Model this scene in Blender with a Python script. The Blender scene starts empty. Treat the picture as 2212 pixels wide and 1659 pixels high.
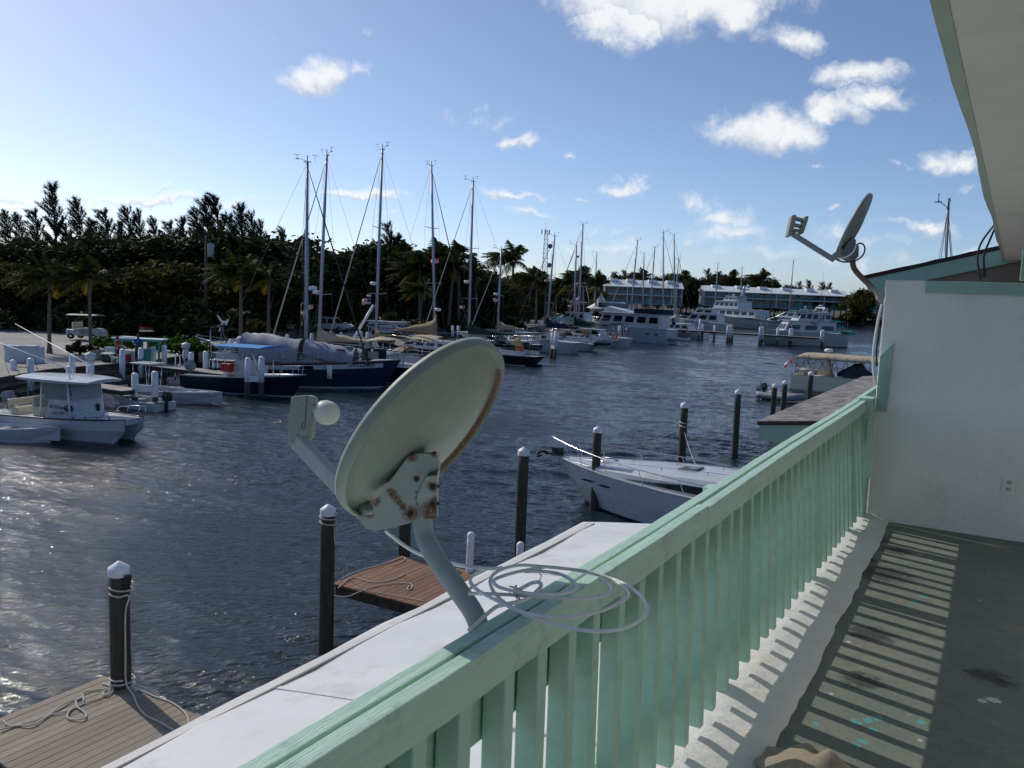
import bpy, bmesh, math, random
import numpy as np
from mathutils import Vector, Matrix
random.seed(7)
R = math.radians
scene = bpy.context.scene
COL = scene.collection

# ---------------------------------------------------------------- camera, sky, sun, exposure
YAW, PITCH, ROLL = R(29.65), R(6.05), R(2.3)
EYE = Vector((0, 0, 6.8))
FD, CX, CY = 1891.0, 1106.0, 829.5            # focal length and centre in a 2212 px wide frame
FW = Vector((-math.sin(YAW) * math.cos(PITCH), math.cos(YAW) * math.cos(PITCH), -math.sin(PITCH)))
_rt = Vector((math.cos(YAW), math.sin(YAW), 0))
_up = _rt.cross(FW)
RT = _rt * math.cos(ROLL) + _up * math.sin(ROLL)
UP = -_rt * math.sin(ROLL) + _up * math.cos(ROLL)
cam_data = bpy.data.cameras.new('camera')
cam = bpy.data.objects.new('camera', cam_data)
COL.objects.link(cam)
cam.matrix_world = Matrix(((RT.x, UP.x, -FW.x, EYE.x), (RT.y, UP.y, -FW.y, EYE.y), (RT.z, UP.z, -FW.z, EYE.z), (0, 0, 0, 1)))
cam_data.sensor_width = 36
cam_data.lens = 36 * FD / 2212
cam_data.clip_start = 0.05
cam_data.clip_end = 8000
scene.camera = cam

SUN_EL, SUN_AZ = R(37.7), R(75)                 # azimuth measured left of +Y
SUN_DIR = Vector((-math.sin(SUN_AZ) * math.cos(SUN_EL), math.cos(SUN_AZ) * math.cos(SUN_EL), math.sin(SUN_EL)))
sun_data = bpy.data.lights.new('sun', 'SUN')
sun_data.energy = 2.6
sun_data.angle = R(0.53)
sun_data.color = (1.0, 0.95, 0.86)
sun = bpy.data.objects.new('sun', sun_data)
COL.objects.link(sun)
sun.rotation_euler = SUN_DIR.to_track_quat('Z', 'Y').to_euler()
sun.location = (-40, 0, 60)
SKY_STRENGTH = 0.125
scene.view_settings.view_transform = 'Standard'
scene.view_settings.look = 'None'
scene.view_settings.exposure = 0.0
scene.view_settings.gamma = 1.0
scene.render.engine = 'CYCLES'
scene.cycles.max_bounces = 8
scene.cycles.diffuse_bounces = 3
scene.cycles.glossy_bounces = 3
scene.cycles.transparent_max_bounces = 8
scene.cycles.transmission_bounces = 3
scene.cycles.sample_clamp_indirect = 4
scene.cycles.caustics_reflective = False
scene.cycles.caustics_refractive = False


def at(x, y, z):
    d = FW + RT * ((x - CX) / FD) - UP * ((y - CY) / FD)
    return EYE + d * ((z - EYE.z) / d.z)


def atd(x, y, dep):
    return EYE + (FW + RT * ((x - CX) / FD) - UP * ((y - CY) / FD)) * dep


def aty(x, y, Y):
    d = FW + RT * ((x - CX) / FD) - UP * ((y - CY) / FD)
    return EYE + d * (Y / d.y)


def pix(p):
    d = Vector(p) - EYE
    z = d.dot(FW)
    return CX + FD * d.dot(RT) / z, CY - FD * d.dot(UP) / z, z


def ztop(p, ypx):
    lo, hi = -5.0, 60.0
    for _ in range(40):
        m = (lo + hi) / 2
        if pix((p[0], p[1], m))[1] > ypx:
            lo = m
        else:
            hi = m
    return lo


def crop(x0, y0, s):                          # a crop of the 3264 px photograph -> the 2212 px frame
    return lambda x, y: ((x0 + x / s) / 1.4756, (y0 + y / s) / 1.4756)


# ---------------------------------------------------------------- node helpers
class NT:
    def __init__(self, tree):
        self.t = tree

    def n(self, kind, **kw):
        nd = self.t.nodes.new('ShaderNode' + kind)
        for k, v in kw.items():
            setattr(nd, k, v)
        return nd

    def put(self, sock, val):
        if isinstance(val, bpy.types.NodeSocket):
            self.t.links.new(val, sock)
        elif val is not None:
            if sock.type == 'RGBA' and len(val) == 3:
                val = (*val, 1)
            sock.default_value = val

    def math(self, op, a, b=None, c=None, clamp=False):
        nd = self.n('Math', operation=op, use_clamp=clamp)
        self.put(nd.inputs[0], a)
        self.put(nd.inputs[1], b)
        self.put(nd.inputs[2], c)
        return nd.outputs[0]

    def mix(self, f, a, b, mode='MIX'):
        nd = self.n('Mix', data_type='RGBA', blend_type=mode)
        self.put(nd.inputs[0], f)
        self.put(nd.inputs[6], a)
        self.put(nd.inputs[7], b)
        return nd.outputs[2]

    def step(self, v, a, b, lo=0.0, hi=1.0):
        nd = self.n('MapRange', interpolation_type='SMOOTHSTEP')
        self.put(nd.inputs[0], v)
        for i, q in zip((1, 2, 3, 4), (a, b, lo, hi)):
            self.put(nd.inputs[i], q)
        return nd.outputs[0]

    def noise(self, co, scale, detail=4, rough=0.55, dist=0.0):
        nd = self.n('TexNoise')
        self.put(nd.inputs['Vector'], co)
        for k, v in (('Scale', scale), ('Detail', detail), ('Roughness', rough), ('Distortion', dist)):
            self.put(nd.inputs[k], v)
        return nd.outputs['Fac']

    def stretch(self, co, s, rot=(0, 0, 0)):
        nd = self.n('Mapping')
        self.put(nd.inputs['Vector'], co)
        nd.inputs['Scale'].default_value = s
        nd.inputs['Rotation'].default_value = rot
        return nd.outputs[0]

    def spots(self, co, pts, wob=0.5, wscale=30.0, soft=0.35):
        """union of soft blots given as (centre, radius); the noise frays their outline"""
        nz = self.noise(co, wscale, 4, 0.65)
        acc = None
        for c, r in pts:
            d = self.n('VectorMath', operation='DISTANCE')
            self.put(d.inputs[0], co)
            d.inputs[1].default_value = c
            q = self.math('DIVIDE', d.outputs['Value'], r)
            q = self.math('ADD', q, self.math('MULTIPLY', self.math('SUBTRACT', nz, 0.5), wob * 2))
            s = self.step(q, 1 - soft, 1 + soft, 1, 0)
            acc = s if acc is None else self.math('MAXIMUM', acc, s)
        return acc


def new_mat(name):
    m = bpy.data.materials.new(name)
    m.use_nodes = True
    t = NT(m.node_tree)
    b = m.node_tree.nodes['Principled BSDF']
    co = t.n('TexCoord').outputs['Object']
    return m, t, b, co


def mat(name, col, rough=0.6, metal=0.0, var=0.15, scale=6.0, bump=0.0, bscale=60.0, island=0.0, spec=0.5, st=None, dirt=None, dirt_amt=0.5, dirt_scale=2.5, trans=0.0):
    m, t, b, co = new_mat(name)
    c2 = t.stretch(co, st) if st else co
    f = t.noise(c2, scale, 5, 0.6)
    lo = [max(0, c * (1 - var)) for c in col]
    hi = [min(1, c * (1 + var)) for c in col]
    c = t.mix(t.step(f, 0.3, 0.7), lo, hi)
    if island:
        g = t.n('NewGeometry').outputs['Random Per Island']
        hsv = t.n('HueSaturation')
        t.put(hsv.inputs['Value'], t.step(g, 0, 1, 1 - island, 1 + island))
        t.put(hsv.inputs['Hue'], t.step(t.math('FRACT', t.math('MULTIPLY', g, 7.3)), 0, 1, 0.5 - island * 0.05, 0.5 + island * 0.05))
        t.put(hsv.inputs['Color'], c)
        c = hsv.outputs[0]
    if dirt:
        dm = t.step(t.noise(co, dirt_scale, 6, 0.7), 0.52, 0.75, 0, dirt_amt)
        c = t.mix(dm, c, dirt)
    t.put(b.inputs['Base Color'], c)
    t.put(b.inputs['Roughness'], t.step(f, 0.2, 0.8, max(0.02, rough - 0.08), min(1, rough + 0.08)))
    b.inputs['Metallic'].default_value = metal
    b.inputs['Specular IOR Level'].default_value = spec
    if trans:
        tb = t.n('BsdfTranslucent')
        t.put(tb.inputs['Color'], c)
        ms = t.n('MixShader')
        ms.inputs[0].default_value = trans
        t.t.links.new(b.outputs[0], ms.inputs[1])
        t.t.links.new(tb.outputs[0], ms.inputs[2])
        t.t.links.new(ms.outputs[0], t.t.nodes['Material Output'].inputs['Surface'])
    if bump:
        bp = t.n('Bump')
        bp.inputs['Strength'].default_value = bump
        bp.inputs['Distance'].default_value = 0.02
        t.put(bp.inputs['Height'], t.noise(c2, bscale, 4, 0.6))
        t.put(b.inputs['Normal'], bp.outputs[0])
    return m


# ---------------------------------------------------------------- world: sky with its clouds far away
world = bpy.data.worlds.new('World')
scene.world = world
world.use_nodes = True
wt = NT(world.node_tree)
bg = world.node_tree.nodes['Background']
sky = wt.n('TexSky', sky_type='NISHITA', sun_disc=False)
sky.sun_elevation = SUN_EL
sky.sun_rotation = -SUN_AZ
sky.air_density = 0.6
sky.dust_density = 0.7
sky.ozone_density = 3.6
dirn = wt.n('TexCoord').outputs['Generated']
sep = wt.n('SeparateXYZ')
wt.put(sep.inputs[0], dirn)
az = wt.math('ARCTAN2', sep.outputs[0], sep.outputs[1])
el = wt.math('ARCSINE', sep.outputs[2])


def az_el(x, y):
    d = (FW + RT * ((x - CX) / FD) - UP * ((y - CY) / FD)).normalized()
    return math.atan2(d.x, d.y), math.asin(d.z)


# each cloud of the photograph: centre, half width, half height in the 2212 px frame, density
CLOUDS = [(1460, 5, 260, 105, 1.25), (1330, 70, 90, 45, .55), (1600, 40, 90, 70, .8), (1725, 98, 70, 36, .75), (1650, 60, 45, 30, .3), (1870, 160, 105, 36, .8), (1660, 283, 150, 54, 1.1),
          (1600, 275, 60, 30, .5), (1800, 240, 110, 40, 1.0), (1740, 300, 60, 35, .7), (1930, 208, 105, 28, .85), (685, 163, 70, 46, 1.1), (778, 162, 34, 27, .6),
          (1070, 255, 55, 28, .5), (980, 250, 24, 22, .3), (1040, 230, 20, 16, .3), (1110, 307, 70, 18, .75), (1231, 325, 22, 10, .6), (1336, 402, 42, 25, .8), (1260, 428, 28, 10, .55), (1115, 420, 70, 15, .75), (1155, 461, 58, 13, .7),
          (770, 421, 95, 14, .8), (1935, 365, 46, 9, .45), (1773, 355, 18, 8, .3), (2045, 358, 70, 32, .9), (1480, 447, 60, 22, .7), (1555, 470, 90, 30, .65), (1570, 505, 150, 34, .55), (1480, 520, 60, 24, .4),
          (2010, 496, 66, 20, .7), (1795, 455, 22, 11, .4), (1810, 505, 80, 30, .45), (1905, 540, 60, 24, .35), (2110, 532, 60, 16, .6), (340, 430, 200, 17, .8), (40, 425, 110, 15, .8), (370, 400, 38, 14, .6), (520, 437, 60, 11, .55),
          (760, 54, 22, 16, .3), (600, 66, 26, 10, .2), (2080, 410, 40, 10, .35), (805, 458, 45, 9, .3), (1330, 540, 240, 26, .3), (1640, 550, 300, 26, .35), (2000, 580, 200, 22, .3), (1290, 495, 60, 14, .35), (1930, 490, 40, 14, .25), (640, 470, 120, 14, .15)]
warp = wt.n('TexNoise')
wt.put(warp.inputs['Vector'], dirn)
warp.inputs['Scale'].default_value = 12
warp.inputs['Detail'].default_value = 7
warp.inputs['Roughness'].default_value = 0.62
wsep = wt.n('SeparateColor')
wt.put(wsep.inputs[0], warp.outputs['Color'])
azw = wt.math('ADD', az, wt.math('MULTIPLY', wt.math('SUBTRACT', wsep.outputs[0], 0.5), 0.12))
elw = wt.math('ADD', el, wt.math('MULTIPLY', wt.math('SUBTRACT', wsep.outputs[1], 0.5), 0.075))
acc = None
shade = None
for (x, y, hw, hh, dens) in CLOUDS:
    a0, e0 = az_el(x, y)
    a1, e1 = az_el(x + hw, y)
    a2, e2 = az_el(x, y - hh)
    wa = math.hypot(a1 - a0, (e1 - e0)) * 1.22
    we = abs(e2 - e0) * 1.3
    tilt = (e1 - e0) / (a1 - a0)
    da = wt.math('SUBTRACT', azw, a0)
    de = wt.math('SUBTRACT', wt.math('SUBTRACT', elw, e0), wt.math('MULTIPLY', da, tilt))
    u = wt.math('DIVIDE', da, wa)
    v = wt.math('DIVIDE', de, we)
    v = wt.math('MULTIPLY', v, wt.step(v, -0.3, 0.1, 1.45, 1.0))           # flatter undersides
    q = wt.math('SUBTRACT', 1.0, wt.math('SQRT', wt.math('ADD', wt.math('MULTIPLY', u, u), wt.math('MULTIPLY', v, v))))
    q = wt.math('MULTIPLY', wt.math('MAXIMUM', q, 0.0), dens)
    acc = q if acc is None else wt.math('MAXIMUM', acc, q)
    sv = wt.math('MULTIPLY', wt.math('GREATER_THAN', q, 0.02), wt.step(v, -0.8, 0.5))
    shade = sv if shade is None else wt.math('MAXIMUM', shade, sv)
fine = wt.noise(dirn, 30, 10, 0.70)
big = wt.noise(dirn, 14, 4, 0.5)
dn = wt.math('ADD', acc, wt.math('MULTIPLY', wt.math('SUBTRACT', fine, 0.5), 1.25))
dn = wt.math('ADD', dn, wt.math('MULTIPLY', wt.math('SUBTRACT', big, 0.5), 0.8))
dn = wt.math('MULTIPLY', dn, wt.step(acc, 0.0, 0.12))
cover = wt.step(dn, 0.02, 0.80)
lit = wt.step(wt.math('ADD', wt.math('MULTIPLY', shade, 0.6), wt.math('MULTIPLY', fine, 0.9)), 0.45, 1.0)
ccol = wt.mix(lit, (4.6, 5.1, 5.9), (7.6, 7.7, 7.8))
skyc = wt.n('HueSaturation')
skyc.inputs['Saturation'].default_value = 0.98
wt.put(skyc.inputs['Color'], sky.outputs[0])
wt.put(bg.inputs['Color'], wt.mix(wt.math('MULTIPLY', cover, 0.93), skyc.outputs[0], ccol))
bg.inputs['Strength'].default_value = SKY_STRENGTH
world.cycles.sampling_method = 'MANUAL'
world.cycles.sample_map_resolution = 512


# ---------------------------------------------------------------- mesh builder
class MB:
    def __init__(s, o=(0, 0, 0), rz=0.0):
        s.v, s.f, s.m, s.sm, s.cm = [], [], [], [], 0
        s.o = Vector(o)
        s.inv = Matrix.Rotation(-rz, 3, 'Z')
        s.M = None

    def add(s, vs, fs, smooth=False):
        k = len(s.v)
        for p in vs:
            p = Vector(p)
            if s.M is not None:
                p = s.M @ p
            s.v.append(s.inv @ (p - s.o))
        for f in fs:
            s.f.append([k + i for i in f])
            s.m.append(s.cm)
            s.sm.append(smooth)
        return s

    def box(s, c, d, rz=0.0, rot=None):
        X = rot if rot is not None else Matrix.Rotation(rz, 3, 'Z')
        c = Vector(c)
        vs = [c + X @ Vector((d[0] * i / 2, d[1] * j / 2, d[2] * k / 2)) for k in (-1, 1) for j in (-1, 1) for i in (-1, 1)]
        return s.add(vs, [(0, 2, 3, 1), (4, 5, 7, 6), (0, 1, 5, 4), (2, 6, 7, 3), (0, 4, 6, 2), (1, 3, 7, 5)])

    def bar(s, p, q, w, h, up=(0, 0, 1)):
        p, q = Vector(p), Vector(q)
        d = (q - p).normalized()
        side = d.cross(Vector(up))
        if side.length < 1e-5:
            side = d.cross(Vector((1, 0, 0)))
        side.normalize()
        u = side.cross(d)
        vs = [e + side * (w / 2 * i) + u * (h / 2 * j) for e in (p, q) for (i, j) in ((-1, -1), (1, -1), (1, 1), (-1, 1))]
        return s.add(vs, [(0, 1, 2, 3), (7, 6, 5, 4), (0, 4, 5, 1), (1, 5, 6, 2), (2, 6, 7, 3), (3, 7, 4, 0)])

    def tube(s, pts, r, n=8, cap=True, smooth=True):
        pts = [Vector(p) for p in pts]
        rs = r if isinstance(r, (list, tuple)) else [r] * len(pts)
        vs, fs = [], []
        ref = None
        for i, p in enumerate(pts):
            d = (pts[min(i + 1, len(pts) - 1)] - pts[max(i - 1, 0)]).normalized()
            if ref is None:
                ref = Vector((0, 0, 1)) if abs(d.z) < 0.9 else Vector((1, 0, 0))
            a = d.cross(ref)
            if a.length < 1e-6:
                a = d.cross(Vector((0, 1, 0.1)))
            a.normalize()
            b = a.cross(d)
            ref = b
            for k in range(n):
                t = 2 * math.pi * k / n
                vs.append(p + (a * math.cos(t) + b * math.sin(t)) * rs[i])
        for i in range(len(pts) - 1):
            for k in range(n):
                fs.append((i * n + k, i * n + (k + 1) % n, (i + 1) * n + (k + 1) % n, (i + 1) * n + k))
        s.add(vs, fs, smooth)
        if cap:
            k = len(s.v) - len(vs)
            s.f += [[k + j for j in range(n)][::-1], [k + (len(pts) - 1) * n + j for j in range(n)]]
            s.m += [s.cm] * 2
            s.sm += [False] * 2
        return s

    def lathe(s, prof, c=(0, 0, 0), n=16, X=None, smooth=True):
        c = Vector(c)
        vs, fs = [], []
        for (r, z) in prof:
            for k in range(n):
                t = 2 * math.pi * k / n
                p = Vector((r * math.cos(t), r * math.sin(t), z))
                vs.append(c + (X @ p if X is not None else p))
        for i in range(len(prof) - 1):
            for k in range(n):
                fs.append((i * n + k, i * n + (k + 1) % n, (i + 1) * n + (k + 1) % n, (i + 1) * n + k))
        return s.add(vs, fs, smooth)

    def loft(s, rings, closed=True, cap=True, smooth=False):
        n = len(rings[0])
        vs = [p for r in rings for p in r]
        fs = []
        for i in range(len(rings) - 1):
            for k in range(n if closed else n - 1):
                fs.append((i * n + k, i * n + (k + 1) % n, (i + 1) * n + (k + 1) % n, (i + 1) * n + k))
        s.add(vs, fs, smooth)
        if cap and closed:
            s.add(rings[0], [tuple(range(n))[::-1]])
            s.add(rings[-1], [tuple(range(n))])
        return s

    def prism(s, poly, vec):
        n = len(poly)
        vec = Vector(vec)
        vs = [Vector(p) for p in poly] + [Vector(p) + vec for p in poly]
        return s.add(vs, [tuple(range(n))[::-1], tuple(range(n, 2 * n))] + [(k, (k + 1) % n, n + (k + 1) % n, n + k) for k in range(n)])

    def quad(s, *ps):
        return s.add(ps, [tuple(range(len(ps)))])

    def mesh(s, name, mats):
        me = bpy.data.meshes.new(name)
        me.from_pydata([tuple(p) for p in s.v], [], s.f)
        for m in (mats if isinstance(mats, (list, tuple)) else [mats]):
            me.materials.append(m)
        me.polygons.foreach_set('material_index', s.m)
        me.polygons.foreach_set('use_smooth', s.sm)
        me.update()
        return me

    def build(s, name, mats, parent=None, bevel=0.0, fix=True):
        me = s.mesh(name, mats)
        if fix and len(s.f) < 20000:
            b = bmesh.new()
            b.from_mesh(me)
            bmesh.ops.recalc_face_normals(b, faces=b.faces)
            b.to_mesh(me)
            b.free()
        o = bpy.data.objects.new(name, me)
        COL.objects.link(o)
        if parent is not None:
            o.parent = parent
        else:
            o.location = s.o
        if bevel:
            md = o.modifiers.new('edge', 'BEVEL')
            md.width = bevel
            md.segments = 2
            md.limit_method = 'ANGLE'
            md.angle_limit = R(40)
        return o


def thing(name, label, cat, loc=(0, 0, 0), rz=0.0, group=None):
    o = bpy.data.objects.new(name, None)
    o.empty_display_size = 0.2
    COL.objects.link(o)
    o.location = loc
    o.rotation_euler = (0, 0, rz)
    return tag(o, label, cat, group)


def tag(o, label=None, cat=None, group=None, kind=None):
    if label:
        o['label'] = label
    if cat:
        o['category'] = cat
    if group:
        o['group'] = group
    if kind:
        o['kind'] = kind
    return o


KIDS = {}


def dup(root, loc, rz=0.0, label=None, group=None, scale=None):
    """a copy of a thing with copies of its parts and sub-parts"""
    def rec(o, par):
        c = o.copy()
        COL.objects.link(c)
        c.parent = par
        for ch in o.children:
            rec(ch, c)
        return c
    c = rec(root, None)
    c.location = loc
    c.rotation_euler = (0, 0, rz)
    if scale is not None:
        c.scale = scale if not isinstance(scale, (int, float)) else (scale,) * 3
    if label:
        c['label'] = label
    if group:
        c['group'] = group
    return c


def arc(p, q, sag, n=8):
    p, q = Vector(p), Vector(q)
    return [p.lerp(q, i / n) - Vector((0, 0, sag * 4 * (i / n) * (1 - i / n))) for i in range(n + 1)]


def smooth_path(pts, k=6):
    """Catmull-Rom through the points"""
    P = [Vector(p) for p in pts]
    out = []
    for i in range(len(P) - 1):
        a, b, c, d = P[max(i - 1, 0)], P[i], P[i + 1], P[min(i + 2, len(P) - 1)]
        for j in range(k):
            t = j / k
            out.append(0.5 * ((2 * b) + (c - a) * t + (2 * a - 5 * b + 4 * c - d) * t * t + (3 * b - a - 3 * c + d) * t ** 3))
    out.append(P[-1])
    return out

# ---------------------------------------------------------------- materials
MINT = mat('mint_paint', (0.43, 0.655, 0.52), 0.55, var=0.06, scale=3, bump=0.25, bscale=28, st=(6, 0.7, 6), dirt=(0.2, 0.33, 0.27), dirt_amt=0.35, dirt_scale=7, island=0.05)
MINTRAIL = mat('mint_rail_paint', (0.51, 0.735, 0.605), 0.5, var=0.07, scale=5, bump=0.4, bscale=30, st=(10, 0.5, 10), dirt=(0.17, 0.28, 0.22), dirt_amt=0.5, dirt_scale=11)
TEAL = mat('teal_trim_paint', (0.30, 0.47, 0.40), 0.55, var=0.08, scale=4, bump=0.1, dirt=(0.1, 0.2, 0.16), dirt_amt=0.4, dirt_scale=9)
WHITEWALL = mat('white_stucco', (0.84, 0.84, 0.82), 0.8, var=0.035, scale=2, bump=0.6, bscale=70, dirt=(0.60, 0.59, 0.54), dirt_amt=0.4, dirt_scale=2.2, st=(1, 1, .45))
SOFFIT = mat('soffit_paint', (0.74, 0.72, 0.66), 0.8, var=0.04, scale=4, bump=0.1, bscale=40)
ROOFWHITE = mat('white_roof_membrane', (0.70, 0.70, 0.695), 0.6, var=0.03, scale=2.5, bump=0.25, bscale=5, dirt=(0.42, 0.38, 0.32), dirt_amt=0.45, dirt_scale=3.2)
CURB = mat('white_curb_membrane', (0.76, 0.75, 0.71), 0.55, var=0.03, scale=5, bump=0.5, bscale=16, dirt=(0.62, 0.5, 0.3), dirt_amt=0.4, dirt_scale=8)
PILE = mat('weathered_pile', (0.055, 0.052, 0.04), 0.85, var=0.4, scale=5, bump=0.7, bscale=18, st=(3, 3, 0.4), dirt=(0.10, 0.06, 0.035), dirt_amt=0.7, dirt_scale=2)
PILECAP = mat('white_cap_plastic', (0.78, 0.79, 0.82), 0.4, var=0.04, scale=5)
PILEWHITE = mat('white_painted_post', (0.70, 0.71, 0.74), 0.6, var=0.06, scale=2, bump=0.15, bscale=10, dirt=(0.33, 0.32, 0.3), dirt_amt=0.35, dirt_scale=3)
DECK = mat('grey_deck_boards', (0.30, 0.245, 0.185), 0.8, var=0.18, scale=4, bump=0.5, bscale=12, st=(14, 1, 14), island=0.14)
DECKBROWN = mat('brown_deck_boards', (0.215, 0.105, 0.052), 0.7, var=0.25, scale=4, bump=0.5, bscale=12, st=(14, 1, 14), island=0.16)
DARKWOOD = mat('dark_timber', (0.06, 0.05, 0.04), 0.85, var=0.3, scale=5, bump=0.3)
ROPE = mat('white_rope', (0.62, 0.58, 0.5), 0.85, var=0.15, scale=60, bump=0.6, bscale=140)
CABLE = mat('white_cable_jacket', (0.76, 0.78, 0.77), 0.45, var=0.06, scale=20)
BLACKCABLE = mat('black_cable_jacket', (0.015, 0.015, 0.017), 0.5)
SHINGLE = mat('weathered_shingles', (0.235, 0.218, 0.205), 0.9, var=0.3, scale=9, bump=0.6, bscale=50, island=0.3, dirt=(0.2, 0.17, 0.16), dirt_amt=0.5, dirt_scale=1.3)
SHINGLEEDGE = mat('dark_shingle_edge', (0.035, 0.02, 0.018), 0.9, var=0.3, scale=20)
BEIGE = mat('beige_stucco', (0.48, 0.40, 0.31), 0.85, var=0.05, scale=5, bump=0.2)
BROWNWALL = mat('brown_wood_wall', (0.18, 0.15, 0.125), 0.85, var=0.1, scale=5)
CONCRETE = mat('bare_concrete', (0.42, 0.40, 0.36), 0.9, var=0.1, scale=2, bump=0.3, bscale=14, dirt=(0.2, 0.19, 0.17), dirt_amt=0.5, dirt_scale=1)
PLASTICWHITE = mat('white_plastic', (0.78, 0.78, 0.76), 0.4, var=0.03)
BLACK = mat('black_rubber', (0.02, 0.02, 0.022), 0.6)
STEEL = mat('stainless_steel', (0.62, 0.63, 0.65), 0.22, metal=1.0, var=0.05)
ALU = mat('mast_aluminium', (0.38, 0.40, 0.45), 0.45, metal=0.15, var=0.05, scale=2)
RUSTY = mat('rust', (0.16, 0.055, 0.02), 0.9, var=0.4, scale=40, bump=0.6, bscale=120)
BOLT = mat('rusted_bolt', (0.05, 0.025, 0.015), 0.85, var=0.4, scale=80, bump=0.4)


def grey_with_rust(name, pts, base=(0.34, 0.37, 0.35), wob=0.55, ws=40):
    m, t, b, co = new_mat(name)
    f = t.noise(co, 22, 5, 0.65)
    c = t.mix(t.step(f, 0.3, 0.7), [q * 0.93 for q in base], [q * 1.07 for q in base])
    c = t.mix(t.step(t.noise(co, 120, 4), 0.55, 0.75, 0, 0.12), c, (0.1, 0.09, 0.07))
    k = t.spots(co, pts, wob, ws, 0.55)
    fr = t.noise(co, 160, 4, 0.7)
    c = t.mix(t.math('MULTIPLY', k, t.step(fr, 0.3, 0.5)), c, t.mix(fr, (0.045, 0.018, 0.010), (0.21, 0.085, 0.03)))
    t.put(b.inputs['Base Color'], c)
    b.inputs['Roughness'].default_value = 0.55
    bp = t.n('Bump')
    bp.inputs['Strength'].default_value = 0.15
    bp.inputs['Distance'].default_value = 0.004
    t.put(bp.inputs['Height'], t.noise(co, 90, 4))
    t.put(b.inputs['Normal'], bp.outputs[0])
    return m


# ---------------------------------------------------------------- water
def water_material():
    m, t, b, co = new_mat('harbour_water')
    b.inputs['Base Color'].default_value = (0.012, 0.022, 0.032, 1)
    b.inputs['Roughness'].default_value = 0.05
    b.inputs['IOR'].default_value = 1.345
    b.inputs['Specular IOR Level'].default_value = 0.5
    w1 = t.stretch(co, (1, 1, 1), (0, 0, -YAW + R(8)))
    w2 = t.stretch(co, (1, 1, 1), (0, 0, -YAW - R(14)))
    a = t.noise(t.stretch(w1, (1.0, 2.6, 1)), 0.9, 3, 0.55, 0.3)
    c = t.noise(t.stretch(w2, (1.0, 2.4, 1)), 4.0, 3, 0.6, 0.4)
    d = t.noise(t.stretch(w1, (1.0, 1.6, 1)), 13, 3, 0.65, 0.3)
    h = t.math('ADD', t.math('MULTIPLY', a, 0.025), t.math('ADD', t.math('MULTIPLY', c, 0.05), t.math('MULTIPLY', d, 0.012)))
    bp = t.n('Bump')
    bp.inputs['Strength'].default_value = 1.0
    bp.inputs['Distance'].default_value = 1.0
    t.put(bp.inputs['Height'], h)
    t.put(b.inputs['Normal'], bp.outputs[0])
    patch = t.step(t.noise(co, 0.05, 3, 0.5), 0.4, 0.65)
    t.put(b.inputs['Base Color'], t.mix(patch, (0.010, 0.019, 0.028), (0.020, 0.030, 0.036)))
    return m


WATER = water_material()


def steps(*spans):
    out = []
    for (a, b, st) in spans:
        out.append(np.linspace(a, b, max(2, int(round((b - a) / st))), endpoint=False))
    return np.concatenate(out + [np.array([spans[-1][1]])])


def water_grid(xs, ys):
    """one sheet: rippled near the quays, flat out to the horizon"""
    nx, ny = len(xs), len(ys)
    X, Y = np.meshgrid(xs, ys)
    Z = np.zeros_like(X)
    gust = np.zeros_like(X)
    rs = np.random.RandomState(3)
    for i in range(7):
        L, th = rs.uniform(9, 30), rs.uniform(0, 6.3)
        gust += np.sin(2 * math.pi / L * (X * math.cos(th) + Y * math.sin(th)) + rs.uniform(0, 6.3))
    gust = 1.0 + 0.16 * gust
    step_ = np.maximum(np.gradient(X, axis=1), np.gradient(Y, axis=0))
    for i in range(72):
        L = 0.20 * (3.6 / 0.20) ** (i / 71) * rs.uniform(.9, 1.1)
        th = R(107) + rs.normal(0, 0.24)
        k = 2 * math.pi / L
        ph = k * (X * math.cos(th) + Y * math.sin(th)) + rs.uniform(0, 6.3)
        slope = 0.044 if L < 0.75 else 0.015
        w = np.sin(ph)
        Z += np.clip(L / step_ / 3.0 - .7, 0, 1) * (slope / k) * (w + 0.28 * w * w)
    fade = np.clip(np.minimum.reduce([X - xs[0], xs[-1] - X, Y - ys[0], ys[-1] - Y]) / 8.0, 0, 1)
    Z *= fade * gust
    co = np.stack([X.ravel(), Y.ravel(), Z.ravel()], 1)
    big = 4000
    n0 = len(co)
    co = np.concatenate([co, np.array([(-big, -big, 0), (big, -big, 0), (big, big, 0), (-big, big, 0)], float)])
    i = np.arange(ny - 1)[:, None] * nx + np.arange(nx - 1)[None, :]
    loops = np.stack([i, i + 1, i + nx + 1, i + nx], -1).reshape(-1)
    nq = len(loops) // 4
    rim = [list(range(0, nx)), [r * nx + nx - 1 for r in range(ny)], list(range(ny * nx - 1, (ny - 1) * nx - 1, -1)), [r * nx for r in range(ny - 1, -1, -1)]]
    outer = [[n0 + e, n0 + (e + 1) % 4] + rim[e][::-1] for e in range(4)]
    tot = [4] * nq + [len(f) for f in outer]
    loops = np.concatenate([loops] + [np.array(f) for f in outer]).astype(np.int32)
    tot = np.array(tot, dtype=np.int32)
    me = bpy.data.meshes.new('water')
    me.vertices.add(len(co))
    me.vertices.foreach_set('co', co.reshape(-1))
    me.loops.add(len(loops))
    me.loops.foreach_set('vertex_index', loops)
    me.polygons.add(len(tot))
    me.polygons.foreach_set('loop_start', np.concatenate([[0], np.cumsum(tot)[:-1]]).astype(np.int32))
    me.polygons.foreach_set('loop_total', tot)
    me.polygons.foreach_set('use_smooth', np.ones(len(tot), dtype=bool))
    me.update(calc_edges=True)
    me.materials.append(WATER)
    o = bpy.data.objects.new('water', me)
    COL.objects.link(o)
    return tag(o, kind='structure')


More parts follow.
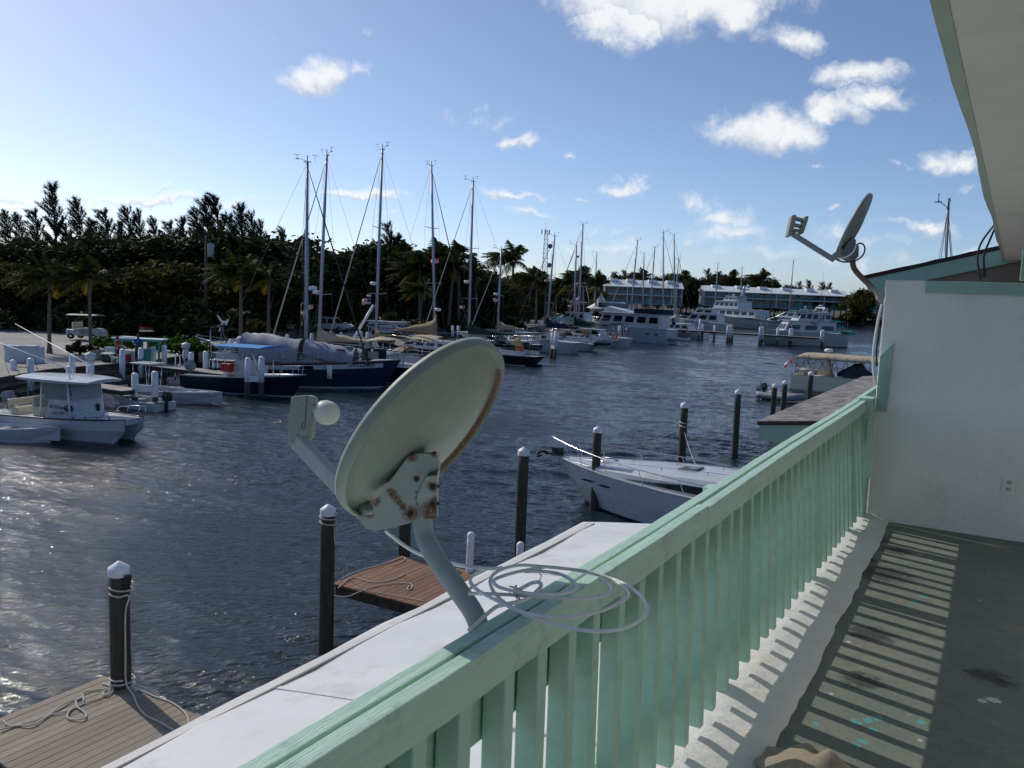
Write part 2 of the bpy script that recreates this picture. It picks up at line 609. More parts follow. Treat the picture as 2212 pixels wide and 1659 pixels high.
water_grid(steps((-66, -40, .16), (-40, -30, .09), (-30, -4, .05), (-4, 2, .5)), steps((2, 7, .3), (7, 27, .05), (27, 42, .09), (42, 72, .14), (72, 170, .3)))

# ---------------------------------------------------------------- the balcony
FZ = 5.15


def floor_material():
    m, t, b, co = new_mat('worn_painted_concrete')
    n1 = t.noise(co, 2.2, 6, 0.65)
    n2 = t.noise(co, 9, 6, 0.7)
    c = t.mix(t.step(n1, 0.35, 0.65), (0.15, 0.175, 0.14), (0.21, 0.212, 0.17))
    c = t.mix(t.step(n2, 0.5, 0.72, 0, 0.55), c, (0.12, 0.20, 0.165))
    c = t.mix(t.step(t.noise(co, 4.2, 5, 0.7), 0.58, 0.72, 0, 0.5), c, (0.26, 0.25, 0.21))
    rs = random.Random(5)
    turq = [(at(x, y, FZ), r) for x, y, r in [(1850, 1560, .022), (1875, 1556, .022), (1898, 1552, .02), (1885, 1575, .016), (1862, 1600, .02), (1850, 1610, .016), (1990, 1560, .016), (1760, 1562, .014), (1980, 1300, .03), (1995, 1290, .022), (1968, 1310, .02), (1985, 1275, .018)]]
    c = t.mix(t.math('MULTIPLY', t.spots(co, turq, 1.3, 42, 0.05), 0.95), c, (0.09, 0.34, 0.33))
    dark = [(at(x, y, FZ), r) for x, y, r in [(1905, 1240, .17), (1870, 1210, .10), (1935, 1190, .10), (1880, 1370, .10), (2130, 1460, .08), (2165, 1475, .06), (1860, 1470, .08), (1900, 1165, .08)]]
    c = t.mix(t.math('MULTIPLY', t.spots(co, dark, 1.3, 22, 0.5), 0.8), c, (0.022, 0.02, 0.02))
    pale = [(at(2146, 1512, FZ), .028), (at(2122, 1514, FZ), .02)] + [((rs.uniform(-.6, .3), rs.uniform(2.6, 6.6), FZ), rs.uniform(.005, .012)) for _ in range(16)]
    c = t.mix(t.spots(co, pale, 0.6, 50, 0.1), c, (0.55, 0.55, 0.53))
    c = t.mix(t.step(t.noise(co, 55, 5, 0.7), 0.60, 0.66, 0, 0.6), c, (0.05, 0.05, 0.045))
    c = t.mix(t.step(t.noise(co, 24, 6, 0.75), 0.60, 0.65, 0, 0.5), c, (0.30, 0.31, 0.27))
    c = t.mix(t.step(t.noise(co, 1.1, 7, 0.75), 0.56, 0.62, 0, 0.45), c, (0.10, 0.12, 0.10))
    t.put(b.inputs['Base Color'], c)
    t.put(b.inputs['Roughness'], t.step(n2, 0.3, 0.7, 0.6, 0.85))
    bp = t.n('Bump')
    bp.inputs['Strength'].default_value = 0.35
    bp.inputs['Distance'].default_value = 0.01
    t.put(bp.inputs['Height'], t.noise(co, 30, 6, 0.7))
    t.put(b.inputs['Normal'], bp.outputs[0])
    return m


g = MB()
g.box((1.1, 3.05, FZ - 0.1), (3.92, 8.3, 0.2))
tag(g.build('balcony_floor', floor_material()), kind='structure')

# white curb that runs under the pickets, with a frayed inner edge
g = MB()
rs = random.Random(11)
rings = []
for i in range(101):
    y = -1.0 + i * 0.0818
    wob = rs.uniform(-0.005, 0.005) + 0.006 * math.sin(y * 5.1) + 0.003 * math.sin(y * 13.0)
    lump = 0.003 * math.sin(y * 9.0) + rs.uniform(-.0015, .0015)
    e = -0.635 - 0.017 * max(0, y - 3.3) + wob
    rings.append([(-1.02, y, 4.85), (-1.0, y, FZ + 0.03), (-0.95, y, FZ + 0.045 + lump), (-0.90, y, FZ + 0.048 + lump), (-0.84, y, FZ + 0.042 + lump * 1.4), (-0.79, y, FZ + 0.030 + lump), (-0.72, y, FZ + 0.014), (e, y, FZ + 0.005), (e, y, FZ - 0.02), (-0.9, y, 4.85)])
g.loft(rings, closed=True, cap=True, smooth=True)
tag(g.build('balcony_curb', CURB), kind='structure')

# white low roof outside the railing and the storey under it
bl = thing('balcony_storey', 'white flat roofed lower storey below the mint balcony railing', 'building', (-2, 3, 1))
g = MB((-2, 3, 1))
n = 24
rings = []
for i in range(n + 1):
    y = -2 + 9.7 * i / n
    s = 0.012 * math.sin(i * 1.7)
    rings.append([(-3.36 - 0.015 * i / 2.4 + 0.01 * math.sin(i * 2.3), y, 4.57 + s * .5), (-3.30, y, 4.605 + s), (-2.6, y, 4.70 - s * .6), (-1.8, y, 4.80 + s * .7), (-1.021, y, 4.91), (-1.021, y, 4.5), (-3.36, y, 4.42)])
g.loft(rings, smooth=False)
g.build('roof', ROOFWHITE, bl)
for y in (0.9, 3.35, 5.8):
    g = MB((-2, 3, 1))
    g.loft([[(-3.3, y, 4.610), (-3.3, y + .03, 4.610), (-3.3, y + .03, 4.60), (-3.3, y, 4.60)], [(-2.6, y + .02, 4.708), (-2.6, y + .05, 4.708), (-2.6, y + .05, 4.69), (-2.6, y + .02, 4.69)], [(-1.03, y, 4.918), (-1.03, y + .03, 4.918), (-1.03, y + .03, 4.90), (-1.03, y, 4.90)]])
    g.build('roof_seam', ROOFWHITE, bl)
g = MB((-2, 3, 1))
g.loft([[(-3.375 - .006 * y + .004 * math.sin(y * 3), y, 4.60), (-3.30 - .006 * y, y, 4.611), (-3.30 - .006 * y, y, 4.60), (-3.375 - .006 * y, y, 4.50)] for y in [-2 + .4 * i for i in range(25)]])
g.build('edge_flashing', mat('stained_flashing', (0.62, 0.60, 0.57), .6, var=.08, scale=2, dirt=(.30, .21, .13), dirt_amt=.7, dirt_scale=2.5), bl)
g = MB((-2, 3, 1))
g.box((-0.05, 2.85, 2.75), (6.0, 9.4, 3.35))
g.build('wall', WHITEWALL, bl)

# partition wall
pw = thing('partition_wall', 'white stucco partition wall closing the far end of the balcony', 'wall', (0.8, 7.26, FZ))
P0 = (0.8, 7.26, FZ)
g = MB(P0)
g.box((1.06, 7.26, FZ + 0.925 - 0.01), (3.88, 0.13, 1.87))
g.build('wall_panel', WHITEWALL, pw, bevel=0.012)
g = MB(P0)
zt = 6.52
g.prism([(-0.872, 7.192, 6.0), (-0.79, 7.192, 6.0), (-0.785, 7.192, 6.53), (-0.872, 7.192, 6.42)], (0, -0.022, 0))
g.build('trim_board', TEAL, pw, bevel=0.004)
g = MB(P0)
g.box((1.1, 7.184, 6.955), (3.4, 0.022, 0.088))
g.build('trim_board', TEAL, pw, bevel=0.004)
g = MB(P0)
g.box((0.055, 7.26, 7.26), (0.11, 0.11, 0.48))
g.build('corner_post', TEAL, pw, bevel=0.006)
so = at(2179, 1049, FZ)
ox = aty(2179, 1049, 7.19)
g = MB(P0)
g.box((ox.x, 7.188, ox.z), (0.080, 0.016, 0.122))
ol = g.build('outlet', PLASTICWHITE, pw, bevel=0.003)
g = MB(P0)
for dz in (0.024, -0.024):
    g.box((ox.x, 7.1795, ox.z + dz), (0.034, 0.004, 0.030))
g.build('socket_face', mat('socket_plastic', (0.50, 0.50, 0.48), 0.4), ol)
g = MB(P0)
for dz in (0.026, -0.022):
    for dx in (-0.007, 0.007):
        g.box((ox.x + dx, 7.1772, ox.z + dz), (0.003, 0.003, 0.010))
    g.box((ox.x, 7.1772, ox.z + dz - 0.011), (0.005, 0.003, 0.005))
g.build('socket_slot', BLACK, ol)

# roof overhang
ro = thing('roof_overhang', 'cream soffit of the balcony roof with mint green edge board overhead', 'roof', (1, 4, 7.4))
P0 = (1, 4, 7.4)
rs = random.Random(4)
g = MB(P0)
g.prism([(-0.168, -2.5, 7.40), (2.9, -2.5, 7.56), (2.9, -2.5, 7.68), (-0.168, -2.5, 7.62)], (0, 16.0, 0))
g.build('soffit', SOFFIT, ro)
g = MB(P0)
rings = []
for i in range(60):
    y = -2.5 + 16 * i / 59
    w = 0.006 * math.sin(y * 2.1) + rs.uniform(-.002, .002)
    rings.append([(-0.195 + w, y, 7.392), (-0.1685, y, 7.396), (-0.1685, y, 7.65), (-0.195 + w, y, 7.65)])
g.loft(rings)
g.build('edge_board', mat('grey_green_edge', (.42, .50, .44), .6, var=.06), ro)
g = MB(P0)
g.prism([(-0.25, -2.6, 7.651), (2.95, -2.6, 7.70), (2.95, -2.6, 7.74), (-0.25, -2.6, 7.69)], (0, 16.2, 0))
g.build('shingle_layer', SHINGLEEDGE, ro)

# house wall behind the balcony (outside the frame on the right, it carries the roof)
hw = MB((2.85, 3, FZ))
hw.box((1.33, 3.1, FZ + 1.2), (0.15, 8.05, 2.4))
tag(hw.build('house_wall', mat('house_wall_paint', (0.76, 0.75, 0.71), .8, var=.05)), 'white stucco house wall along the inner side of the balcony', 'wall')

# ---------------------------------------------------------------- railing
rl = thing('balcony_railing', 'mint green picket railing with doubled top rail along the balcony', 'railing', (-0.9, 3.8, FZ))
P0 = (-0.9, 3.8, FZ)


def lean(y):
    return -0.014 * max(0, y - 1.3)


def rail(name, x, w, z0, z1, ys, material, wob=0.003):
    out = []
    r_ = random.Random(int((x + 9) * 1000))
    for (ya, yb) in ys:
        g = MB(P0)
        rings = []
        k = max(2, int((yb - ya) / 0.15))
        dz = r_.uniform(-.004, .004)
        for i in range(k + 1):
            y = ya + (yb - ya) * i / k
            xx = x + lean(y) + r_.uniform(-wob, wob) * 0.4
            zz = dz + 0.004 * math.sin(y * 1.7)
            rings.append([(xx - w / 2, y, z0 + zz), (xx + w / 2, y, z0 + zz), (xx + w / 2, y, z1 + zz), (xx - w / 2, y, z1 + zz)])
        g.loft(rings)
        out.append(g.build(name, material, rl, bevel=0.0035))
    return out


rail('top_rail', -0.861, 0.038, 6.0, 6.09, [(-0.8, 2.93), (2.936, 5.9), (5.906, 7.02)], MINTRAIL)
rail('top_rail', -0.911, 0.038, 6.0, 6.088, [(-0.8, 3.30), (3.306, 7.1), (7.106, 10.3)], MINTRAIL)
rail('stringer', -0.9478, 0.034, 5.82, 6.012, [(-0.8, 3.4), (3.406, 7.15)], MINT)
rail('stringer', -0.944, 0.034, 5.365, 5.45, [(-0.8, 3.4), (3.406, 7.15)], MINT)
r_ = random.Random(8)
py = -0.55
npick = 0
while py < 6.98:
    g = MB(P0)
    x = -0.8965
    y = py + r_.uniform(-.012, .012)
    tw = r_.uniform(-.006, .006)
    zb = FZ + 0.095 + r_.uniform(-.008, .006)
    zt = 5.998
    w, th = 0.044 + r_.uniform(-.003, .003), 0.056
    lx = lean(y)
    g.loft([[(x - th / 2 + 0.0, y - w / 2, zb), (x + th / 2, y - w / 2, zb), (x + th / 2, y + w / 2, zb), (x - th / 2, y + w / 2, zb)],
            [(x - th / 2 + lx, y - w / 2 + tw, zt), (x + th / 2 + lx, y - w / 2 + tw, zt), (x + th / 2 + lx, y + w / 2 + tw, zt), (x - th / 2 + lx, y + w / 2 + tw, zt)]])
    g.build('picket', MINT, rl, bevel=0.004)
    py += 0.163
    npick += 1
for (px_, py_, yy) in [(1480, 1050, 3.52), (1682, 940, 5.28), (1762, 886, 6.55)]:
    g = MB(P0)
    zt = ztop((-1.03, yy), py_)
    g.box((-1.015, yy, (4.95 + zt) / 2), (0.085, 0.085, zt - 4.95))
    g.build('outer_post', MINTRAIL, rl, bevel=0.006)
g = MB(P0)
g.box((-0.925, 7.105, 5.61), (0.10, 0.165, 0.99))
g.build('end_post', MINT, rl, bevel=0.006)
g = MB(P0)
g.box((-0.872, 7.02, 5.72), (0.055, 0.02, 0.44))
g.build('trim_board', MINTRAIL, rl, bevel=0.004)
g = MB(P0)
g.box((-0.90, 8.77, 5.59), (0.035, 3.06, 0.826))
g.build('wall_panel', BEIGE, rl)

# ---------------------------------------------------------------- near satellite dish
base = Vector((-1.02, 1.62, 5.96))
sd = thing('satellite_dish', 'large pale grey satellite dish with rusty bracket fixed to the near railing', 'satellite dish', base)
nrm = (RT * -0.705 + UP * 0.585 + FW * 0.35).normalized()
dc = atd(910, 922, 2.16)
upv = (Vector((0, 0, 1)) - nrm * nrm.z).normalized()
sidev = upv.cross(nrm)
X = Matrix((sidev, upv, nrm)).transposed()       # local x = side, y = up in the dish plane, z = towards the satellite
DR = 0.262
F_ = 0.30


def dish_pt(u, v, w=0.0):
    return dc + sidev * u + upv * v + nrm * w


def pf(r):
    return (r * r - DR * DR) / (4 * F_)


# which side of the rim faces right in the picture
right_side = 1 if pix(dish_pt(DR, 0))[0] > pix(dish_pt(-DR, 0))[0] else -1
rust_pts = []
for k in range(52):
    a = R(-66 + 2.1 * k)
    p = dish_pt(right_side * DR * 0.985 * math.cos(a), DR * 0.985 * math.sin(a), -0.012)
    rust_pts.append((tuple(p - base), 0.011))
for (x, y) in [(800, 1098), (815, 1104), (828, 1103), (790, 1088), (805, 1108), (822, 1110), (780, 1080)]:
    rust_pts.append((tuple(atd(x, y, 2.17) - base), 0.028))
g = MB(base)
prof = [(0.0, pf(0))] + [(DR * k / 14, pf(DR * k / 14)) for k in range(1, 15)]
prof_back = [(DR + 0.006, 0.004), (DR + 0.008, -0.006), (DR + 0.006, -0.026), (DR - 0.002, -0.030), (DR - 0.004, -0.012)] + [(DR * k / 14, pf(DR * k / 14) - 0.004) for k in range(13, 0, -1)] + [(0.0, pf(0) - 0.004)]
g.lathe(prof + prof_back, dc, 72, X)
refl = g.build('reflector', grey_with_rust('dish_back_paint', rust_pts, base=(0.255, 0.278, 0.245), wob=0.35, ws=90), sd)

# bracket: a folded plate seen from behind, its outline in the plane across the view
A7 = crop(900, 1000, 2.2125)
plate = [(640, 1332), (760, 1180), (885, 1012), (925, 990), (1085, 988), (1104, 1098), (1022, 1142), (985, 1200), (945, 1290), (960, 1370), (972, 1420), (930, 1468), (780, 1508), (650, 1532), (590, 1515), (545, 1465), (530, 1425), (570, 1420), (638, 1420)]
DB = 2.06
poly = [atd(*A7(x, y), DB) for x, y in plate]
g = MB(base)
# a thin plate with turned-back flanges to the dish
g.prism(poly, FW * 0.004)
cx_ = sum((p for p in poly), Vector()) / len(poly)
for i, j in [(0, 1), (1, 2), (2, 3), (3, 4), (4, 5), (11, 12), (12, 13), (13, 14), (14, 15)]:
    a, b = poly[i], poly[j]
    d = 0.055 if i < 5 else 0.03
    g.prism([a + FW * 0.0045, b + FW * 0.0045, b + FW * d, a + FW * d], (cx_ - a).normalized() * 0.0035)
rp = []
for (x, y, r) in [(905, 1410, .022), (875, 1385, .012), (850, 1360, .011), (825, 1330, .010), (805, 1300, .012), (780, 1270, .013), (765, 1255, .011), (785, 1290, .010), (945, 1165, .008), (660, 1325, .014), (915, 1010, .014), (1075, 985, .012), (950, 1300, .006), (955, 1340, .005), (945, 1260, .004), (610, 1405, .015), (560, 1390, .015)]:
    rp.append((tuple(atd(*A7(x, y), DB) - base), r * 0.8))
g.build('bracket', grey_with_rust('bracket_paint', rp, base=(0.33, 0.36, 0.35), ws=70), sd)
clamp = [(1010, 1148), (1050, 1135), (1104, 1100), (1092, 1180), (1090, 1300), (1086, 1446), (1010, 1448), (965, 1440), (972, 1415), (958, 1360), (946, 1300), (966, 1240), (990, 1190)]
g = MB(base)
cp = [atd(*A7(x, y), DB - 0.006) for x, y in clamp]
g.prism(cp, FW * 0.05)
rp = [(tuple(atd(*A7(x, y), DB - 0.006) - base), r) for x, y, r in [(1055, 1390, .026), (1060, 1220, .012), (1062, 1345, .014), (1070, 1440, .02), (1040, 1430, .018), (1085, 1320, .012), (1015, 1440, .010)]]
g.build('pole_clamp', grey_with_rust('clamp_paint', rp, base=(0.37, 0.40, 0.38), ws=60), sd, bevel=0.003)
g = MB(base)
g.prism([atd(*A7(x, y), DB - 0.009) for x, y in [(1022, 1140), (1036, 1120), (1098, 1104), (1086, 1142)]], FW * 0.002)
g.build('clamp_opening', BLACK, sd)
for (x, y, r, dz) in [(905, 1412, 21, 0), (948, 1166, 18, 0), (1062, 1220, 21, -.006), (1062, 1345, 21, -.006), (1098, 1216, 13, .01), (1098, 1338, 13, .01), (916, 1022, 17, .015), (1072, 985, 17, .02), (668, 1330, 15, .015)]:
    g = MB(base)
    c = atd(*A7(x, y), DB + dz)
    r3 = r / 2.2125 / 1.4756 * DB / FD
    Xb = FW.to_track_quat('Z', 'Y').to_matrix()
    g.lathe([(0, -0.010), (r3 * 0.55, -0.010), (r3 * 0.6, -0.006), (r3, -0.005), (r3, 0.002)], c, 6, Xb, smooth=False)
    g.build('bolt', BOLT, sd)

# pole: rises from the railing, leans outwards, then turns upright
ptop = atd(912, 1092, DB + 0.035)
pts = smooth_path([Vector((-0.985, 1.62, 5.93)), atd(1034, 1352, 2.0), atd(985, 1268, 2.03), atd(938, 1200, 2.06), atd(916, 1150, DB + 0.035), ptop], 8)
g = MB(base)
g.tube(pts, 0.0235, 20)
g.build('pole', grey_with_rust('pole_paint', [((9, 9, 9), .1)], base=(0.30, 0.345, 0.36)), sd)
# feed arm and low noise block
bot = dish_pt(0, -DR - 0.02, -0.05)
lnbc = atd(655, 912, pix(dish_pt(0, -DR, 0.23))[2])
DL = pix(lnbc)[2]
armA = atd(800, 1118, DB + 0.09)
armB = atd(642, 952, DL)
g = MB(base)
g.bar(armA, armB, 0.030, 0.044, up=UP)
g.build('feed_arm', mat('arm_paint', (0.36, 0.40, 0.41), 0.55, var=0.06, scale=30), sd, bevel=0.006)
boxp = [(36, 920), (42, 760), (58, 598), (74, 582), (172, 574), (216, 588), (222, 600), (208, 760), (200, 880), (150, 900), (80, 928)]
g = MB(base)
g.prism([atd(*A7(x, y), DL - 0.016) for x, y in boxp], FW * 0.038 + RT * 0.004)
lb = g.build('receiver_block', mat('receiver_paint', (0.27, 0.29, 0.265), 0.6, var=0.08, scale=60, bump=0.2, bscale=200), sd, bevel=0.004)
g = MB(base)
g.prism([atd(*A7(x, y), DL - 0.0175) for x, y in [(120, 832), (176, 828), (176, 866), (120, 874)]], FW * 0.001)
g.build('maker_plate', mat('plate_print', (0.33, 0.35, 0.31), 0.5, var=0.2, scale=300), lb)
g = MB(base)
g.tube([atd(*A7(x, y), DL - 0.0165) for x, y in [(172, 578), (176, 600), (168, 640), (164, 720), (160, 760), (140, 775), (136, 800), (150, 812), (160, 800), (162, 770)]], 0.0009, 5)
g.build('case_seam', BLACK, lb)
hc = atd(*A7(312, 698), DL - 0.01)
ax = (dish_pt(0, 0, -0.03) - hc).normalized()
Xh = ax.to_track_quat('Z', 'Y').to_matrix()
neck = atd(*A7(190, 660), DL)
g = MB(base)
g.tube([neck, neck.lerp(hc, 0.75)], [0.016, 0.013], 14)
g.build('feed_neck', mat('neck_paint', (0.32, 0.34, 0.31), 0.6, var=0.05), sd)
g = MB(base)
g.lathe([(0.0, -0.026), (0.018, -0.026), (0.030, -0.018), (0.033, -0.006), (0.032, 0.008), (0.027, 0.022), (0.024, 0.026), (0.0, 0.027)], hc, 28, Xh)
g.build('feed_cap', mat('feed_cap_plastic', (0.72, 0.72, 0.68), 0.45, var=0.05, scale=40, trans=0.25), sd)

# coiled cable resting on the railing
k5 = crop(1400, 1700, 2.212)
base2 = at(1200, 1285, 6.10)


def coil_pts(pts, z):
    return [at(*k5(x, y), zz) for (x, y), zz in zip(pts, z if isinstance(z, list) else [z] * len(pts))]


cc_ = thing('coiled_cable', 'loose coil of white cable lying over the mint railing', 'cable', base2)
g = MB(base2)
p1 = [(440, 242), (300, 262), (222, 318), (240, 372), (310, 425), (450, 495), (620, 575), (850, 650), (1080, 690), (1290, 672), (1430, 600), (1466, 525), (1420, 440), (1300, 355), (1110, 290), (900, 250), (700, 232), (560, 226), (440, 255), (370, 305), (365, 372), (420, 455), (530, 532), (650, 572), (880, 592), (1100, 560), (1270, 490), (1338, 425), (1260, 350), (1150, 300), (1000, 262), (740, 236)]
zz = [6.115 + 0.012 * abs(math.sin(i * 0.45)) for i in range(len(p1))]
g.tube(smooth_path(coil_pts(p1, zz), 6), 0.0042, 8)
p2 = [(740, 240), (600, 262), (500, 285), (400, 320), (385, 345), (420, 378), (520, 405), (700, 430), (870, 424), (965, 392), (955, 350), (860, 290), (720, 268), (600, 270)]
g.tube(smooth_path(coil_pts(p2, 6.135), 6), 0.0042, 8)
p3 = [(205, 424), (400, 428), (620, 442), (900, 462), (1080, 457), (1190, 430), (1215, 392), (1190, 355), (1130, 330)]
g.tube(smooth_path(coil_pts(p3, 6.122), 6), 0.0042, 8)
p4 = [(560, 400), (650, 352), (705, 345), (718, 370), (690, 405), (600, 470), (470, 500), (400, 520), (330, 575), (270, 630), (212, 682)]
g.tube(smooth_path(coil_pts(p4, [6.12, 6.13, 6.14, 6.13, 6.125, 6.12, 6.115, 6.105, 6.098, 6.096, 6.096]), 6), 0.0045, 8)
g.build('cable_loops', CABLE, cc_)
g = MB(base2)
rs = random.Random(2)
tie = coil_pts([(500 + rs.uniform(-12, 80), 430 + rs.uniform(-15, 55)) for _ in range(14)], 6.118)
g.tube(smooth_path([p + Vector((0, 0, rs.uniform(0, .02))) for p in tie], 4), 0.0014, 5)
g.tube(smooth_path(coil_pts([(705, 228), (716, 250), (708, 280), (720, 300), (706, 330)], 6.145), 4), 0.0013, 5)
g.build('wire_tie', mat('wire_tie_plastic', (0.5, 0.5, 0.46), 0.6), cc_)
k4 = crop(900, 1600, 1.956)
g = MB(base2)
lead = [atd(*k4(640, 178), DB + 0.05), atd(*k4(700, 225), DB + 0.055), atd(*k4(770, 278), DB + 0.06), atd(*k4(850, 322), DB + 0.08), atd(*k4(930, 352), 2.2), atd(*k4(1010, 372), 2.22), at(*k4(1150, 402), 6.14), at(*k4(1300, 416), 6.13), coil_pts([(440, 242)], 6.115)[0]]
g.tube(smooth_path(lead, 6), 0.0045, 8)
g.build('cable_lead', CABLE, cc_)

# ---------------------------------------------------------------- second dish on the partition
ab = Vector((-0.90, 7.2, 6.85))
s2 = thing('satellite_dish', 'small dark grey satellite dish on a rusty bent pole at the partition wall', 'satellite dish', ab)
B1 = crop(2400, 600, 2.552)
D2 = 6.60
g = MB(ab)
path = [atd(*B1(1040, 880), 6.52), atd(*B1(985, 825), 6.53), atd(*B1(930, 770), 6.55), atd(*B1(850, 690), 6.58), atd(*B1(818, 640), D2), atd(*B1(812, 590), D2), atd(*B1(815, 540), D2)]
g.tube(smooth_path(path, 6), 0.021, 14)
g.build('pole', grey_with_rust('rusty_pole_paint', [(tuple(atd(*B1(x, y), 6.57) - ab), .06) for x, y in [(815, 610), (825, 660), (860, 705), (890, 740), (925, 775), (945, 795)]], base=(0.36, 0.38, 0.37), wob=0.3, ws=20), s2)
g = MB(ab)
g.prism([atd(*B1(x, y), 6.50) for x, y in [(1005, 850), (1040, 815), (1075, 820), (1078, 870), (1062, 940), (1020, 905)]], FW * 0.04)
g.build('wall_mount', mat('mount_paint', (0.33, 0.35, 0.35), 0.5), s2, bevel=0.004)
# reflector: long axis in the picture from (805,562) to (1877,435); turned almost edge-on
n2 = (RT * -0.80 + UP * 0.46 + FW * 0.37).normalized()
c2 = atd(*B1(812, 310), D2 + 0.05)
u2 = (Vector((0, 0, 1)) - n2 * n2.z).normalized()
X2 = Matrix((u2.cross(n2), u2, n2)).transposed()
g = MB(ab)
r2 = 0.262
pr = [(r2 * k / 10, (r2 * r2 * (k / 10) ** 2 - r2 * r2) / 1.5) for k in range(11)]
g.lathe(pr + [(r2 + .006, .003), (r2 + .006, -.02), (r2 - .003, -.02)] + [(r, z - 0.006) for r, z in pr[-2::-1]], c2, 48, X2)
g.build('reflector', mat('dark_dish_paint', (0.20, 0.21, 0.205), 0.55, var=0.08, scale=8), s2)
g = MB(ab)
bk = [(720, 540), (770, 440), (815, 400), (842, 420), (838, 450), (865, 470), (862, 555), (830, 585), (790, 580), (745, 562)]
g.prism([atd(*B1(x, y), D2 - 0.06) for x, y in bk], FW * 0.09)
g.build('bracket', mat('dark_bracket_paint', (0.17, 0.18, 0.18), 0.55, var=0.1), s2, bevel=0.005)
g = MB(ab)
a0, a1 = atd(*B1(662, 585), D2 - 0.01), atd(*B1(310, 365), D2 + 0.12)
g.bar(a0, a1, 0.034, 0.040, up=UP)
g.bar(atd(*B1(655, 565), D2 - 0.015), atd(*B1(735, 500), D2 - 0.03), 0.04, 0.05, up=UP)
g.build('feed_arm', mat('dark_arm_paint', (0.24, 0.26, 0.27), 0.5, var=0.08), s2, bevel=0.006)
g = MB(ab)
DN = D2 + 0.12
g.prism([atd(*B1(x, y), DN - 0.03) for x, y in [(283, 385), (318, 225), (330, 213), (358, 220), (332, 345), (318, 385), (300, 390)]], FW * 0.07)
for ya, yb in ((228, 252), (282, 304), (325, 345)):
    g.prism([atd(*B1(x, y), DN - 0.02) for x, y in [(345, ya), (418, ya + 18), (412, yb + 16), (338, yb)]], FW * 0.05)
g.prism([atd(*B1(x, y), DN - 0.035) for x, y in [(418, 240), (432, 224), (455, 228), (448, 262), (415, 362), (404, 370), (388, 355)]], FW * 0.08)
g.build('triple_feed', mat('feed_plastic', (0.26, 0.25, 0.21), 0.55, var=0.1), s2, bevel=0.004)
g = MB(ab)
g.tube(smooth_path([atd(*B1(x, y), D2 - 0.09) for x, y in [(680, 580), (740, 600), (830, 590), (890, 550), (910, 500), (900, 460), (870, 448), (845, 462)]], 5), 0.006, 8)
g.build('black_lead', BLACKCABLE, s2)
g = MB(ab)
g.tube(smooth_path([atd(*B1(x, y), D2 - 0.10) for x, y in [(690, 570), (740, 565), (790, 540), (825, 500), (838, 460)]], 5), 0.006, 8)
g.build('white_lead', CABLE, s2)

# cables hanging at the end of the partition and from the soffit
g = MB((-0.9, 7.1, 6.2))
w = [B1(1050, 945), B1(1040, 985), B1(1022, 1060), B1(1000, 1180), B1(985, 1290), B1(978, 1400), B1(982, 1490), B1(992, 1560), B1(1000, 1600)]
g.tube(smooth_path([aty(x, y, 7.12) for x, y in w], 5), 0.010, 8)
tag(g.build('white_cable', CABLE), 'white cable hanging down the edge of the partition wall', 'cable')
g = MB((-0.9, 7.1, 6.2))
g.tube(smooth_path([aty(*B1(x, y), 7.22) for x, y in [(1005, 900), (1008, 960), (1010, 1080), (1025, 1170), (1022, 1210), (1006, 1320), (1006, 1450)]], 5), 0.007, 8)
tag(g.build('black_cable', BLACKCABLE), 'thin black cable beside the white one at the partition edge', 'cable')
C8 = crop(2850, 650, 4.739)
g = MB((-0.1, 7.6, 7.2))
g.tube(smooth_path([aty(*C8(x, y), 7.6) for x, y in [(1310, 1155), (1295, 1080), (1265, 900), (1262, 780), (1290, 650), (1350, 530), (1440, 410), (1525, 305), (1550, 305), (1500, 420), (1440, 560), (1385, 690), (1355, 800), (1355, 900), (1362, 1000)]], 5), 0.0075, 8)
g.tube([aty(*C8(x, y), 7.6) for x, y in [(1362, 995), (1364, 1105)]], 0.014, 8)
tag(g.build('looped_cable', BLACKCABLE), 'black cable end looped up to the soffit above the partition', 'cable')

# ---------------------------------------------------------------- neighbouring roofs
nb = thing('porch_gable', 'shallow sloping porch roof with dark shingle edge rising behind the partition wall', 'roof', (-1, 12, 7))
P0 = (-1, 12, 7)
e0, e1 = aty(*B1(885, 712), 12.0), aty(*B1(1890, 492), 12.0)
sl = (e1.z - e0.z) / (e1.x - e0.x)
e2 = Vector((e1.x + 1.5, 12, e1.z + 1.5 * sl))
g = MB(P0)
rs = random.Random(3)
rings = []
for i in range(25):
    t = i / 24
    x = e0.x + (e2.x - e0.x) * t
    z = e0.z + (e2.z - e0.z) * t + rs.uniform(-.004, .004)
    rings.append([(x, 12, z - 0.045), (x, 12, z), (x, 21, z), (x, 21, z - 0.045)])
g.loft(rings)
g.build('shingle_layer', SHINGLEEDGE, nb)
g = MB(P0)
g.prism([(e0.x + .02, 12.02, e0.z - .048), (e2.x, 12.02, e2.z - .048), (e2.x, 12.02, e2.z - .24), (e0.x + .10, 12.02, e0.z - .20)], (0, 0.04, 0))
g.build('fascia', mat('pale_teal_fascia', (0.25, 0.41, 0.37), 0.6, var=0.05), nb)
g = MB(P0)
g.prism([(e0.x + .1, 12.07, e0.z - .10), (e2.x, 12.07, e2.z - .10), (e2.x, 12.07, 5.2), (e0.x + .9, 12.07, 5.2)], (0, 8.5, 0))
g.build('wall', BROWNWALL, nb)

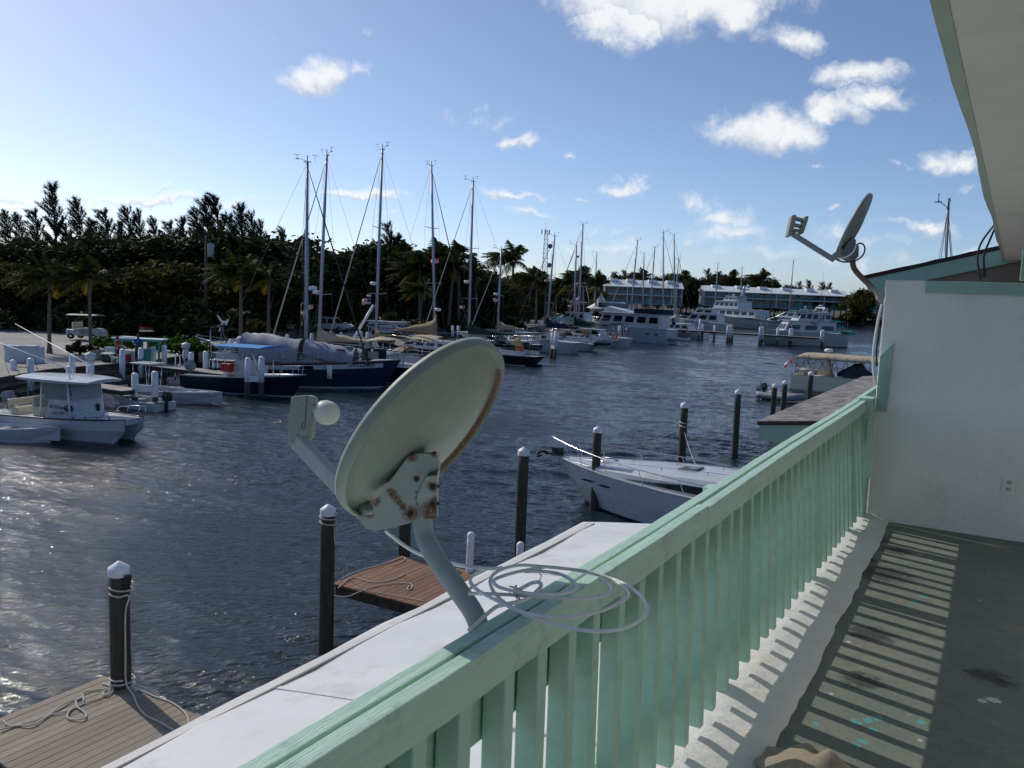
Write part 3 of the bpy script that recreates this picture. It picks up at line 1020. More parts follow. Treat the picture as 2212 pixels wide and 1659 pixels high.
sr = thing('shingle_roof', 'weathered grey shingle roof with brown drip edge beyond the railing', 'roof', (-3, 25, 4))
P0 = (-3, 25, 4)
k0 = at(1637, 911, 4.2)
ya, yb = k0.y, 34.0
slope = 0.11
g = MB(P0)
rs = random.Random(21)
ncol = 18
for c in range(ncol):
    x0 = k0.x + c * 0.21
    y = ya - rs.uniform(0, .01)
    while y < yb:
        ln = 0.30 + rs.uniform(-.03, .05)
        z0, z1 = 4.2 + slope * (x0 - k0.x), 4.2 + slope * (x0 + .27 - k0.x)
        dz = rs.uniform(0, .007)
        g.box((x0 + .11, y + ln / 2, (z0 + z1) / 2 + dz + 0.004), (0.24, ln - .008, 0.012), rot=Matrix.Rotation(-math.atan(slope) + 0.02, 3, 'Y'))
        y += ln
g.build('shingles', SHINGLE, sr)
g = MB(P0)
g.prism([(k0.x - .01, ya - .03, 4.13), (k0.x + 3.8, ya - .03, 4.13 + 3.8 * slope), (k0.x + 3.8, ya - .03, 4.195 + 3.8 * slope), (k0.x - .01, ya - .03, 4.195)], (0, yb - ya, 0))
g.build('drip_edge', mat('brown_drip_edge', (0.05, 0.03, 0.028), 0.7), sr)
g = MB(P0)
g.prism([(k0.x + .04, ya, 3.80), (k0.x + 3.7, ya, 3.80), (k0.x + 3.7, ya, 4.128 + 3.7 * slope), (k0.x + .04, ya, 4.128)], (0, yb - ya - .1, 0))
g.build('fascia', mat('pale_teal_fascia_board', (0.30, 0.45, 0.40), 0.6, var=0.05), sr)
for y in (ya + .3, (ya + yb) / 2, yb - .4):
    g = MB(P0)
    g.box((k0.x + .35, y, 2.4), (0.14, 0.14, 2.8))
    g.build('post', TEAL, sr)

# towel lying on the floor against the curb
tc = at(1762, 1668, FZ + 0.05)
g = MB((tc.x, tc.y, FZ))
rs = random.Random(6)
N = 60
vs, fs = [], []
from mathutils import noise as mnoise
for j in range(N + 1):
    for i in range(N + 1):
        u, v = i / N * 2 - 1, j / N * 2 - 1
        e = max(abs(u), abs(v))
        rr = math.hypot(u, v)
        x = tc.x + 0.20 * u * (1 + 0.15 * mnoise.noise((u * 2, v * 2, 1)))
        y = tc.y + 0.16 * v * (1 + 0.15 * mnoise.noise((u * 2, v * 2, 7)))
        h = 0.125 * max(0, 1 - rr ** 2.2) * (0.80 + 0.55 * mnoise.noise((u * 1.7 + 3, v * 1.3, 0))) + 0.03 * mnoise.noise((u * 3.2, v * 2.4, 5)) * (1 - e * e)
        vs.append((x, y, FZ + 0.012 + max(0, h)))
for j in range(N):
    for i in range(N):
        a = j * (N + 1) + i
        fs.append((a, a + 1, a + N + 2, a + N + 1))
g.add(vs, fs, True)
tw = g.build('towel', mat('tan_terry_cloth', (0.66, 0.55, 0.41), 0.95, var=0.12, scale=60, bump=1.0, bscale=300), fix=False)
md = tw.modifiers.new('thick', 'SOLIDIFY')
md.thickness = 0.012
tag(tw, 'crumpled tan terry towel on the balcony floor by the curb', 'towel')

# ---------------------------------------------------------------- near pilings and docks
def piling(p, zb, zt, r=0.135, name='mooring_pile', label='', group=None, cap='cone', body=PILE):
    rs = random.Random(int(p[0] * 100 + p[1]))
    T = thing(name, label, 'piling', (p[0], p[1], 0), 0, group)
    g = MB((p[0], p[1], 0))
    k = 8
    lx, ly = rs.uniform(-.012, .012), rs.uniform(-.012, .012)
    g.tube([(p[0] + lx * (zz - zb), p[1] + ly * (zz - zb), zz) for zz in [zb + (zt - zb) * i / k for i in range(k + 1)]], [r * (1.06 - 0.07 * i / k) for i in range(k + 1)], 18)
    g.build('shaft', body, T)
    cx, cy = p[0] + lx * (zt - zb), p[1] + ly * (zt - zb)
    g = MB((p[0], p[1], 0))
    q = r * 1.08
    if cap == 'cone':
        g.lathe([(q, zt - 0.10), (q, zt + 0.01), (q * .97, zt + 0.02), (q * .12, zt + 0.105), (0, zt + 0.11)], (cx, cy, 0), 20)
    else:
        g.lathe([(q, zt - 0.06), (q, zt), (q * .8, zt + q * .45), (q * .4, zt + q * .72), (0, zt + q * .8)], (cx, cy, 0), 16)
    g.build('cap', PILECAP, T)
    return T


def pile_px(xb, yb, zb_ref, ytop, label, group='dark timber pilings along the near side', dep=None, zb=-1.0, **kw):
    p = at(xb, yb, zb_ref) if dep is None else atd(xb, yb, dep)
    zt = ztop(p, ytop) - 0.11
    piling(p, zb, zt, label=label, group=group, **kw)
    return p, zt


q1, z1 = pile_px(264, 1482, 1.0, 1212, 'dark timber piling with white cone cap and tied rope on the grey dock corner')
q2, z2 = pile_px(706, 1292, 1.0, 1089, 'dark timber piling with white rope wound under its cap beside the brown dock')
q3, z3 = pile_px(874, 1196, 1.0, 1060, 'reddish brown piling at the far corner of the brown dock behind the dish')
q4, z4 = pile_px(1122, 1190, 0, 965, 'tall dark piling with white cone cap right of the dish, standing alone in water', dep=21.5)
q5, z5 = pile_px(1283, 1102, 0, 920, 'dark piling with white cone cap standing in front of the cruiser bow')
q6, z6 = pile_px(1473, 1000, 0, 868, 'dark piling wound with white rope behind the cruiser', dep=31.5)
q7, z7 = pile_px(1587, 990, 0, 841, 'slim dark piling alone in the water above the railing', dep=38)
q8, z8 = pile_px(1668, 893, 0, 828, 'left one of two dark pilings by the shingle roof', dep=45)
q9, z9 = pile_px(1690, 883, 0, 821, 'right one of two dark pilings by the shingle roof', dep=45.5)
q10, z10 = pile_px(1748, 865, 0, 802, 'dark piling in front of the tan canopied boat', dep=46)
for xb, yb, yt, lab in [(1013, 1235, 1149, 'thin white plastic post at the edge of the brown dock'), (1121, 1230, 1170, 'thin white plastic post beside the tall dark piling')]:
    p = at(xb, yb, 1.0)
    piling(p, 0.2, ztop(p, yt) - .06, r=0.075, name='plastic_post', label=lab, cap='dome', body=PILECAP)


def plank_deck(name, label, x0, x1, y0, y1, z, material, w=0.14, along='y', joist=True, gap=0.010):
    T = thing(name, label, 'dock', ((x0 + x1) / 2, (y0 + y1) / 2, z))
    o = ((x0 + x1) / 2, (y0 + y1) / 2, z)
    rs = random.Random(int(abs(x0 * 10 + y0)))
    g = MB(o)
    if along == 'y':
        x = x0
        while x < x1 - 0.02:
            g.box((x + w / 2, (y0 + y1) / 2 + rs.uniform(-.012, .012), z - 0.019 + rs.uniform(-.002, .002)), (w - gap, y1 - y0, 0.038))
            x += w
    else:
        y = y0
        while y < y1 - 0.02:
            g.box(((x0 + x1) / 2 + rs.uniform(-.012, .012), y + w / 2, z - 0.019 + rs.uniform(-.002, .002)), (x1 - x0, w - gap, 0.038))
            y += w
    g.build('deck_boards', material, T)
    g = MB(o)
    if along == 'y':
        for yy in (y0 + .12, (y0 + y1) / 2, y1 - .12):
            g.box(((x0 + x1) / 2, yy, z - 0.15), (x1 - x0 - .04, 0.06, 0.22))
        for xx in (x0 + .08, x1 - .08):
            g.box((xx, (y0 + y1) / 2, z - 0.155), (0.05, y1 - y0 - .3, 0.2))
    else:
        for xx in (x0 + .12, (x0 + x1) / 2, x1 - .12):
            g.box((xx, (y0 + y1) / 2, z - 0.15), (0.06, y1 - y0 - .04, 0.22))
    g.build('joists', DARKWOOD, T)
    return T


plank_deck('finger_dock', 'weathered grey plank dock below the balcony at lower left', -11.03, -4.0, 5.62, 7.72, 1.0, DECK)
plank_deck('finger_dock', 'reddish brown plank dock behind the near satellite dish', -11.1, -4.0, 12.72, 14.98, 1.0, DECKBROWN)
g = MB((-2, 20, 0))
g.box((-0.8, 16, 0.4), (6.3, 40, 1.16))
tag(g.build('near_quay', CONCRETE), kind='structure')

# ropes on the docks
c3 = crop(0, 1600, 1.956)


def rope(name, label, pts, r=0.012, n=7, k=6, o=None, m=None):
    P = smooth_path(pts, k)
    g = MB(o or P[0])
    g.tube(P, r, n)
    return tag(g.build(name, m or ROPE), label, 'rope')


zr = 1.018
rope('dock_rope', 'pale rope lying in loose loops on the grey dock', [at(*c3(x, y), zr + .012 * (i % 2)) for i, (x, y) in enumerate([(640, 1130), (690, 1150), (705, 1180), (660, 1205), (640, 1185), (690, 1165), (600, 1170), (510, 1190), (520, 1215), (470, 1235), (510, 1215), (520, 1240), (470, 1270), (420, 1320), (440, 1355), (520, 1350), (535, 1320), (480, 1275), (465, 1235), (380, 1270), (290, 1340), (200, 1390), (100, 1395), (0, 1420)])])
rope('dock_rope', 'second pale rope stretched beside the looped one on the grey dock', [at(*c3(x, y), zr) for x, y in [(700, 1165), (640, 1215), (540, 1250), (430, 1300), (300, 1330), (180, 1375), (60, 1395), (20, 1360)]], 0.010)
wr = [(q1.x + 0.155 * math.cos(a * .9), q1.y + 0.155 * math.sin(a * .9), z1 - 0.20 - 0.012 * a) for a in range(0, 15)]
rope('mooring_rope', 'white rope tied round the grey dock piling and trailing over the boards', wr + [tuple(at(*c3(826, 700), 0) + (EYE - at(*c3(826, 700), 0)) * 0.0) for _ in []] + [(q1.x + .15, q1.y - .05, z1 - .6), (q1.x + .16, q1.y - .06, 1.5), (q1.x + .17, q1.y - .06, 1.12)] + [tuple(at(*c3(x, y), zr)) for x, y in [(830, 1200), (860, 1270), (910, 1330), (990, 1370), (1060, 1410), (1110, 1445)]], 0.013)
rope('mooring_rope', 'thin rope crossing the end of the grey dock to the roof edge', [at(*c3(x, y), zr) for x, y in [(835, 1180), (870, 1172), (960, 1210), (1060, 1245), (1130, 1290), (1170, 1340), (1180, 1390), (1200, 1410)]], 0.011)
rope('mooring_rope', 'frayed rope wound around the foot of the grey dock piling', [(q1.x + 0.165 * math.cos(a * .8), q1.y + 0.165 * math.sin(a * .8), 1.03 + 0.008 * a) for a in range(0, 16)], 0.014)
wr = [(q2.x + 0.150 * math.cos(a * .9), q2.y + 0.150 * math.sin(a * .9), z2 - 0.06 - 0.014 * a) for a in range(0, 16)]
rope('mooring_rope', 'white rope wound below the cap of the piling by the brown dock', wr, 0.013)
rope('mooring_rope', 'thin white line hanging from the brown dock piling', [(q2.x + .14, q2.y, z2 - .2), (q2.x + .17, q2.y + .02, 2.0), tuple(at(*k4(380, 330), 1.6)), tuple(at(*k4(420, 480), zr)), tuple(at(*k4(480, 540), zr)), tuple(at(*k4(600, 565), zr)), tuple(at(*k4(740, 590), zr)), tuple(at(*k4(900, 620), zr))], 0.008)
rope('dock_rope', 'pale rope snaking over the brown dock boards', [at(*k4(x, y), zr) for x, y in [(345, 540), (400, 490), (450, 470), (520, 490), (600, 500), (700, 480), (765, 450)]], 0.010)
rope('dock_rope', 'pale rope curled at its end on the brown dock', [at(*k4(x, y), zr) for x, y in [(270, 540), (310, 580), (400, 590), (480, 560), (560, 530), (680, 508), (780, 505), (810, 520), (800, 545), (780, 540), (790, 520)]], 0.010)
rope('dock_rope', 'short rope by the far edge of the brown dock', [at(*k4(x, y), zr) for x, y in [(360, 480), (450, 440), (560, 405), (680, 370), (750, 345), (765, 360), (720, 385), (690, 395)]], 0.010)
rope('mooring_rope', 'white rope wound around the piling behind the cruiser', [(q6.x + 0.16 * math.cos(a * .9), q6.y + 0.16 * math.sin(a * .9), z6 - 0.55 - 0.018 * a) for a in range(0, 18)], 0.02)
g = MB((q1.x, q1.y, z1))
Xs = Matrix.Rotation(R(12), 3, 'Y')
g.box((q1.x + .14, q1.y - .02, z1 - .22), (0.05, 0.09, 0.34), rot=Xs)
tag(g.build('electrical_box', BLACK, bevel=0.006), 'small black box fixed to the grey dock piling', 'box')

# ================================================================ boats
GEL = mat('white_gelcoat', (0.50, 0.515, 0.54), 0.25, var=0.03, scale=2, dirt=(0.5, 0.48, 0.42), dirt_amt=0.25, dirt_scale=1.5)
GELCREAM = mat('cream_gelcoat', (0.62, 0.57, 0.44), 0.35, var=0.05, scale=2)
GELGREY = mat('grey_gelcoat', (0.20, 0.22, 0.24), 0.3, var=0.05, scale=2)
NAVY = mat('navy_hull_paint', (0.007, 0.012, 0.032), 0.25, var=0.08, scale=2)
BLUEHULL = mat('blue_hull_paint', (0.012, 0.022, 0.055), 0.3, var=0.08, scale=2)
BLACKHULL = mat('black_hull_paint', (0.014, 0.015, 0.018), 0.3, var=0.1, scale=2)
BOOT = mat('boot_stripe', (0.5, 0.52, 0.54), 0.4)
ANTIFOUL = mat('dark_bottom_paint', (0.02, 0.02, 0.025), 0.7)
TINT = mat('tinted_glass', (0.012, 0.014, 0.018), 0.08, var=0.02)
CLEAR = mat('clear_vinyl', (0.26, 0.27, 0.27), 0.2, var=0.15, scale=8)
CANVASGREY = mat('grey_canvas', (0.27, 0.28, 0.33), 0.9, var=0.1, scale=4, bump=0.3, bscale=8)
CANVASTAN = mat('tan_canvas', (0.46, 0.37, 0.26), 0.9, var=0.1, scale=4, bump=0.3, bscale=8)
CANVASBROWN = mat('brown_canvas', (0.24, 0.18, 0.12), 0.9, var=0.12, scale=4, bump=0.3, bscale=8)
CANVASYELLOW = mat('yellow_canvas', (0.40, 0.29, 0.12), 0.9, var=0.12, scale=4, bump=0.3, bscale=8)
CANVASGREEN = mat('dark_green_canvas', (0.012, 0.04, 0.03), 0.9, var=0.15, scale=4)
CANVASNAVY = mat('navy_canvas', (0.014, 0.02, 0.045), 0.9, var=0.15, scale=4)
CANVASBLUE = mat('bright_blue_canvas', (0.03, 0.24, 0.55), 0.8, var=0.1, scale=4)
CANVASTEAL = mat('teal_canvas', (0.01, 0.28, 0.26), 0.85, var=0.1, scale=4)
WIRE = mat('rigging_wire', (0.10, 0.10, 0.11), 0.4, metal=0.6)
FURL = mat('furled_sail_pale', (0.40, 0.40, 0.38), 0.85, var=0.15, scale=10)
FURLDARK = mat('furled_sail_dark', (0.05, 0.035, 0.03), 0.85, var=0.2, scale=10)
TEAK = mat('teak', (0.24, 0.13, 0.06), 0.6, var=0.25, scale=8, st=(1, 8, 8))
RED = mat('red_paint', (0.42, 0.02, 0.015), 0.5, var=0.1)
ORANGE = mat('orange_plastic', (0.62, 0.12, 0.02), 0.5)
YELLOW = mat('yellow_plastic', (0.62, 0.42, 0.02), 0.5)


def flag_mat(kind):
    m, t, b, co = new_mat('flag_' + kind)
    s = t.n('SeparateXYZ')
    t.put(s.inputs[0], t.n('TexCoord').outputs['Generated'])
    u, v = s.outputs[0], s.outputs[2]
    if kind == 'stripes':
        st = t.math('GREATER_THAN', t.math('FRACT', t.math('MULTIPLY', v, 6.5)), 0.5)
        c = t.mix(st, (0.55, 0.02, 0.03), (0.75, 0.75, 0.75))
        can = t.math('MULTIPLY', t.math('LESS_THAN', u, 0.42), t.math('GREATER_THAN', v, 0.46))
        c = t.mix(can, c, (0.02, 0.03, 0.16))
    elif kind == 'leaf':
        k = t.math('GREATER_THAN', t.math('ABSOLUTE', t.math('SUBTRACT', u, 0.5)), 0.25)
        d = t.math('ADD', t.math('ABSOLUTE', t.math('SUBTRACT', u, 0.5)), t.math('MULTIPLY', t.math('ABSOLUTE', t.math('SUBTRACT', v, 0.5)), 0.5))
        k = t.math('MAXIMUM', k, t.math('LESS_THAN', d, 0.13))
        c = t.mix(k, (0.75, 0.75, 0.75), (0.6, 0.02, 0.02))
    elif kind == 'ensign':
        can = t.math('MULTIPLY', t.math('LESS_THAN', u, 0.5), t.math('GREATER_THAN', v, 0.5))
        c = t.mix(can, (0.03, 0.04, 0.2), t.mix(t.math('LESS_THAN', t.math('ABSOLUTE', t.math('SUBTRACT', u, 0.25)), 0.06), (0.55, 0.5, 0.55), (0.6, 0.02, 0.03)))
    else:
        k = t.math('MAXIMUM', t.math('LESS_THAN', t.math('ABSOLUTE', t.math('SUBTRACT', u, 0.5)), 0.11), t.math('LESS_THAN', t.math('ABSOLUTE', t.math('SUBTRACT', v, 0.5)), 0.13))
        c = t.mix(k, (0.6, 0.03, 0.02), (0.75, 0.75, 0.75))
    t.put(b.inputs['Base Color'], c)
    b.inputs['Roughness'].default_value = 0.8
    return m


FLAG = {k: flag_mat(k) for k in ('stripes', 'leaf', 'ensign', 'cross')}


def flag(parent, p, w, h, kind, dirv=(-1, 0, 0), name='flag', top=True):
    """a waving cloth, hoisted at p, flying towards dirv"""
    p, d = Vector(p), Vector(dirv).normalized()
    n = d.cross(Vector((0, 0, 1)))
    g = MB(p) if parent is None else MB()
    vs, fs = [], []
    N = 8
    for i in range(N + 1):
        t = i / N
        off = n * (0.10 * w * math.sin(t * 7.0)) - Vector((0, 0, 0.25 * h * t * t))
        for k in (0, 1):
            vs.append(p + d * (w * t) + off + Vector((0, 0, -h * k + 0.0)))
    for i in range(N):
        fs.append((2 * i, 2 * i + 2, 2 * i + 3, 2 * i + 1))
    g.add(vs, fs, True)
    o = g.build(name, FLAG[kind], parent, fix=False)
    md = o.modifiers.new('thick', 'SOLIDIFY')
    md.thickness = 0.006
    return o


def half_beam(t, B, sw=0.82, full=0.42, p=2.2):
    if t < full:
        q = t / full
        return B / 2 * (sw + (1 - sw) * math.sin(q * math.pi / 2))
    q = (t - full) / (1 - full)
    return B / 2 * max(0.015, 1 - q ** p)


def hull_rings(L, B, fs, fb, draft=0.45, rake=0.09, sw=0.82, p=2.2, chine=0.8, n=18, x0=0.0, srake=0.0):
    """stations from stern to bow; each ring runs port sheer - keel - starboard sheer. bow is +x"""
    rings = []
    for i in range(n + 1):
        t = i / n
        hb = half_beam(t, B, sw, p=p)
        sheer = fs + (fb - fs) * t ** 1.7
        xs = x0 + L * t
        hw = hb * (0.92 - 0.35 * t ** 3) * chine / 0.8
        kx = -rake * L * t ** 5 * 1.0 + srake * (1 - t) ** 8
        pts = []
        for (w, z, f) in ((hb, sheer, 0), (hb * 0.99, sheer - 0.07, 0.08), (hb * .55 + hw * .45, sheer * 0.5, 0.5), (hw, 0.10, 0.92), (hw * .96, -0.06, 1.0), (hw * .5, -draft * .7, 1.25), (0.001, -draft * (1 - .6 * t ** 4), 1.35)):
            pts.append((xs + kx * f, w, z))
        rings.append(pts + [(x, -w, z) for (x, w, z) in pts[-2::-1]])
    return rings


def hull_parts(T, L, B, fs, fb, m_top, m_deck=GEL, stripe=None, boot=None, **kw):
    rings = hull_rings(L, B, fs, fb, **kw)
    g = MB()
    n = len(rings[0])
    for i in range(len(rings) - 1):
        for k in range(n - 1):
            kk = min(k, n - 2 - k)
            g.cm = 0 if kk > 0 else 1
            if kk == 3:
                g.cm = 2
            if kk > 3:
                g.cm = 3
            g.add([rings[i][k], rings[i + 1][k], rings[i + 1][k + 1], rings[i][k + 1]], [(0, 1, 2, 3)], kk < 4 and kk > 0)
    g.cm = 0
    g.add(rings[0], [tuple(range(n))])
    hull = g.build('hull', [m_top, stripe or m_top, boot or BOOT, ANTIFOUL], T)
    g = MB()
    for i in range(len(rings) - 1):
        a, b = rings[i], rings[i + 1]
        s = 0.94
        g.add([(a[0][0], a[0][1] * s, a[0][2] - .03), (b[0][0], b[0][1] * s, b[0][2] - .03), (b[0][0], -b[0][1] * s, b[0][2] - .03), (a[0][0], -a[0][1] * s, a[0][2] - .03)], [(0, 1, 2, 3)])
        for sg in (1, -1):
            g.add([(a[0][0], sg * a[0][1], a[0][2] + .004), (b[0][0], sg * b[0][1], b[0][2] + .004), (b[0][0], sg * b[0][1] * s, b[0][2] - .03), (a[0][0], sg * a[0][1] * s, a[0][2] - .03)], [(0, 1, 2, 3)])
    g.build('deck', m_deck, T)
    return rings


def sheer_at(rings, x):
    for i in range(len(rings) - 1):
        a, b = rings[i][0], rings[i + 1][0]
        if a[0] <= x <= b[0]:
            t = (x - a[0]) / (b[0] - a[0])
            return a[1] + (b[1] - a[1]) * t, a[2] + (b[2] - a[2]) * t
    q = rings[-1][0] if x > rings[-1][0][0] else rings[0][0]
    return q[1], q[2]


def guard_rail(T, rings, xa, xb, h=0.6, step=1.5, name='guard_rail', m=STEEL, r=0.014, both=True, bow=True, mid=True):
    g = MB()
    n = max(2, int((xb - xa) / step))
    for sg in ((1, -1) if both else (1,)):
        tops = []
        for i in range(n + 1):
            x = xa + (xb - xa) * i / n
            w, z = sheer_at(rings, x)
            w = max(w * .93, .03)
            g.tube([(x, sg * w, z), (x + .04, sg * w * .98, z + h)], r, 6)
            tops.append((x + .04, sg * w * .98, z + h))
        if bow:
            tops.append((xb + .35, 0, tops[-1][2] + .06))
        g.tube(tops, r, 6)
        if mid:
            g.tube([(x, y, z - h * .5) for x, y, z in tops], r * .5, 5)
    return g.build(name, m, T)


def text(parent, s, loc, size, xdir, updir, m, name='lettering'):
    cu = bpy.data.curves.new(name, 'FONT')
    cu.body = s
    cu.size = size
    cu.extrude = 0.004
    cu.align_x = 'CENTER'
    cu.materials.append(m)
    tmp = bpy.data.objects.new(name, cu)
    COL.objects.link(tmp)
    me = bpy.data.meshes.new_from_object(tmp.evaluated_get(bpy.context.evaluated_depsgraph_get()))
    bpy.data.objects.remove(tmp)
    o = bpy.data.objects.new(name, me)
    COL.objects.link(o)
    o.parent = parent
    x = Vector(xdir).normalized()
    u = Vector(updir).normalized()
    z = x.cross(u)
    M4 = Matrix((x, u, z)).transposed().to_4x4()
    M4.translation = Vector(loc)
    o.matrix_local = M4
    return o


def cabin(T, rings, xa, xb, w, h, m=GEL, slope_f=0.5, slope_a=0.1, inset=.85, name='cabin', base=None, win=True, winh=(0.35, 0.75), wm=TINT, nwin=4):
    zb = base if base is not None else sheer_at(rings, (xa + xb) / 2)[1] - 0.04
    r0 = [(xa, w / 2, zb), (xb, w / 2 * .8, zb), (xb, -w / 2 * .8, zb), (xa, -w / 2, zb)]
    xa2, xb2 = xa + slope_a, xb - slope_f
    r1 = [(xa2, w / 2 * inset, zb + h), (xb2, w / 2 * .72 * inset, zb + h), (xb2, -w / 2 * .72 * inset, zb + h), (xa2, -w / 2 * inset, zb + h)]
    g = MB()
    g.loft([r0, r1])
    o = g.build(name, m, T, bevel=min(0.06, h * .15))
    if win:
        g = MB()
        for sg in (0, 1):
            a0, b0 = Vector(r0[0 if not sg else 3]), Vector(r0[1 if not sg else 2])
            a1, b1 = Vector(r1[0 if not sg else 3]), Vector(r1[1 if not sg else 2])
            out = Vector((0, 0.012 if not sg else -0.012, 0.004))
            for k in range(nwin):
                u0, u1 = (k + .15) / nwin, (k + .85) / nwin
                lo = [a0.lerp(b0, u).lerp(a1.lerp(b1, u), winh[0]) + out for u in (u0, u1)]
                hi = [a0.lerp(b0, u).lerp(a1.lerp(b1, u), winh[1]) + out for u in (u1, u0)]
                g.prism(lo + hi, out * -0.6)
        f0, f1 = Vector(r0[1]), Vector(r0[2])
        h0, h1 = Vector(r1[1]), Vector(r1[2])
        out = Vector((0.014, 0, 0.006))
        for u0, u1 in ((.08, .48), (.52, .92)):
            g.prism([f0.lerp(f1, u0).lerp(h0.lerp(h1, u0), winh[0]) + out, f0.lerp(f1, u1).lerp(h0.lerp(h1, u1), winh[0]) + out, f0.lerp(f1, u1).lerp(h0.lerp(h1, u1), winh[1] + .05) + out, f0.lerp(f1, u0).lerp(h0.lerp(h1, u0), winh[1] + .05) + out], out * -.6)
        g.build('windows', wm, T)
    return zb + h


def masthead(mast, top, rs):
    g = MB()
    x, y, z = top
    g.tube([(x - .25, y, z), (x + .25, y, z + .02)], .035, 6)
    g.tube([(x, y, z), (x, y, z + .45)], .03, 6)
    s = rs.choice((-1, 1))
    g.tube([(x, y, z + .05), (x + s * .75, y + .3, z + .28)], .015, 5)
    g.tube([(x + s * .75, y + .3, z + .2), (x + s * .75, y + .3, z + .55)], .015, 5)
    for a in range(3):
        g.tube([(x + s * .75, y + .3, z + .22), (x + s * .75 + .14 * math.cos(a * 2.1), y + .3 + .14 * math.sin(a * 2.1), z + .22)], .022, 5)
    g.tube([(x + s * .55, y + .3, z + .52), (x + s * 1.0, y + .3, z + .52)], .014, 5)
    g.tube([(x - s * .5, y, z), (x - s * .5, y, z + .5)], .010, 5)
    g.tube([(x - s * .75, y, z + .42), (x - s * .3, y, z + .46)], .014, 5)
    g.build('wind_instruments', BLACK, mast)


def sailboat(label, xt, yt, xb, yb, dep, head, L, hullm=GEL, cover=CANVASTAN, furl=FURL, B=None, fb=1.05, cover_fat=1.0, boom_aft=True, spread=(0.42, 0.68), radar=None, flags=(), group='sailing boats moored along the far quay', bimini=None, hull_x=0.0, stay_r=0.055, detail=True, furl_end=None, mizzen=False, boat=True, dinghy=None, mr=0.115):
    pb, pt = atd(xb, yb, dep), atd(xt, yt, dep)
    # foot of the mast at deck height
    k = (1.0 - pt.z) / (pb.z - pt.z)
    foot = pt + (pb - pt) * k
    T = thing('sailboat', label, 'sailboat', (foot.x, foot.y, 0), head, group)
    Rm = Matrix.Rotation(-head, 3, 'Z')

    def loc(p):
        return Rm @ (Vector(p) - Vector((foot.x, foot.y, 0)))
    B = B or L * 0.29
    rs = random.Random(int(xt * 7 + yt))
    x0 = -0.56 * L + hull_x
    top = loc(pt)
    rings = hull_parts(T, L, B, fb * .88, fb * 1.12, hullm, m_deck=GEL, rake=.10, x0=x0, sw=.52, srake=.9, stripe=TEAK if hullm in (BLACKHULL, BLUEHULL) else GEL)
    zc = cabin(T, rings, x0 + .30 * L, x0 + .70 * L, B * .62, .5, slope_f=.7, winh=(.3, .75), nwin=5)
    zd = fb
    # cockpit coaming and dodger
    for s_ in (1, -1):
        g = MB()
        g.loft([[(x0 + .06 * L, s_ * B * .34, zd - .1), (x0 + .06 * L, s_ * B * .30, zd + .28), (x0 + .06 * L, s_ * B * .24, zd + .28), (x0 + .06 * L, s_ * B * .24, zd - .1)], [(x0 + .30 * L, s_ * B * .36, zd - .1), (x0 + .30 * L, s_ * B * .32, zd + .35), (x0 + .30 * L, s_ * B * .26, zd + .35), (x0 + .30 * L, s_ * B * .26, zd - .1)]])
        g.build('coaming', GEL, T)
    if bimini is not None:
        g = MB()
        rr = []
        for i in range(5):
            x = x0 + (.08 + .22 * i / 4) * L
            ring = []
            for j in range(7):
                a = -1 + j / 3
                ring.append((x, a * B * .36, zd + 2.05 - .28 * a * a - .06 * (i - 2) ** 2 * .5))
            rr.append(ring)
        g.loft([r + [(x, y, z - .04) for x, y, z in r[::-1]] for r in rr], smooth=False)
        bo = g.build('bimini', bimini, T)
        g = MB()
        for x in (x0 + .09 * L, x0 + .19 * L, x0 + .29 * L):
            for s in (1, -1):
                g.tube([(x0 + .19 * L + (x - x0 - .19 * L) * .4, s * B * .38, zd + .2), (x, s * B * .35, zd + 1.76)], .014, 5)
        g.build('bimini_frame', STEEL, bo)
    if detail:
        g = MB()
        rr = []
        for i in range(4):
            x = x0 + (.30 + .035 * i) * L
            hgt = (1.05, 1.15, .95, .5)[i]
            rr.append([(x, a * B * .30, zd + .25 + (hgt - .25) * (1 - a * a * .5)) for a in (-1, -.6, 0, .6, 1)])
        g.loft([r + [(x, y, z - .03) for x, y, z in r[::-1]] for r in rr])
        g.build('spray_hood', cover if cover is not CANVASYELLOW else CANVASTAN, T)
        guard_rail(T, rings, x0 + .05 * L, x0 + .93 * L, h=.65, step=1.9)
        for k in range(5):
            g = MB()
            x = x0 + rs.uniform(.12, .85) * L
            g.box((x, rs.uniform(-.3, .3) * B, zd + rs.uniform(.2, .55)), (rs.uniform(.4, 1.0), rs.uniform(.3, .7), rs.uniform(.3, .7)), rs.uniform(0, 3))
            g.build('deck_bag', (CANVASNAVY, CANVASTAN, BLACK, CANVASBROWN, ORANGE)[k], T, bevel=.05)
        g = MB()
        g.tube([(x0 + .3, -B * .3, zd), (x0 + .25, -B * .3, zd + 1.9), (x0 + .25, B * .3, zd + 1.9), (x0 + .3, B * .3, zd)], .03, 6)
        g.build('stern_arch', STEEL, T)
        g = MB()
        g.box((x0 + .3, 0, zd + 1.97), (1.0, B * .62, .05))
        g.build('solar_panel', TINT, T)
    # mast
    g = MB()
    g.tube([(0, 0, zd - .2), tuple(top * .5 + Vector((0, 0, (zd - .2) * .5))), tuple(top)], [mr, mr, mr * .8], 10)
    mast = g.build('mast', ALU, T)

    def on(t):
        return Vector((0, 0, zd)).lerp(top, t)
    sp = []
    for t in spread:
        p = on(t)
        w = B * .30 * (1 - .25 * t)
        g = MB()
        g.tube([p + Vector((-.1, -w, .08)), p, p + Vector((-.1, w, .08))], .030, 6)
        g.build('spreader', ALU, mast)
        sp.append((t, w))
    masthead(mast, top, rs)
    # standing rigging
    g = MB()
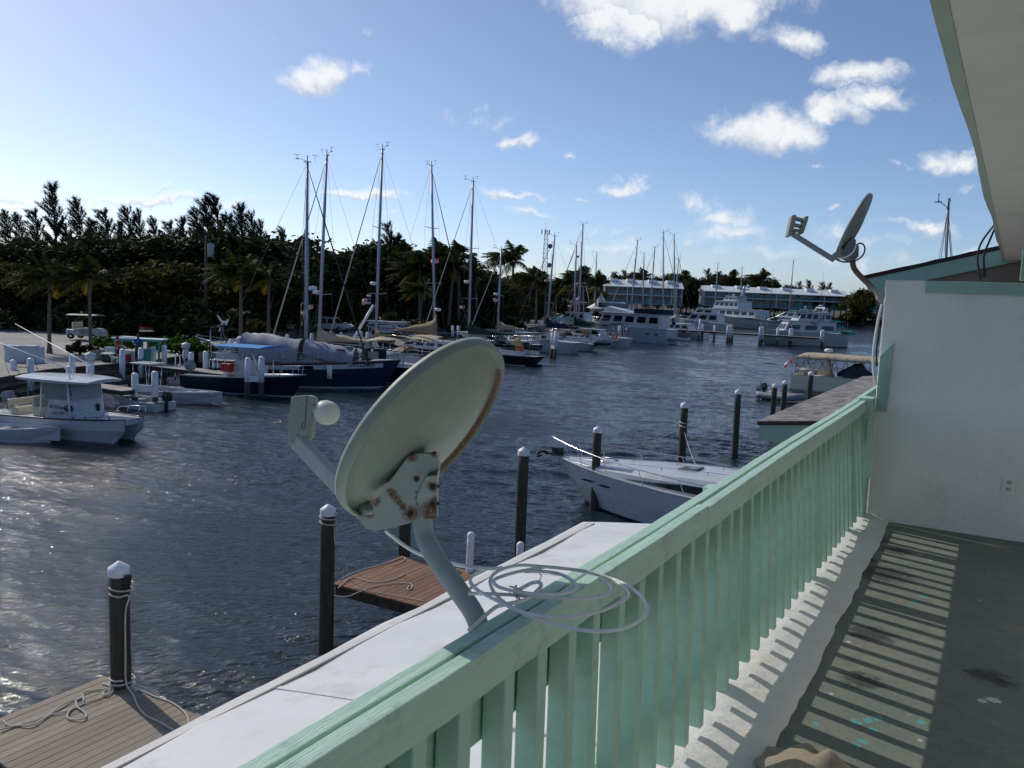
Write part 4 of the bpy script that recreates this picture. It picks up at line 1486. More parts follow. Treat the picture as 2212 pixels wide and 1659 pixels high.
    for s in (1, -1):
        c = Vector((-.1, s * B * .42, zd))
        prev = c
        for t, w in sp:
            q = on(t) + Vector((-.1, s * w, .08))
            g.tube([prev, q], .011, 4)
            prev = q
        g.tube([prev, top], .011, 4)
        g.tube([Vector((-.5, s * B * .42, zd)), on(spread[0] if spread else .5)], .010, 4)
        g.tube([Vector((.5, s * B * .40, zd)), on((spread[0] if spread else .5) * .97)], .009, 4)
    g.tube([Vector((x0 + .2, .25, fb * .9)), top], .012, 4)
    g.tube([on(.93) + Vector((.12, .03, 0)), Vector((.2, .15, zd + .4))], .008, 4)
    g.tube([on(.98) + Vector((-.14, .05, 0)), Vector((-.2, -.15, zd + .4))], .008, 4)
    g.build('rigging', WIRE, T)
    # furled headsail on the forestay
    bowp = Vector((x0 + L - .25, 0, fb * 1.12 + .1)) if furl_end is None else loc(atd(*furl_end))
    st = top - Vector((0, 0, .25))
    g = MB()
    P = [bowp.lerp(st, t) for t in (0, .06, .3, .6, .9, .97)]
    g.tube(P, [.05, stay_r, stay_r * .95, stay_r * .8, stay_r * .5, .02], 7)
    g.tube([P[-1], st], .014, 5)
    g.tube([bowp.lerp(st, .005), bowp.lerp(st, .02)], .12, 8)
    g.build('furled_headsail', furl, T)
    # boom and sail cover
    if cover is not None:
        bl_ = .36 * L * (1 if boom_aft else -1)
        hb = zd + 1.55
        e = Vector((-bl_, rs.uniform(-.1, .1), hb + rs.uniform(0, .25)))
        g = MB()
        g.tube([(0, 0, hb), tuple(e)], .065, 8)
        bm = g.build('boom', ALU, T)
        g = MB()
        rr = []
        for i in range(11):
            t = i / 10
            c = Vector((0, 0, hb)).lerp(e, t * .98)
            hh = (0.95 - .62 * t) * cover_fat * (.72 + .28 * math.cos(t * 2.5)) * (1 if t > .04 else 1.5) + .06 * math.sin(t * 14)
            ww = .20 - .08 * t
            rr.append([(c.x, c.y + ww * .6, c.z - .10), (c.x, c.y + ww, c.z + .1), (c.x, c.y + ww * .55, c.z + hh * .6), (c.x, c.y, c.z + hh), (c.x, c.y - ww * .55, c.z + hh * .6), (c.x, c.y - ww, c.z + .1), (c.x, c.y - ww * .6, c.z - .10)])
        g.loft(rr, smooth=True)
        g.build('sail_cover', cover, bm)
    if radar:
        for t in radar:
            g = MB()
            p = on(t) + Vector((.42, 0, 0))
            g.lathe([(0, -.12), (.26, -.12), (.30, -.04), (.30, .06), (.22, .13), (0, .15)], p, 14)
            g.tube([on(t), p - Vector((0, 0, .14))], .04, 6)
            g.build('radar_dome', PLASTICWHITE, mast)
    for (t, kind, w) in flags:
        p = on(t) + Vector((-.1, B * .22, 0))
        flag(T, p, w, w * .62, kind, dirv=(Rm @ Vector((-.95, -.25, 0))))
    if dinghy:
        g = MB()
        c = Vector((x0 - .7, 0, 1.0))
        pts = [(c.x, -1.35, c.z + .05), (c.x, 0, c.z), (c.x, 1.0, c.z), (c.x, 1.5, c.z + .15)]
        g.tube(smooth_path([(c.x - .35, -1.4, c.z), (c.x - .4, .6, c.z), (c.x - .2, 1.35, c.z + .1), (c.x, 1.5, c.z + .12), (c.x + .2, 1.35, c.z + .1), (c.x + .4, .6, c.z), (c.x + .35, -1.4, c.z)], 4), .2, 10)
        g.box((c.x, -.1, c.z - .08), (.7, 2.4, .08))
        dn_ = g.build('dinghy', dinghy, T)
        g = MB()
        for y in (-.8, .8):
            g.tube([(x0 + .5, y, fb), (x0 + .1, y, fb + 1.0), (x0 - .7, y, fb + .95), (x0 - .7, y, 1.1)], .03, 6)
        g.build('davit', STEEL, T)
    return T, rings, foot


PI = math.pi
EAST, WEST = R(-4), R(176)
# --- the row of sailing boats along the far quay, left to right (bow shoreward unless said)
kt = sailboat('blue hulled ketch under two grey canvas awnings with the tall mast and dark furled headsail', 664, 350, 661, 745, 58.5, R(32), 12.6, BLUEHULL, None, FURLDARK, B=3.9, fb=1.75, spread=(.28, .60), radar=[.36], flags=[(.245, 'cross', .5)], furl_end=(797, 790, 57.0), hull_x=.85, detail=True)
sailboat('white sloop behind the blue ketch with pale furled headsail and long tan sail cover', 706, 336, 689, 728, 66, R(178), 13.5, GEL, CANVASTAN, FURL, spread=(.32, .58), radar=[.33], flags=[(.27, 'cross', .55)], cover_fat=.75, furl_end=(588, 732, 69))
sailboat('white sloop with the tallest mast and a yellow edged sail cover', 826, 323, 811, 745, 72, R(180), 14.0, GEL, CANVASYELLOW, FURL, spread=(.30, .62), radar=[.35], flags=[(.28, 'stripes', .8), (.30, 'cross', .4)], cover_fat=.42, bimini=CANVASTAN, furl_end=(713, 724, 76))
sailboat('dark hulled sloop with high brown sail cover and dark furled headsail leaning to the right', 932, 358, 940, 740, 82, R(-6), 14.0, BLACKHULL, CANVASBROWN, FURLDARK, spread=(.36, .66), radar=[.22], flags=[(.50, 'cross', .8)], cover_fat=1.25, furl_end=(1012, 712, 80))
sailboat('black hulled sloop right of the near dish with dark green sail cover', 1022, 392, 1013, 712, 85, R(176), 14.5, BLACKHULL, CANVASGREEN, FURL, spread=(.30, .60), radar=[.40], flags=[(.26, 'cross', .5)], cover_fat=.8, bimini=None, dinghy=None, stay_r=.05, hull_x=0)
sailboat('small sloop with short mast and tan sail cover beside the black hulled one', 1083, 540, 1075, 708, 98, R(177), 10.0, GEL, CANVASTAN, FURL, spread=(.5,), radar=[.52, .45], flags=[(.48, 'cross', .4)], cover_fat=.8)
sailboat('white sloop with black sloping headsail and navy sail cover bundled over its boom', 1198, 510, 1183, 690, 108, R(177), 12.5, GEL, CANVASNAVY, FURLDARK, spread=(.35, .62), radar=None, flags=[(.58, 'cross', .5)], cover_fat=.9, dinghy=CANVASNAVY)
sailboat('white sloop with the shorter of two masts standing close together and dark green sail cover', 1245, 530, 1241, 668, 118, R(176), 12.0, GEL, CANVASGREEN, FURLDARK, spread=(.35, .66), flags=[(.35, 'cross', .6)], cover_fat=.85)
sailboat('white sloop with the taller of two masts standing close together', 1259, 486, 1251, 662, 123, R(176), 13.0, GEL, CANVASNAVY, FURLDARK, spread=(.3, .62), flags=[(.72, 'cross', .5)], cover_fat=.6, bimini=CANVASNAVY)
sailboat('distant sloop whose thin mast rises over the palms left of the hotel', 1289, 546, 1285, 640, 205, R(180), 11, GEL, None, FURLDARK, spread=(.4,), detail=False, stay_r=.04)
sailboat('white sloop with leaning mast in front of the left hotel block', 1377, 520, 1364, 660, 150, R(176), 12.5, GEL, CANVASNAVY, FURL, spread=(.35, .6), detail=False)
sailboat('slim masted sloop in front of the left hotel block', 1391, 548, 1389, 660, 185, R(176), 11, GEL, None, FURLDARK, spread=(.55,), detail=False, stay_r=.03)
sailboat('white sloop with pale mast right of the leaning one by the left hotel block', 1414, 535, 1406, 660, 165, R(176), 12, GEL, CANVASNAVY, FURLDARK, spread=(.35, .6), detail=False)
sailboat('white catamaran style sloop with tallest mast before the left hotel block', 1433, 502, 1432, 700, 148, R(4), 13, GEL, CANVASTAN, FURLDARK, spread=(.3, .55), detail=True, B=5.5, furl_end=(1485, 712, 146))
sailboat('grey sloop at the pier end with dark sloping headsail before the hotel gap', 1456, 508, 1458, 700, 152, R(2), 12.5, GELGREY, CANVASTAN, FURLDARK, spread=(.35, .6), detail=True, furl_end=(1500, 712, 150))
sailboat('short masted sloop behind the grey one at the pier', 1465, 560, 1460, 660, 175, R(180), 10, GEL, None, FURLDARK, spread=(.4,), detail=False)
for xt, yt, xb, lab in [(1551, 570, 1545, 'far sloop with bare mast at the left end of the right hotel block'), (1603, 578, 1599, 'far sloop with bare mast before the middle of the right hotel block'), (1714, 564, 1706, 'far sloop with bare mast before the right part of the right hotel block')]:
    sailboat(lab, xt, yt, xb, 655, 262, R(176), 12, GEL, None, FURLDARK, spread=(.45,), detail=False, stay_r=.02, group='sailing boats moored before the hotel', mr=.14)
# mast rising behind the porch roof on the right
sailboat('sloop whose mast rises behind the dark edged porch roof on the right', 2048, 452, 2043, 560, 36, R(88), 10.5, GEL, None, FURLDARK, spread=(.30,), detail=False, furl_end=(2062, 640, 37), mr=.075, stay_r=.022)

# awnings of the blue ketch, fitted over its hull
ktT, ktr, ktfoot = kt


def awning(name, xa, xb, ya, za, w, h, droop, parent, folds=7, sag=0.1):
    g = MB()
    rr = []
    N = 16
    for i in range(N + 1):
        t = i / N
        x = xa + (xb - xa) * t
        ring = []
        ridge = za + droop * (t - .5) + sag * abs(math.sin(t * math.pi * 3)) * -1
        for j in range(13):
            a = math.pi * j / 12
            yy = ya + w / 2 * math.cos(a) * (1 + .02 * math.sin(t * 23 + j))
            zz = ridge - h + h * (math.sin(a)) ** .8 + .02 * math.sin(t * 31 + j * 1.7)
            ring.append((x, yy, zz))
        rr.append(ring)
    g.loft([r + [(x, y * .985 + ya * .015, z - .03) for x, y, z in r[::-1]] for r in rr], smooth=True)
    o = g.build(name, CANVASGREY, parent, fix=True)
    g = MB()
    for t in (0.0, .33, .66, 1.0):
        x = xa + (xb - xa) * t
        for s in (1, -1):
            g.tube([(x, ya + s * w * .47, 1.8), (x, ya + s * w * .5, za - h)], .022, 6)
    g.build('awning_frame', DARKWOOD, o)
    return o


awning('awning', -4.0, -0.25, 0, 3.25, 3.5, 1.5, -.30, ktT)
awning('awning', 0.05, 3.3, 0, 2.85, 2.9, .95, -.5, ktT)
rs = random.Random(9)
for i in range(14):
    x = rs.uniform(-4.5, 5)
    g = MB()
    g.box((x, rs.uniform(-1.2, 1.2), 2.0 + rs.uniform(0, .5)), (rs.uniform(.3, .9), rs.uniform(.3, .8), rs.uniform(.3, .9)), rs.uniform(0, 3))
    g.build('deck_bag', (CANVASBROWN, CANVASTAN, CANVASNAVY, GELGREY)[i % 4], ktT)
g = MB()
g.tube([(-2.2, -1.93, .55), (-2.2, -1.96, 1.35)], .16, 10)
g.build('fender', PLASTICWHITE, ktT)
g = MB()
g.tube([(1.9, -1.90, .7), (1.9, -1.94, 1.55)], .17, 10)
g.build('fender', PLASTICWHITE, ktT)
tb = sheer_at(ktr, 4.6)
text(ktT, 'BRILLIANT', (3.9, -(sheer_at(ktr, 3.9)[0] + .035), 1.47), .36, (.96, .27, 0), (0, 0, 1), NAVY)
g = MB()
for xw in (-3.2, .3):
    w, z = sheer_at(ktr, xw)
    g.box((xw, -(w + .005), z - .32), (1.1, .03, .22))
g.build('port_light', TINT, ktT)
g = MB()
ws = [(x, -(sheer_at(ktr, x)[0] + .012), sheer_at(ktr, x)[1] - .16) for x in [-5.8 + .5 * i for i in range(23)]]
g.loft([[(x, y, z), (x, y + .02, z - .30)] for x, y, z in ws], closed=False, cap=False)
g.build('white_band', GEL, ktT)

# ---------------------------------------------------------------- power boats
def outboard(T, p, name='outboard_motor', m=BLACK, s=1.0):
    g = MB()
    x, y, z = p
    g.loft([[(x + .16 * s, y + .14 * s, z + .1 * s), (x - .22 * s, y + .14 * s, z + .1 * s), (x - .22 * s, y - .14 * s, z + .1 * s), (x + .16 * s, y - .14 * s, z + .1 * s)],
            [(x + .20 * s, y + .17 * s, z + .35 * s), (x - .28 * s, y + .17 * s, z + .35 * s), (x - .28 * s, y - .17 * s, z + .35 * s), (x + .20 * s, y - .17 * s, z + .35 * s)],
            [(x + .10 * s, y + .11 * s, z + .62 * s), (x - .20 * s, y + .11 * s, z + .58 * s), (x - .20 * s, y - .11 * s, z + .58 * s), (x + .10 * s, y - .11 * s, z + .62 * s)]])
    g.box((x, y, z - .3 * s), (.2 * s, .1 * s, .8 * s))
    return g.build(name, m, T, bevel=.03 * s)


def skiff(label, loc, rz, L, B, f, hullm=GEL, group=None, motor=True, extra=None, name='skiff', cat='boat', inside=GEL):
    T = thing(name, label, cat, (loc[0], loc[1], 0), rz, group)
    rings = hull_rings(L, B, f * .85, f * 1.25, draft=.2, rake=.12, sw=.88, x0=-L / 2, n=14)
    g = MB()
    n = len(rings[0])
    for i in range(len(rings) - 1):
        for k in range(n - 1):
            g.cm = 1 if min(k, n - 2 - k) > 3 else 0
            g.add([rings[i][k], rings[i + 1][k], rings[i + 1][k + 1], rings[i][k + 1]], [(0, 1, 2, 3)], 0 < k < n - 2)
    g.cm = 0
    g.add(rings[0], [tuple(range(n))])
    g.build('hull', [hullm, ANTIFOUL], T)
    g = MB()
    for i in range(len(rings) - 1):
        a, b = rings[i], rings[i + 1]
        za, zb_ = a[0][2], b[0][2]
        for sg in (1, -1):
            wa, wb = a[0][1], b[0][1]
            ia, ib = max(0.005, wa - .11), max(.005, wb - .11)
            g.add([(a[0][0], sg * wa * 1.02, za + .01), (b[0][0], sg * wb * 1.02, zb_ + .01), (b[0][0], sg * ib, zb_ + .015), (a[0][0], sg * ia, za + .015)], [(0, 1, 2, 3)])
            g.add([(a[0][0], sg * ia, za + .015), (b[0][0], sg * ib, zb_ + .015), (b[0][0], sg * ib * .9, .14), (a[0][0], sg * ia * .9, .14)], [(0, 1, 2, 3)])
        g.add([(a[0][0], max(.005, a[0][1] - .11) * .9, .14), (b[0][0], max(.005, b[0][1] - .11) * .9, .14), (b[0][0], -max(.005, b[0][1] - .11) * .9, .14), (a[0][0], -max(.005, a[0][1] - .11) * .9, .14)], [(0, 1, 2, 3)])
    g.build('inner_liner', inside, T)
    g = MB()
    for x in (-L * .22, L * .08):
        w, z = sheer_at(rings, x)
        g.box((x, 0, z - .12), (.35, w * 1.75, .05))
    g.box((L * .34, 0, f * 1.05), (L * .22, sheer_at(rings, L * .34)[0] * 1.5, .04))
    g.build('thwarts', inside, T)
    if motor:
        outboard(T, (-L / 2 - .12, 0, f * .9))
    return T, rings


def at0(x, y):
    p = at(x, y, 0)
    return (p.x, p.y)


# catamaran fishing boat on the left: two hulls, bow to the right
cb = Vector((-33.4, 22.0, 0))
ca = math.atan2(2.6, .95) - PI / 2 + R(0)
bowR, bowL = at(218, 959, 0), at(302, 946, 0)
mid = (bowR + bowL) / 2 + Vector((.7, 0, 0))
axis = Vector((bowL - bowR)).normalized()
fwd = Vector((axis.y, -axis.x, 0))                   # bow direction, towards the right of the picture
hd = R(10)
ct = thing('catamaran_fishing_boat', 'white twin hulled fishing boat with flat hard top and two long outrigger poles', 'boat', (mid.x, mid.y, 0), hd)
ct.scale = (.86, .92, .76)
LC = 8.6
half = (bowL - bowR).length / 2 * 0.92
g = MB()
for sg in (1, -1):
    yc = sg * half * .62
    rr = []
    for i in range(15):
        t = i / 14
        x = -LC + .15 + LC * t
        hw_o = .62 * (1 - max(0, (t - .55) / .45) ** 2.4)
        sheer = 1.02 + .30 * t ** 1.6
        kx = -.62 * t ** 6
        yo = yc + sg * .0
        o_ = yc + sg * hw_o
        i_ = yc - sg * (.42 * (1 - max(0, (t - .5) / .5) ** 2))
        rr.append([(x, o_ + sg * .05, sheer), (x, o_ + sg * .02, sheer * .55), (x + kx * .6, o_ - sg * .08, .30), (x + kx, o_ - sg * .12, .05), (x + kx * 1.2, yc + sg * .05, -.3), (x + kx, i_ + sg * .1, .05), (x + kx * .5, i_, .5), (x, i_ - sg * .1, sheer)])
    g.loft(rr, smooth=False)
g.build('hull', GEL, ct)
g = MB()                                              # bridge deck joining the hulls, with raised gunwales
rr = []
for i in range(11):
    t = i / 10
    x = -LC + .2 + LC * .97 * t
    w = half * 1.0 * (1 - .22 * max(0, (t - .6) / .4) ** 2)
    z = 1.0 + .29 * t ** 1.6
    rr.append([(x, w, z), (x, -w, z), (x, -w, z - .5 + .2 * t), (x, w, z - .5 + .2 * t)])
g.loft(rr)
g.build('deck', GEL, ct)
g = MB()
for sg in (1, -1):
    P = [(-LC + .15 + LC * t, sg * (half * .62 + .68 * (1 - max(0, (t - .55) / .45) ** 2.4)), 1.03 + .30 * t ** 1.6) for t in [i / 14 for i in range(15)]]
    g.tube(P, .045, 6)
g.build('rub_rail', NAVY, ct)
g = MB()
g.loft([[(-4.4, .95, 1.05), (-2.4, .85, 1.15), (-2.4, -.85, 1.15), (-4.4, -.95, 1.05)], [(-4.1, .9, 2.1), (-2.75, .8, 2.15), (-2.75, -.8, 2.15), (-4.1, -.9, 2.1)]])
cs = g.build('console', GEL, ct, bevel=.08)
g = MB()
g.lathe([(0, .03), (.26, .03), (.28, 0), (0, -.01)], (-2.9, -.885, 1.72), 18, Matrix.Rotation(R(90), 3, 'X') @ Matrix.Scale(.7, 3, (0, 1, 0)))
g.build('porthole', TINT, cs)
g = MB()
g.box((-2.52, .45, 1.55), (.04, .18, .6))
g.build('console_door', TINT, cs)
text(cs, '30 Ocean', (-3.55, -.945, 1.66), .26, (1, 0, 0), (0, .12, 1), BLACK)
text(cs, 'Cat 305', (-3.45, -.965, 1.36), .24, (1, 0, 0), (0, .12, 1), BLACK)
g = MB()
rr = []
for i in range(9):
    t = i / 8
    x = -6.1 + 4.5 * t
    w = 1.45 * (1 - .30 * abs(2 * t - 1) ** 2.5)
    rr.append([(x, a * w, 3.22 + .10 * (1 - a * a) + .05 * math.sin(t * PI)) for a in (-1, -.5, 0, .5, 1)] + [(x, a * w, 3.13) for a in (1, .5, 0, -.5, -1)])
g.loft(rr, smooth=False)
ht = g.build('hard_top', GEL, ct)
g = MB()
for x in (-4.6, -2.7):
    for s in (1, -1):
        g.tube([(x, s * .95, 1.1), (x + (.12 if x < -4 else -.22), s * .92, 3.16)], .045, 8)
g.build('top_frame', PILECAP, ht)
g = MB()
for s in (1, -1):
    g.prism([(-4.35, s * .93, 2.12), (-2.72, s * .84, 2.17), (-2.88, s * .90, 3.12), (-4.45, s * .93, 3.12)], (0, s * .012, 0))
g.prism([(-2.70, -.8, 2.17), (-2.70, .8, 2.17), (-2.88, .86, 3.12), (-2.88, -.86, 3.12)], (.012, 0, 0))
g.build('spray_curtain', CLEAR, ct)
for s in (1, -1):
    g = MB()
    a = Vector((-3.1, s * .62, 3.3))
    g.tube([a, a + Vector((0, 0, .35)), a + Vector((-.25, s * .12, .62)), a + Vector((-6.2, s * 1.0, 2.55))], [.035, .035, .035, .012], 7)
    g.build('outrigger_pole', PILECAP, ht)
g = MB()
g.tube([(-3.6, 0, 3.32), (-3.6, 0, 3.62)], .02, 6)
g.lathe([(0, -.05), (.05, -.04), (.05, .04), (0, .05)], (-3.6, 0, 3.66), 8)
g.build('top_light', PLASTICWHITE, ht)
g = MB()
for s in (1, -1):
    P = [(-2.3, s * 1.22, 1.22), (-2.0, s * 1.22, 1.62), (-.9, s * 1.22, 1.78), (.0 - .3, s * 1.12, 1.78), (-.2, s * 1.08, 1.36)]
    g.tube(P, .025, 7)
    for x in (-1.4, -.7):
        g.tube([(x - .15, s * 1.22, 1.25), (x, s * 1.22, 1.74)], .022, 6)
g.build('bow_rail', STEEL, ct)
g = MB()
for (x0_, z0, z1) in ((-5.3, 1.6, 2.15), (-6.9, 1.5, 1.85)):
    g.box((x0_, 0, (z0 + z1) / 2), (.12, 1.5, z1 - z0))
    for s in (1, -1):
        g.tube([(x0_, s * .7, 1.0), (x0_, s * .7, z0)], .03, 6)
g.box((-5.0, 0, 1.35), (.6, 1.4, .5))
g.box((-6.5, 0, 1.25), (.5, 1.5, .4))
g.build('seat', GELCREAM, ct, bevel=.05)
for s in (1, -1):
    outboard(ct, (-LC - .1, s * .75, 1.2), m=GELGREY, s=1.3)
g = MB()
for k in range(4):
    x, y = -6.2 - .1 * k, -.9 + .6 * k
    g.tube([(x, y, 2.1), (x - .9, y + .1, 4.3)], [.02, .006], 5)
g.build('fishing_rod', BLACK, ct)

sk, _ = skiff('small white dinghy floating in front of the twin hulled fishing boat', at(40, 950, 0)[:2], hd + R(3), 4.2, 1.6, .55, motor=False)
p = at(300, 884, 0)
skiff('small white dinghy with a dark outboard under the short wooden finger pier', (p.x - .5, p.y + .4), hd + R(170), 4.0, 1.6, .5)
p = at(395, 873, 0)
skiff('long white open skiff moored bow out at the two white posts', (p.x - 1.2, p.y + .5), R(6), 6.6, 1.9, .62, motor=True)
p = at(270, 866, 0)
cs_, r_2 = skiff('small white boat with a raised white shade top behind the finger pier', (p.x - 1.0, p.y + 2.5), R(10), 4.6, 1.7, .5, motor=True)
g = MB()
g.box((-.3, 0, 1.85), (1.5, 1.2, .07))
st_ = g.build('shade_top', GEL, cs_, bevel=.02)
g = MB()
for x in (-.9, .3):
    for s in (1, -1):
        g.tube([(x * .8 - .1, s * .5, .3), (x, s * .5, 1.83)], .022, 6)
g.build('top_frame', STEEL, st_)

# navy centre console with bright blue top
p = at(545, 858, 0)
cc = thing('centre_console_boat', 'navy hulled centre console boat with a bright blue canvas top', 'boat', (p.x - 1.2, p.y + 1.2, 0), R(8))
rings = hull_parts(cc, 8.4, 2.6, .95, 1.45, NAVY, GEL, stripe=GEL, boot=BOOT, x0=-4.6, rake=.11, sw=.9)
g = MB()
g.box((-.5, 0, 1.45), (1.1, .9, 1.1))
g.box((-1.6, 0, 1.2), (.6, .9, .6))
g.build('console', GEL, cc, bevel=.06)
g = MB()
g.loft([[(-2.0, a * 1.15, 2.85 + .08 * (1 - a * a)) for a in (-1, -.5, 0, .5, 1)] + [(-2.0, a * 1.15, 2.80) for a in (1, .5, 0, -.5, -1)], [(1.3, a * 1.15, 2.88 + .08 * (1 - a * a)) for a in (-1, -.5, 0, .5, 1)] + [(1.3, a * 1.15, 2.83) for a in (1, .5, 0, -.5, -1)]])
tp = g.build('canvas_top', CANVASBLUE, cc)
g = MB()
for x in (-1.6, .7):
    for s in (1, -1):
        g.tube([(x + .3, s * .6, .9), (x, s * 1.05, 2.82)], .03, 7)
g.build('top_frame', STEEL, tp)
g = MB()
g.box((-1.3, -.75, 1.55), (.7, .45, .5))
g.build('cooler', RED, cc, bevel=.04)
guard_rail(cc, rings, 1.4, 3.4, h=.5, step=.9, mid=False)
outboard(cc, (-4.75, 0, 1.0), s=1.2, m=GELGREY)

# sport cruiser in front, bow to the left
stem = at(1268, 1085, 0)
ch = R(173)
cr = thing('sport_cruiser', 'white sport cruiser with pale blue grey hull moored bow out below the railing', 'motor boat', (stem.x, stem.y, 0), ch)
CRH = mat('pale_grey_hull', (0.52, 0.55, 0.60), 0.25, var=.04, scale=1.5)
rings = hull_parts(cr, 11.2, 3.5, 1.12, 1.42, CRH, GEL, stripe=GEL, boot=NAVY, x0=-9.8, rake=.125, sw=.9, p=2.5, chine=.78)
g = MB()
rr = []
for i in range(15):
    t = i / 14
    x = 1.0 - 7.4 * t
    w = min(sheer_at(rings, x)[0] * .8, 1.36)
    h = .34 * math.sin(min(1, t * 1.2) * PI / 2) ** .8 + .40 * max(0, t - .25) ** 1.1
    zb = sheer_at(rings, x)[1] - .05
    rr.append([(x, w, zb), (x, w * .97, zb + h * .62), (x, w * .86, zb + h * .95), (x, w * .4, zb + h * 1.06), (x, 0, zb + h * 1.08), (x, -w * .4, zb + h * 1.06), (x, -w * .86, zb + h * .95), (x, -w * .97, zb + h * .62), (x, -w, zb)])
g.loft(rr, closed=True, smooth=False)
fd = g.build('foredeck_cabin', GEL, cr, bevel=.02)


def trunk(x, a):
    t = (1.0 - x) / 7.4
    w = min(sheer_at(rings, x)[0] * .8, 1.36)
    h = .34 * math.sin(min(1, max(0, t) * 1.2) * PI / 2) ** .8 + .40 * max(0, t - .25) ** 1.1
    zb = sheer_at(rings, x)[1] - .05
    return Vector((x, a * w, zb + h * (1.08 - .13 * abs(a) ** 2)))


g = MB()
for s in (1, -1):
    top_, bot_ = [], []
    for i in range(9):
        x = -2.0 - 4.2 * i / 8
        w = min(sheer_at(rings, x)[0] * .8, 1.36)
        t = (1.0 - x) / 7.4
        h = .34 * math.sin(min(1, t * 1.2) * PI / 2) ** .8 + .40 * max(0, t - .25) ** 1.1
        zb = sheer_at(rings, x)[1] - .05
        k = i / 8
        top_.append((x, s * (w * (.985 - .0) + .012), zb + h * (.20 + .40 * min(1, k * 2))))
        bot_.append((x, s * (w * .995 + .015), zb + h * (.18 - .02 * k)))
    g.loft([[a, b] for a, b in zip(top_, bot_)], closed=False, cap=False)
g.build('side_window', TINT, fd)
g = MB()
for a in (.42, -.42):
    P = [trunk(x, a) + Vector((0, 0, .07)) for x in [-.3 - .5 * i for i in range(12)]]
    g.tube([trunk(-.3, a)] + P + [trunk(-6.0, a * .9)], .012, 6)
    for x in (-1.4, -2.9, -4.4):
        g.tube([trunk(x, a), trunk(x, a) + Vector((0, 0, .07))], .014, 6)
g.build('grab_rail', STEEL, fd)
g = MB()
c = trunk(-3.6, 0)
g.box(c + Vector((0, 0, .02)), (.62, .62, .05), rot=Matrix.Rotation(R(6), 3, 'Y'))
g.build('deck_hatch', mat('smoked_hatch', (0.10, .085, .06), .25), fd, bevel=.02)
g = MB()
c = trunk(-5.4, .45)
g.box(c + Vector((0, 0, .13)), (.26, .2, .16))
g.tube([c, c + Vector((0, 0, .1))], .03, 6)
g.build('spot_light', mat('yellowed_plastic', (.42, .33, .12), .5), fd, bevel=.02)
g = MB()
c = trunk(-.4, 0)
g.tube([c + Vector((-.5, -.35, .05)), c + Vector((-.5, .35, .05)), c + Vector((.3, .35, .04)), c + Vector((.3, -.35, .04)), c + Vector((-.5, -.35, .05))], .015, 6)
g.build('hatch_frame', STEEL, fd)
g = MB()
a0, a1 = trunk(-6.3, 1), trunk(-6.3, -1)
g.prism([(-5.9, 1.2, 1.95), (-5.9, -1.2, 1.95), (-7.0, -1.3, 2.6), (-7.0, 1.3, 2.6)], (-.02, 0, -.02))
g.prism([(-5.95, 1.22, 1.95), (-7.0, 1.32, 2.6), (-8.2, 1.45, 2.2), (-8.2, 1.45, 1.7)], (0, .02, 0))
g.prism([(-5.95, -1.22, 1.95), (-7.0, -1.32, 2.6), (-8.2, -1.45, 2.2), (-8.2, -1.45, 1.7)], (0, -.02, 0))
g.build('windscreen', mat('blue_screen_cover', (0.20, 0.42, 0.62), .4, var=.05), cr)
g = MB()
for s in (1, -1):
    P = []
    for i, x in enumerate([1.35, .7, 0, -1.2, -2.6, -4.0, -5.4]):
        w, z = sheer_at(rings, min(x, 1.3))
        P.append(Vector((x, s * max(.05, w * .93), z + (.56 - .03 * i))))
        if x < 1.3:
            g.tube([(x - .18, s * w * .92, z), P[-1]], .013, 6)
    g.tube([Vector((1.5, 0, P[0].z + .02))] + P + [Vector((-6.2, s * sheer_at(rings, -6.2)[0] * .93, sheer_at(rings, -6.2)[1] + .05))], .016, 7)
g.build('bow_rail', STEEL, cr)
g = MB()
g.box((1.35, 0, 1.45), (.5, .36, .05))
g.tube([(1.0, 0, 1.50), (1.75, 0, 1.47)], .035, 6)
g.tube(smooth_path([(1.72, -.03, 1.47), (1.9, -.18, 1.42), (1.86, -.26, 1.32), (1.74, -.2, 1.36)], 4), .035, 6)
g.tube(smooth_path([(1.72, .03, 1.47), (1.9, .18, 1.42), (1.86, .26, 1.32), (1.74, .2, 1.36)], 4), .045, 6)
g.box((1.25, 0, 1.58), (.3, .25, .16))
g.build('anchor', BLACK, cr)
g = MB()
for s in (1, -1):
    for k in range(2):
        x = -.6 - .75 * k
        w, z = sheer_at(rings, x)
        g.prism([(x + .28, s * (w * .92 + .03), z - .36), (x + .1, s * (w * .92 + .04), z - .31), (x - .28, s * (w * .93 + .035), z - .35), (x - .1, s * (w * .91 + .03), z - .40)], (0, s * .012, 0))
g.build('hull_vent', BLACK, cr)
# mooring lines of the cruiser
cm_ = Matrix.Translation((stem.x, stem.y, 0)) @ Matrix.Rotation(ch, 4, 'Z')


def crp(x, y, z):
    return cm_ @ Vector((x, y, z))


rope('mooring_rope', 'thin line from the roped piling to the cruiser bow', arc((q6.x, q6.y, z6 - .75), crp(.9, -.6, 1.5), .35, 10), .010)
rope('mooring_rope', 'slack line from the cruiser side to the piling at its bow', arc((q5.x, q5.y + .1, z5 - 1.6), crp(-2.8, 1.5, 1.3), .5, 10), .010)
rope('mooring_rope', 'rope tied round the piling at the cruiser bow', [(q5.x + 0.16 * math.cos(a * .9), q5.y + 0.16 * math.sin(a * .9), z5 - 1.62 - .012 * a) for a in range(12)], .014)
rope('mooring_rope', 'thin line hanging from the roped piling into the cruiser', arc((q6.x, q6.y, z6 - .9), crp(-3.2, -1.5, 1.35), .15, 8), .009)

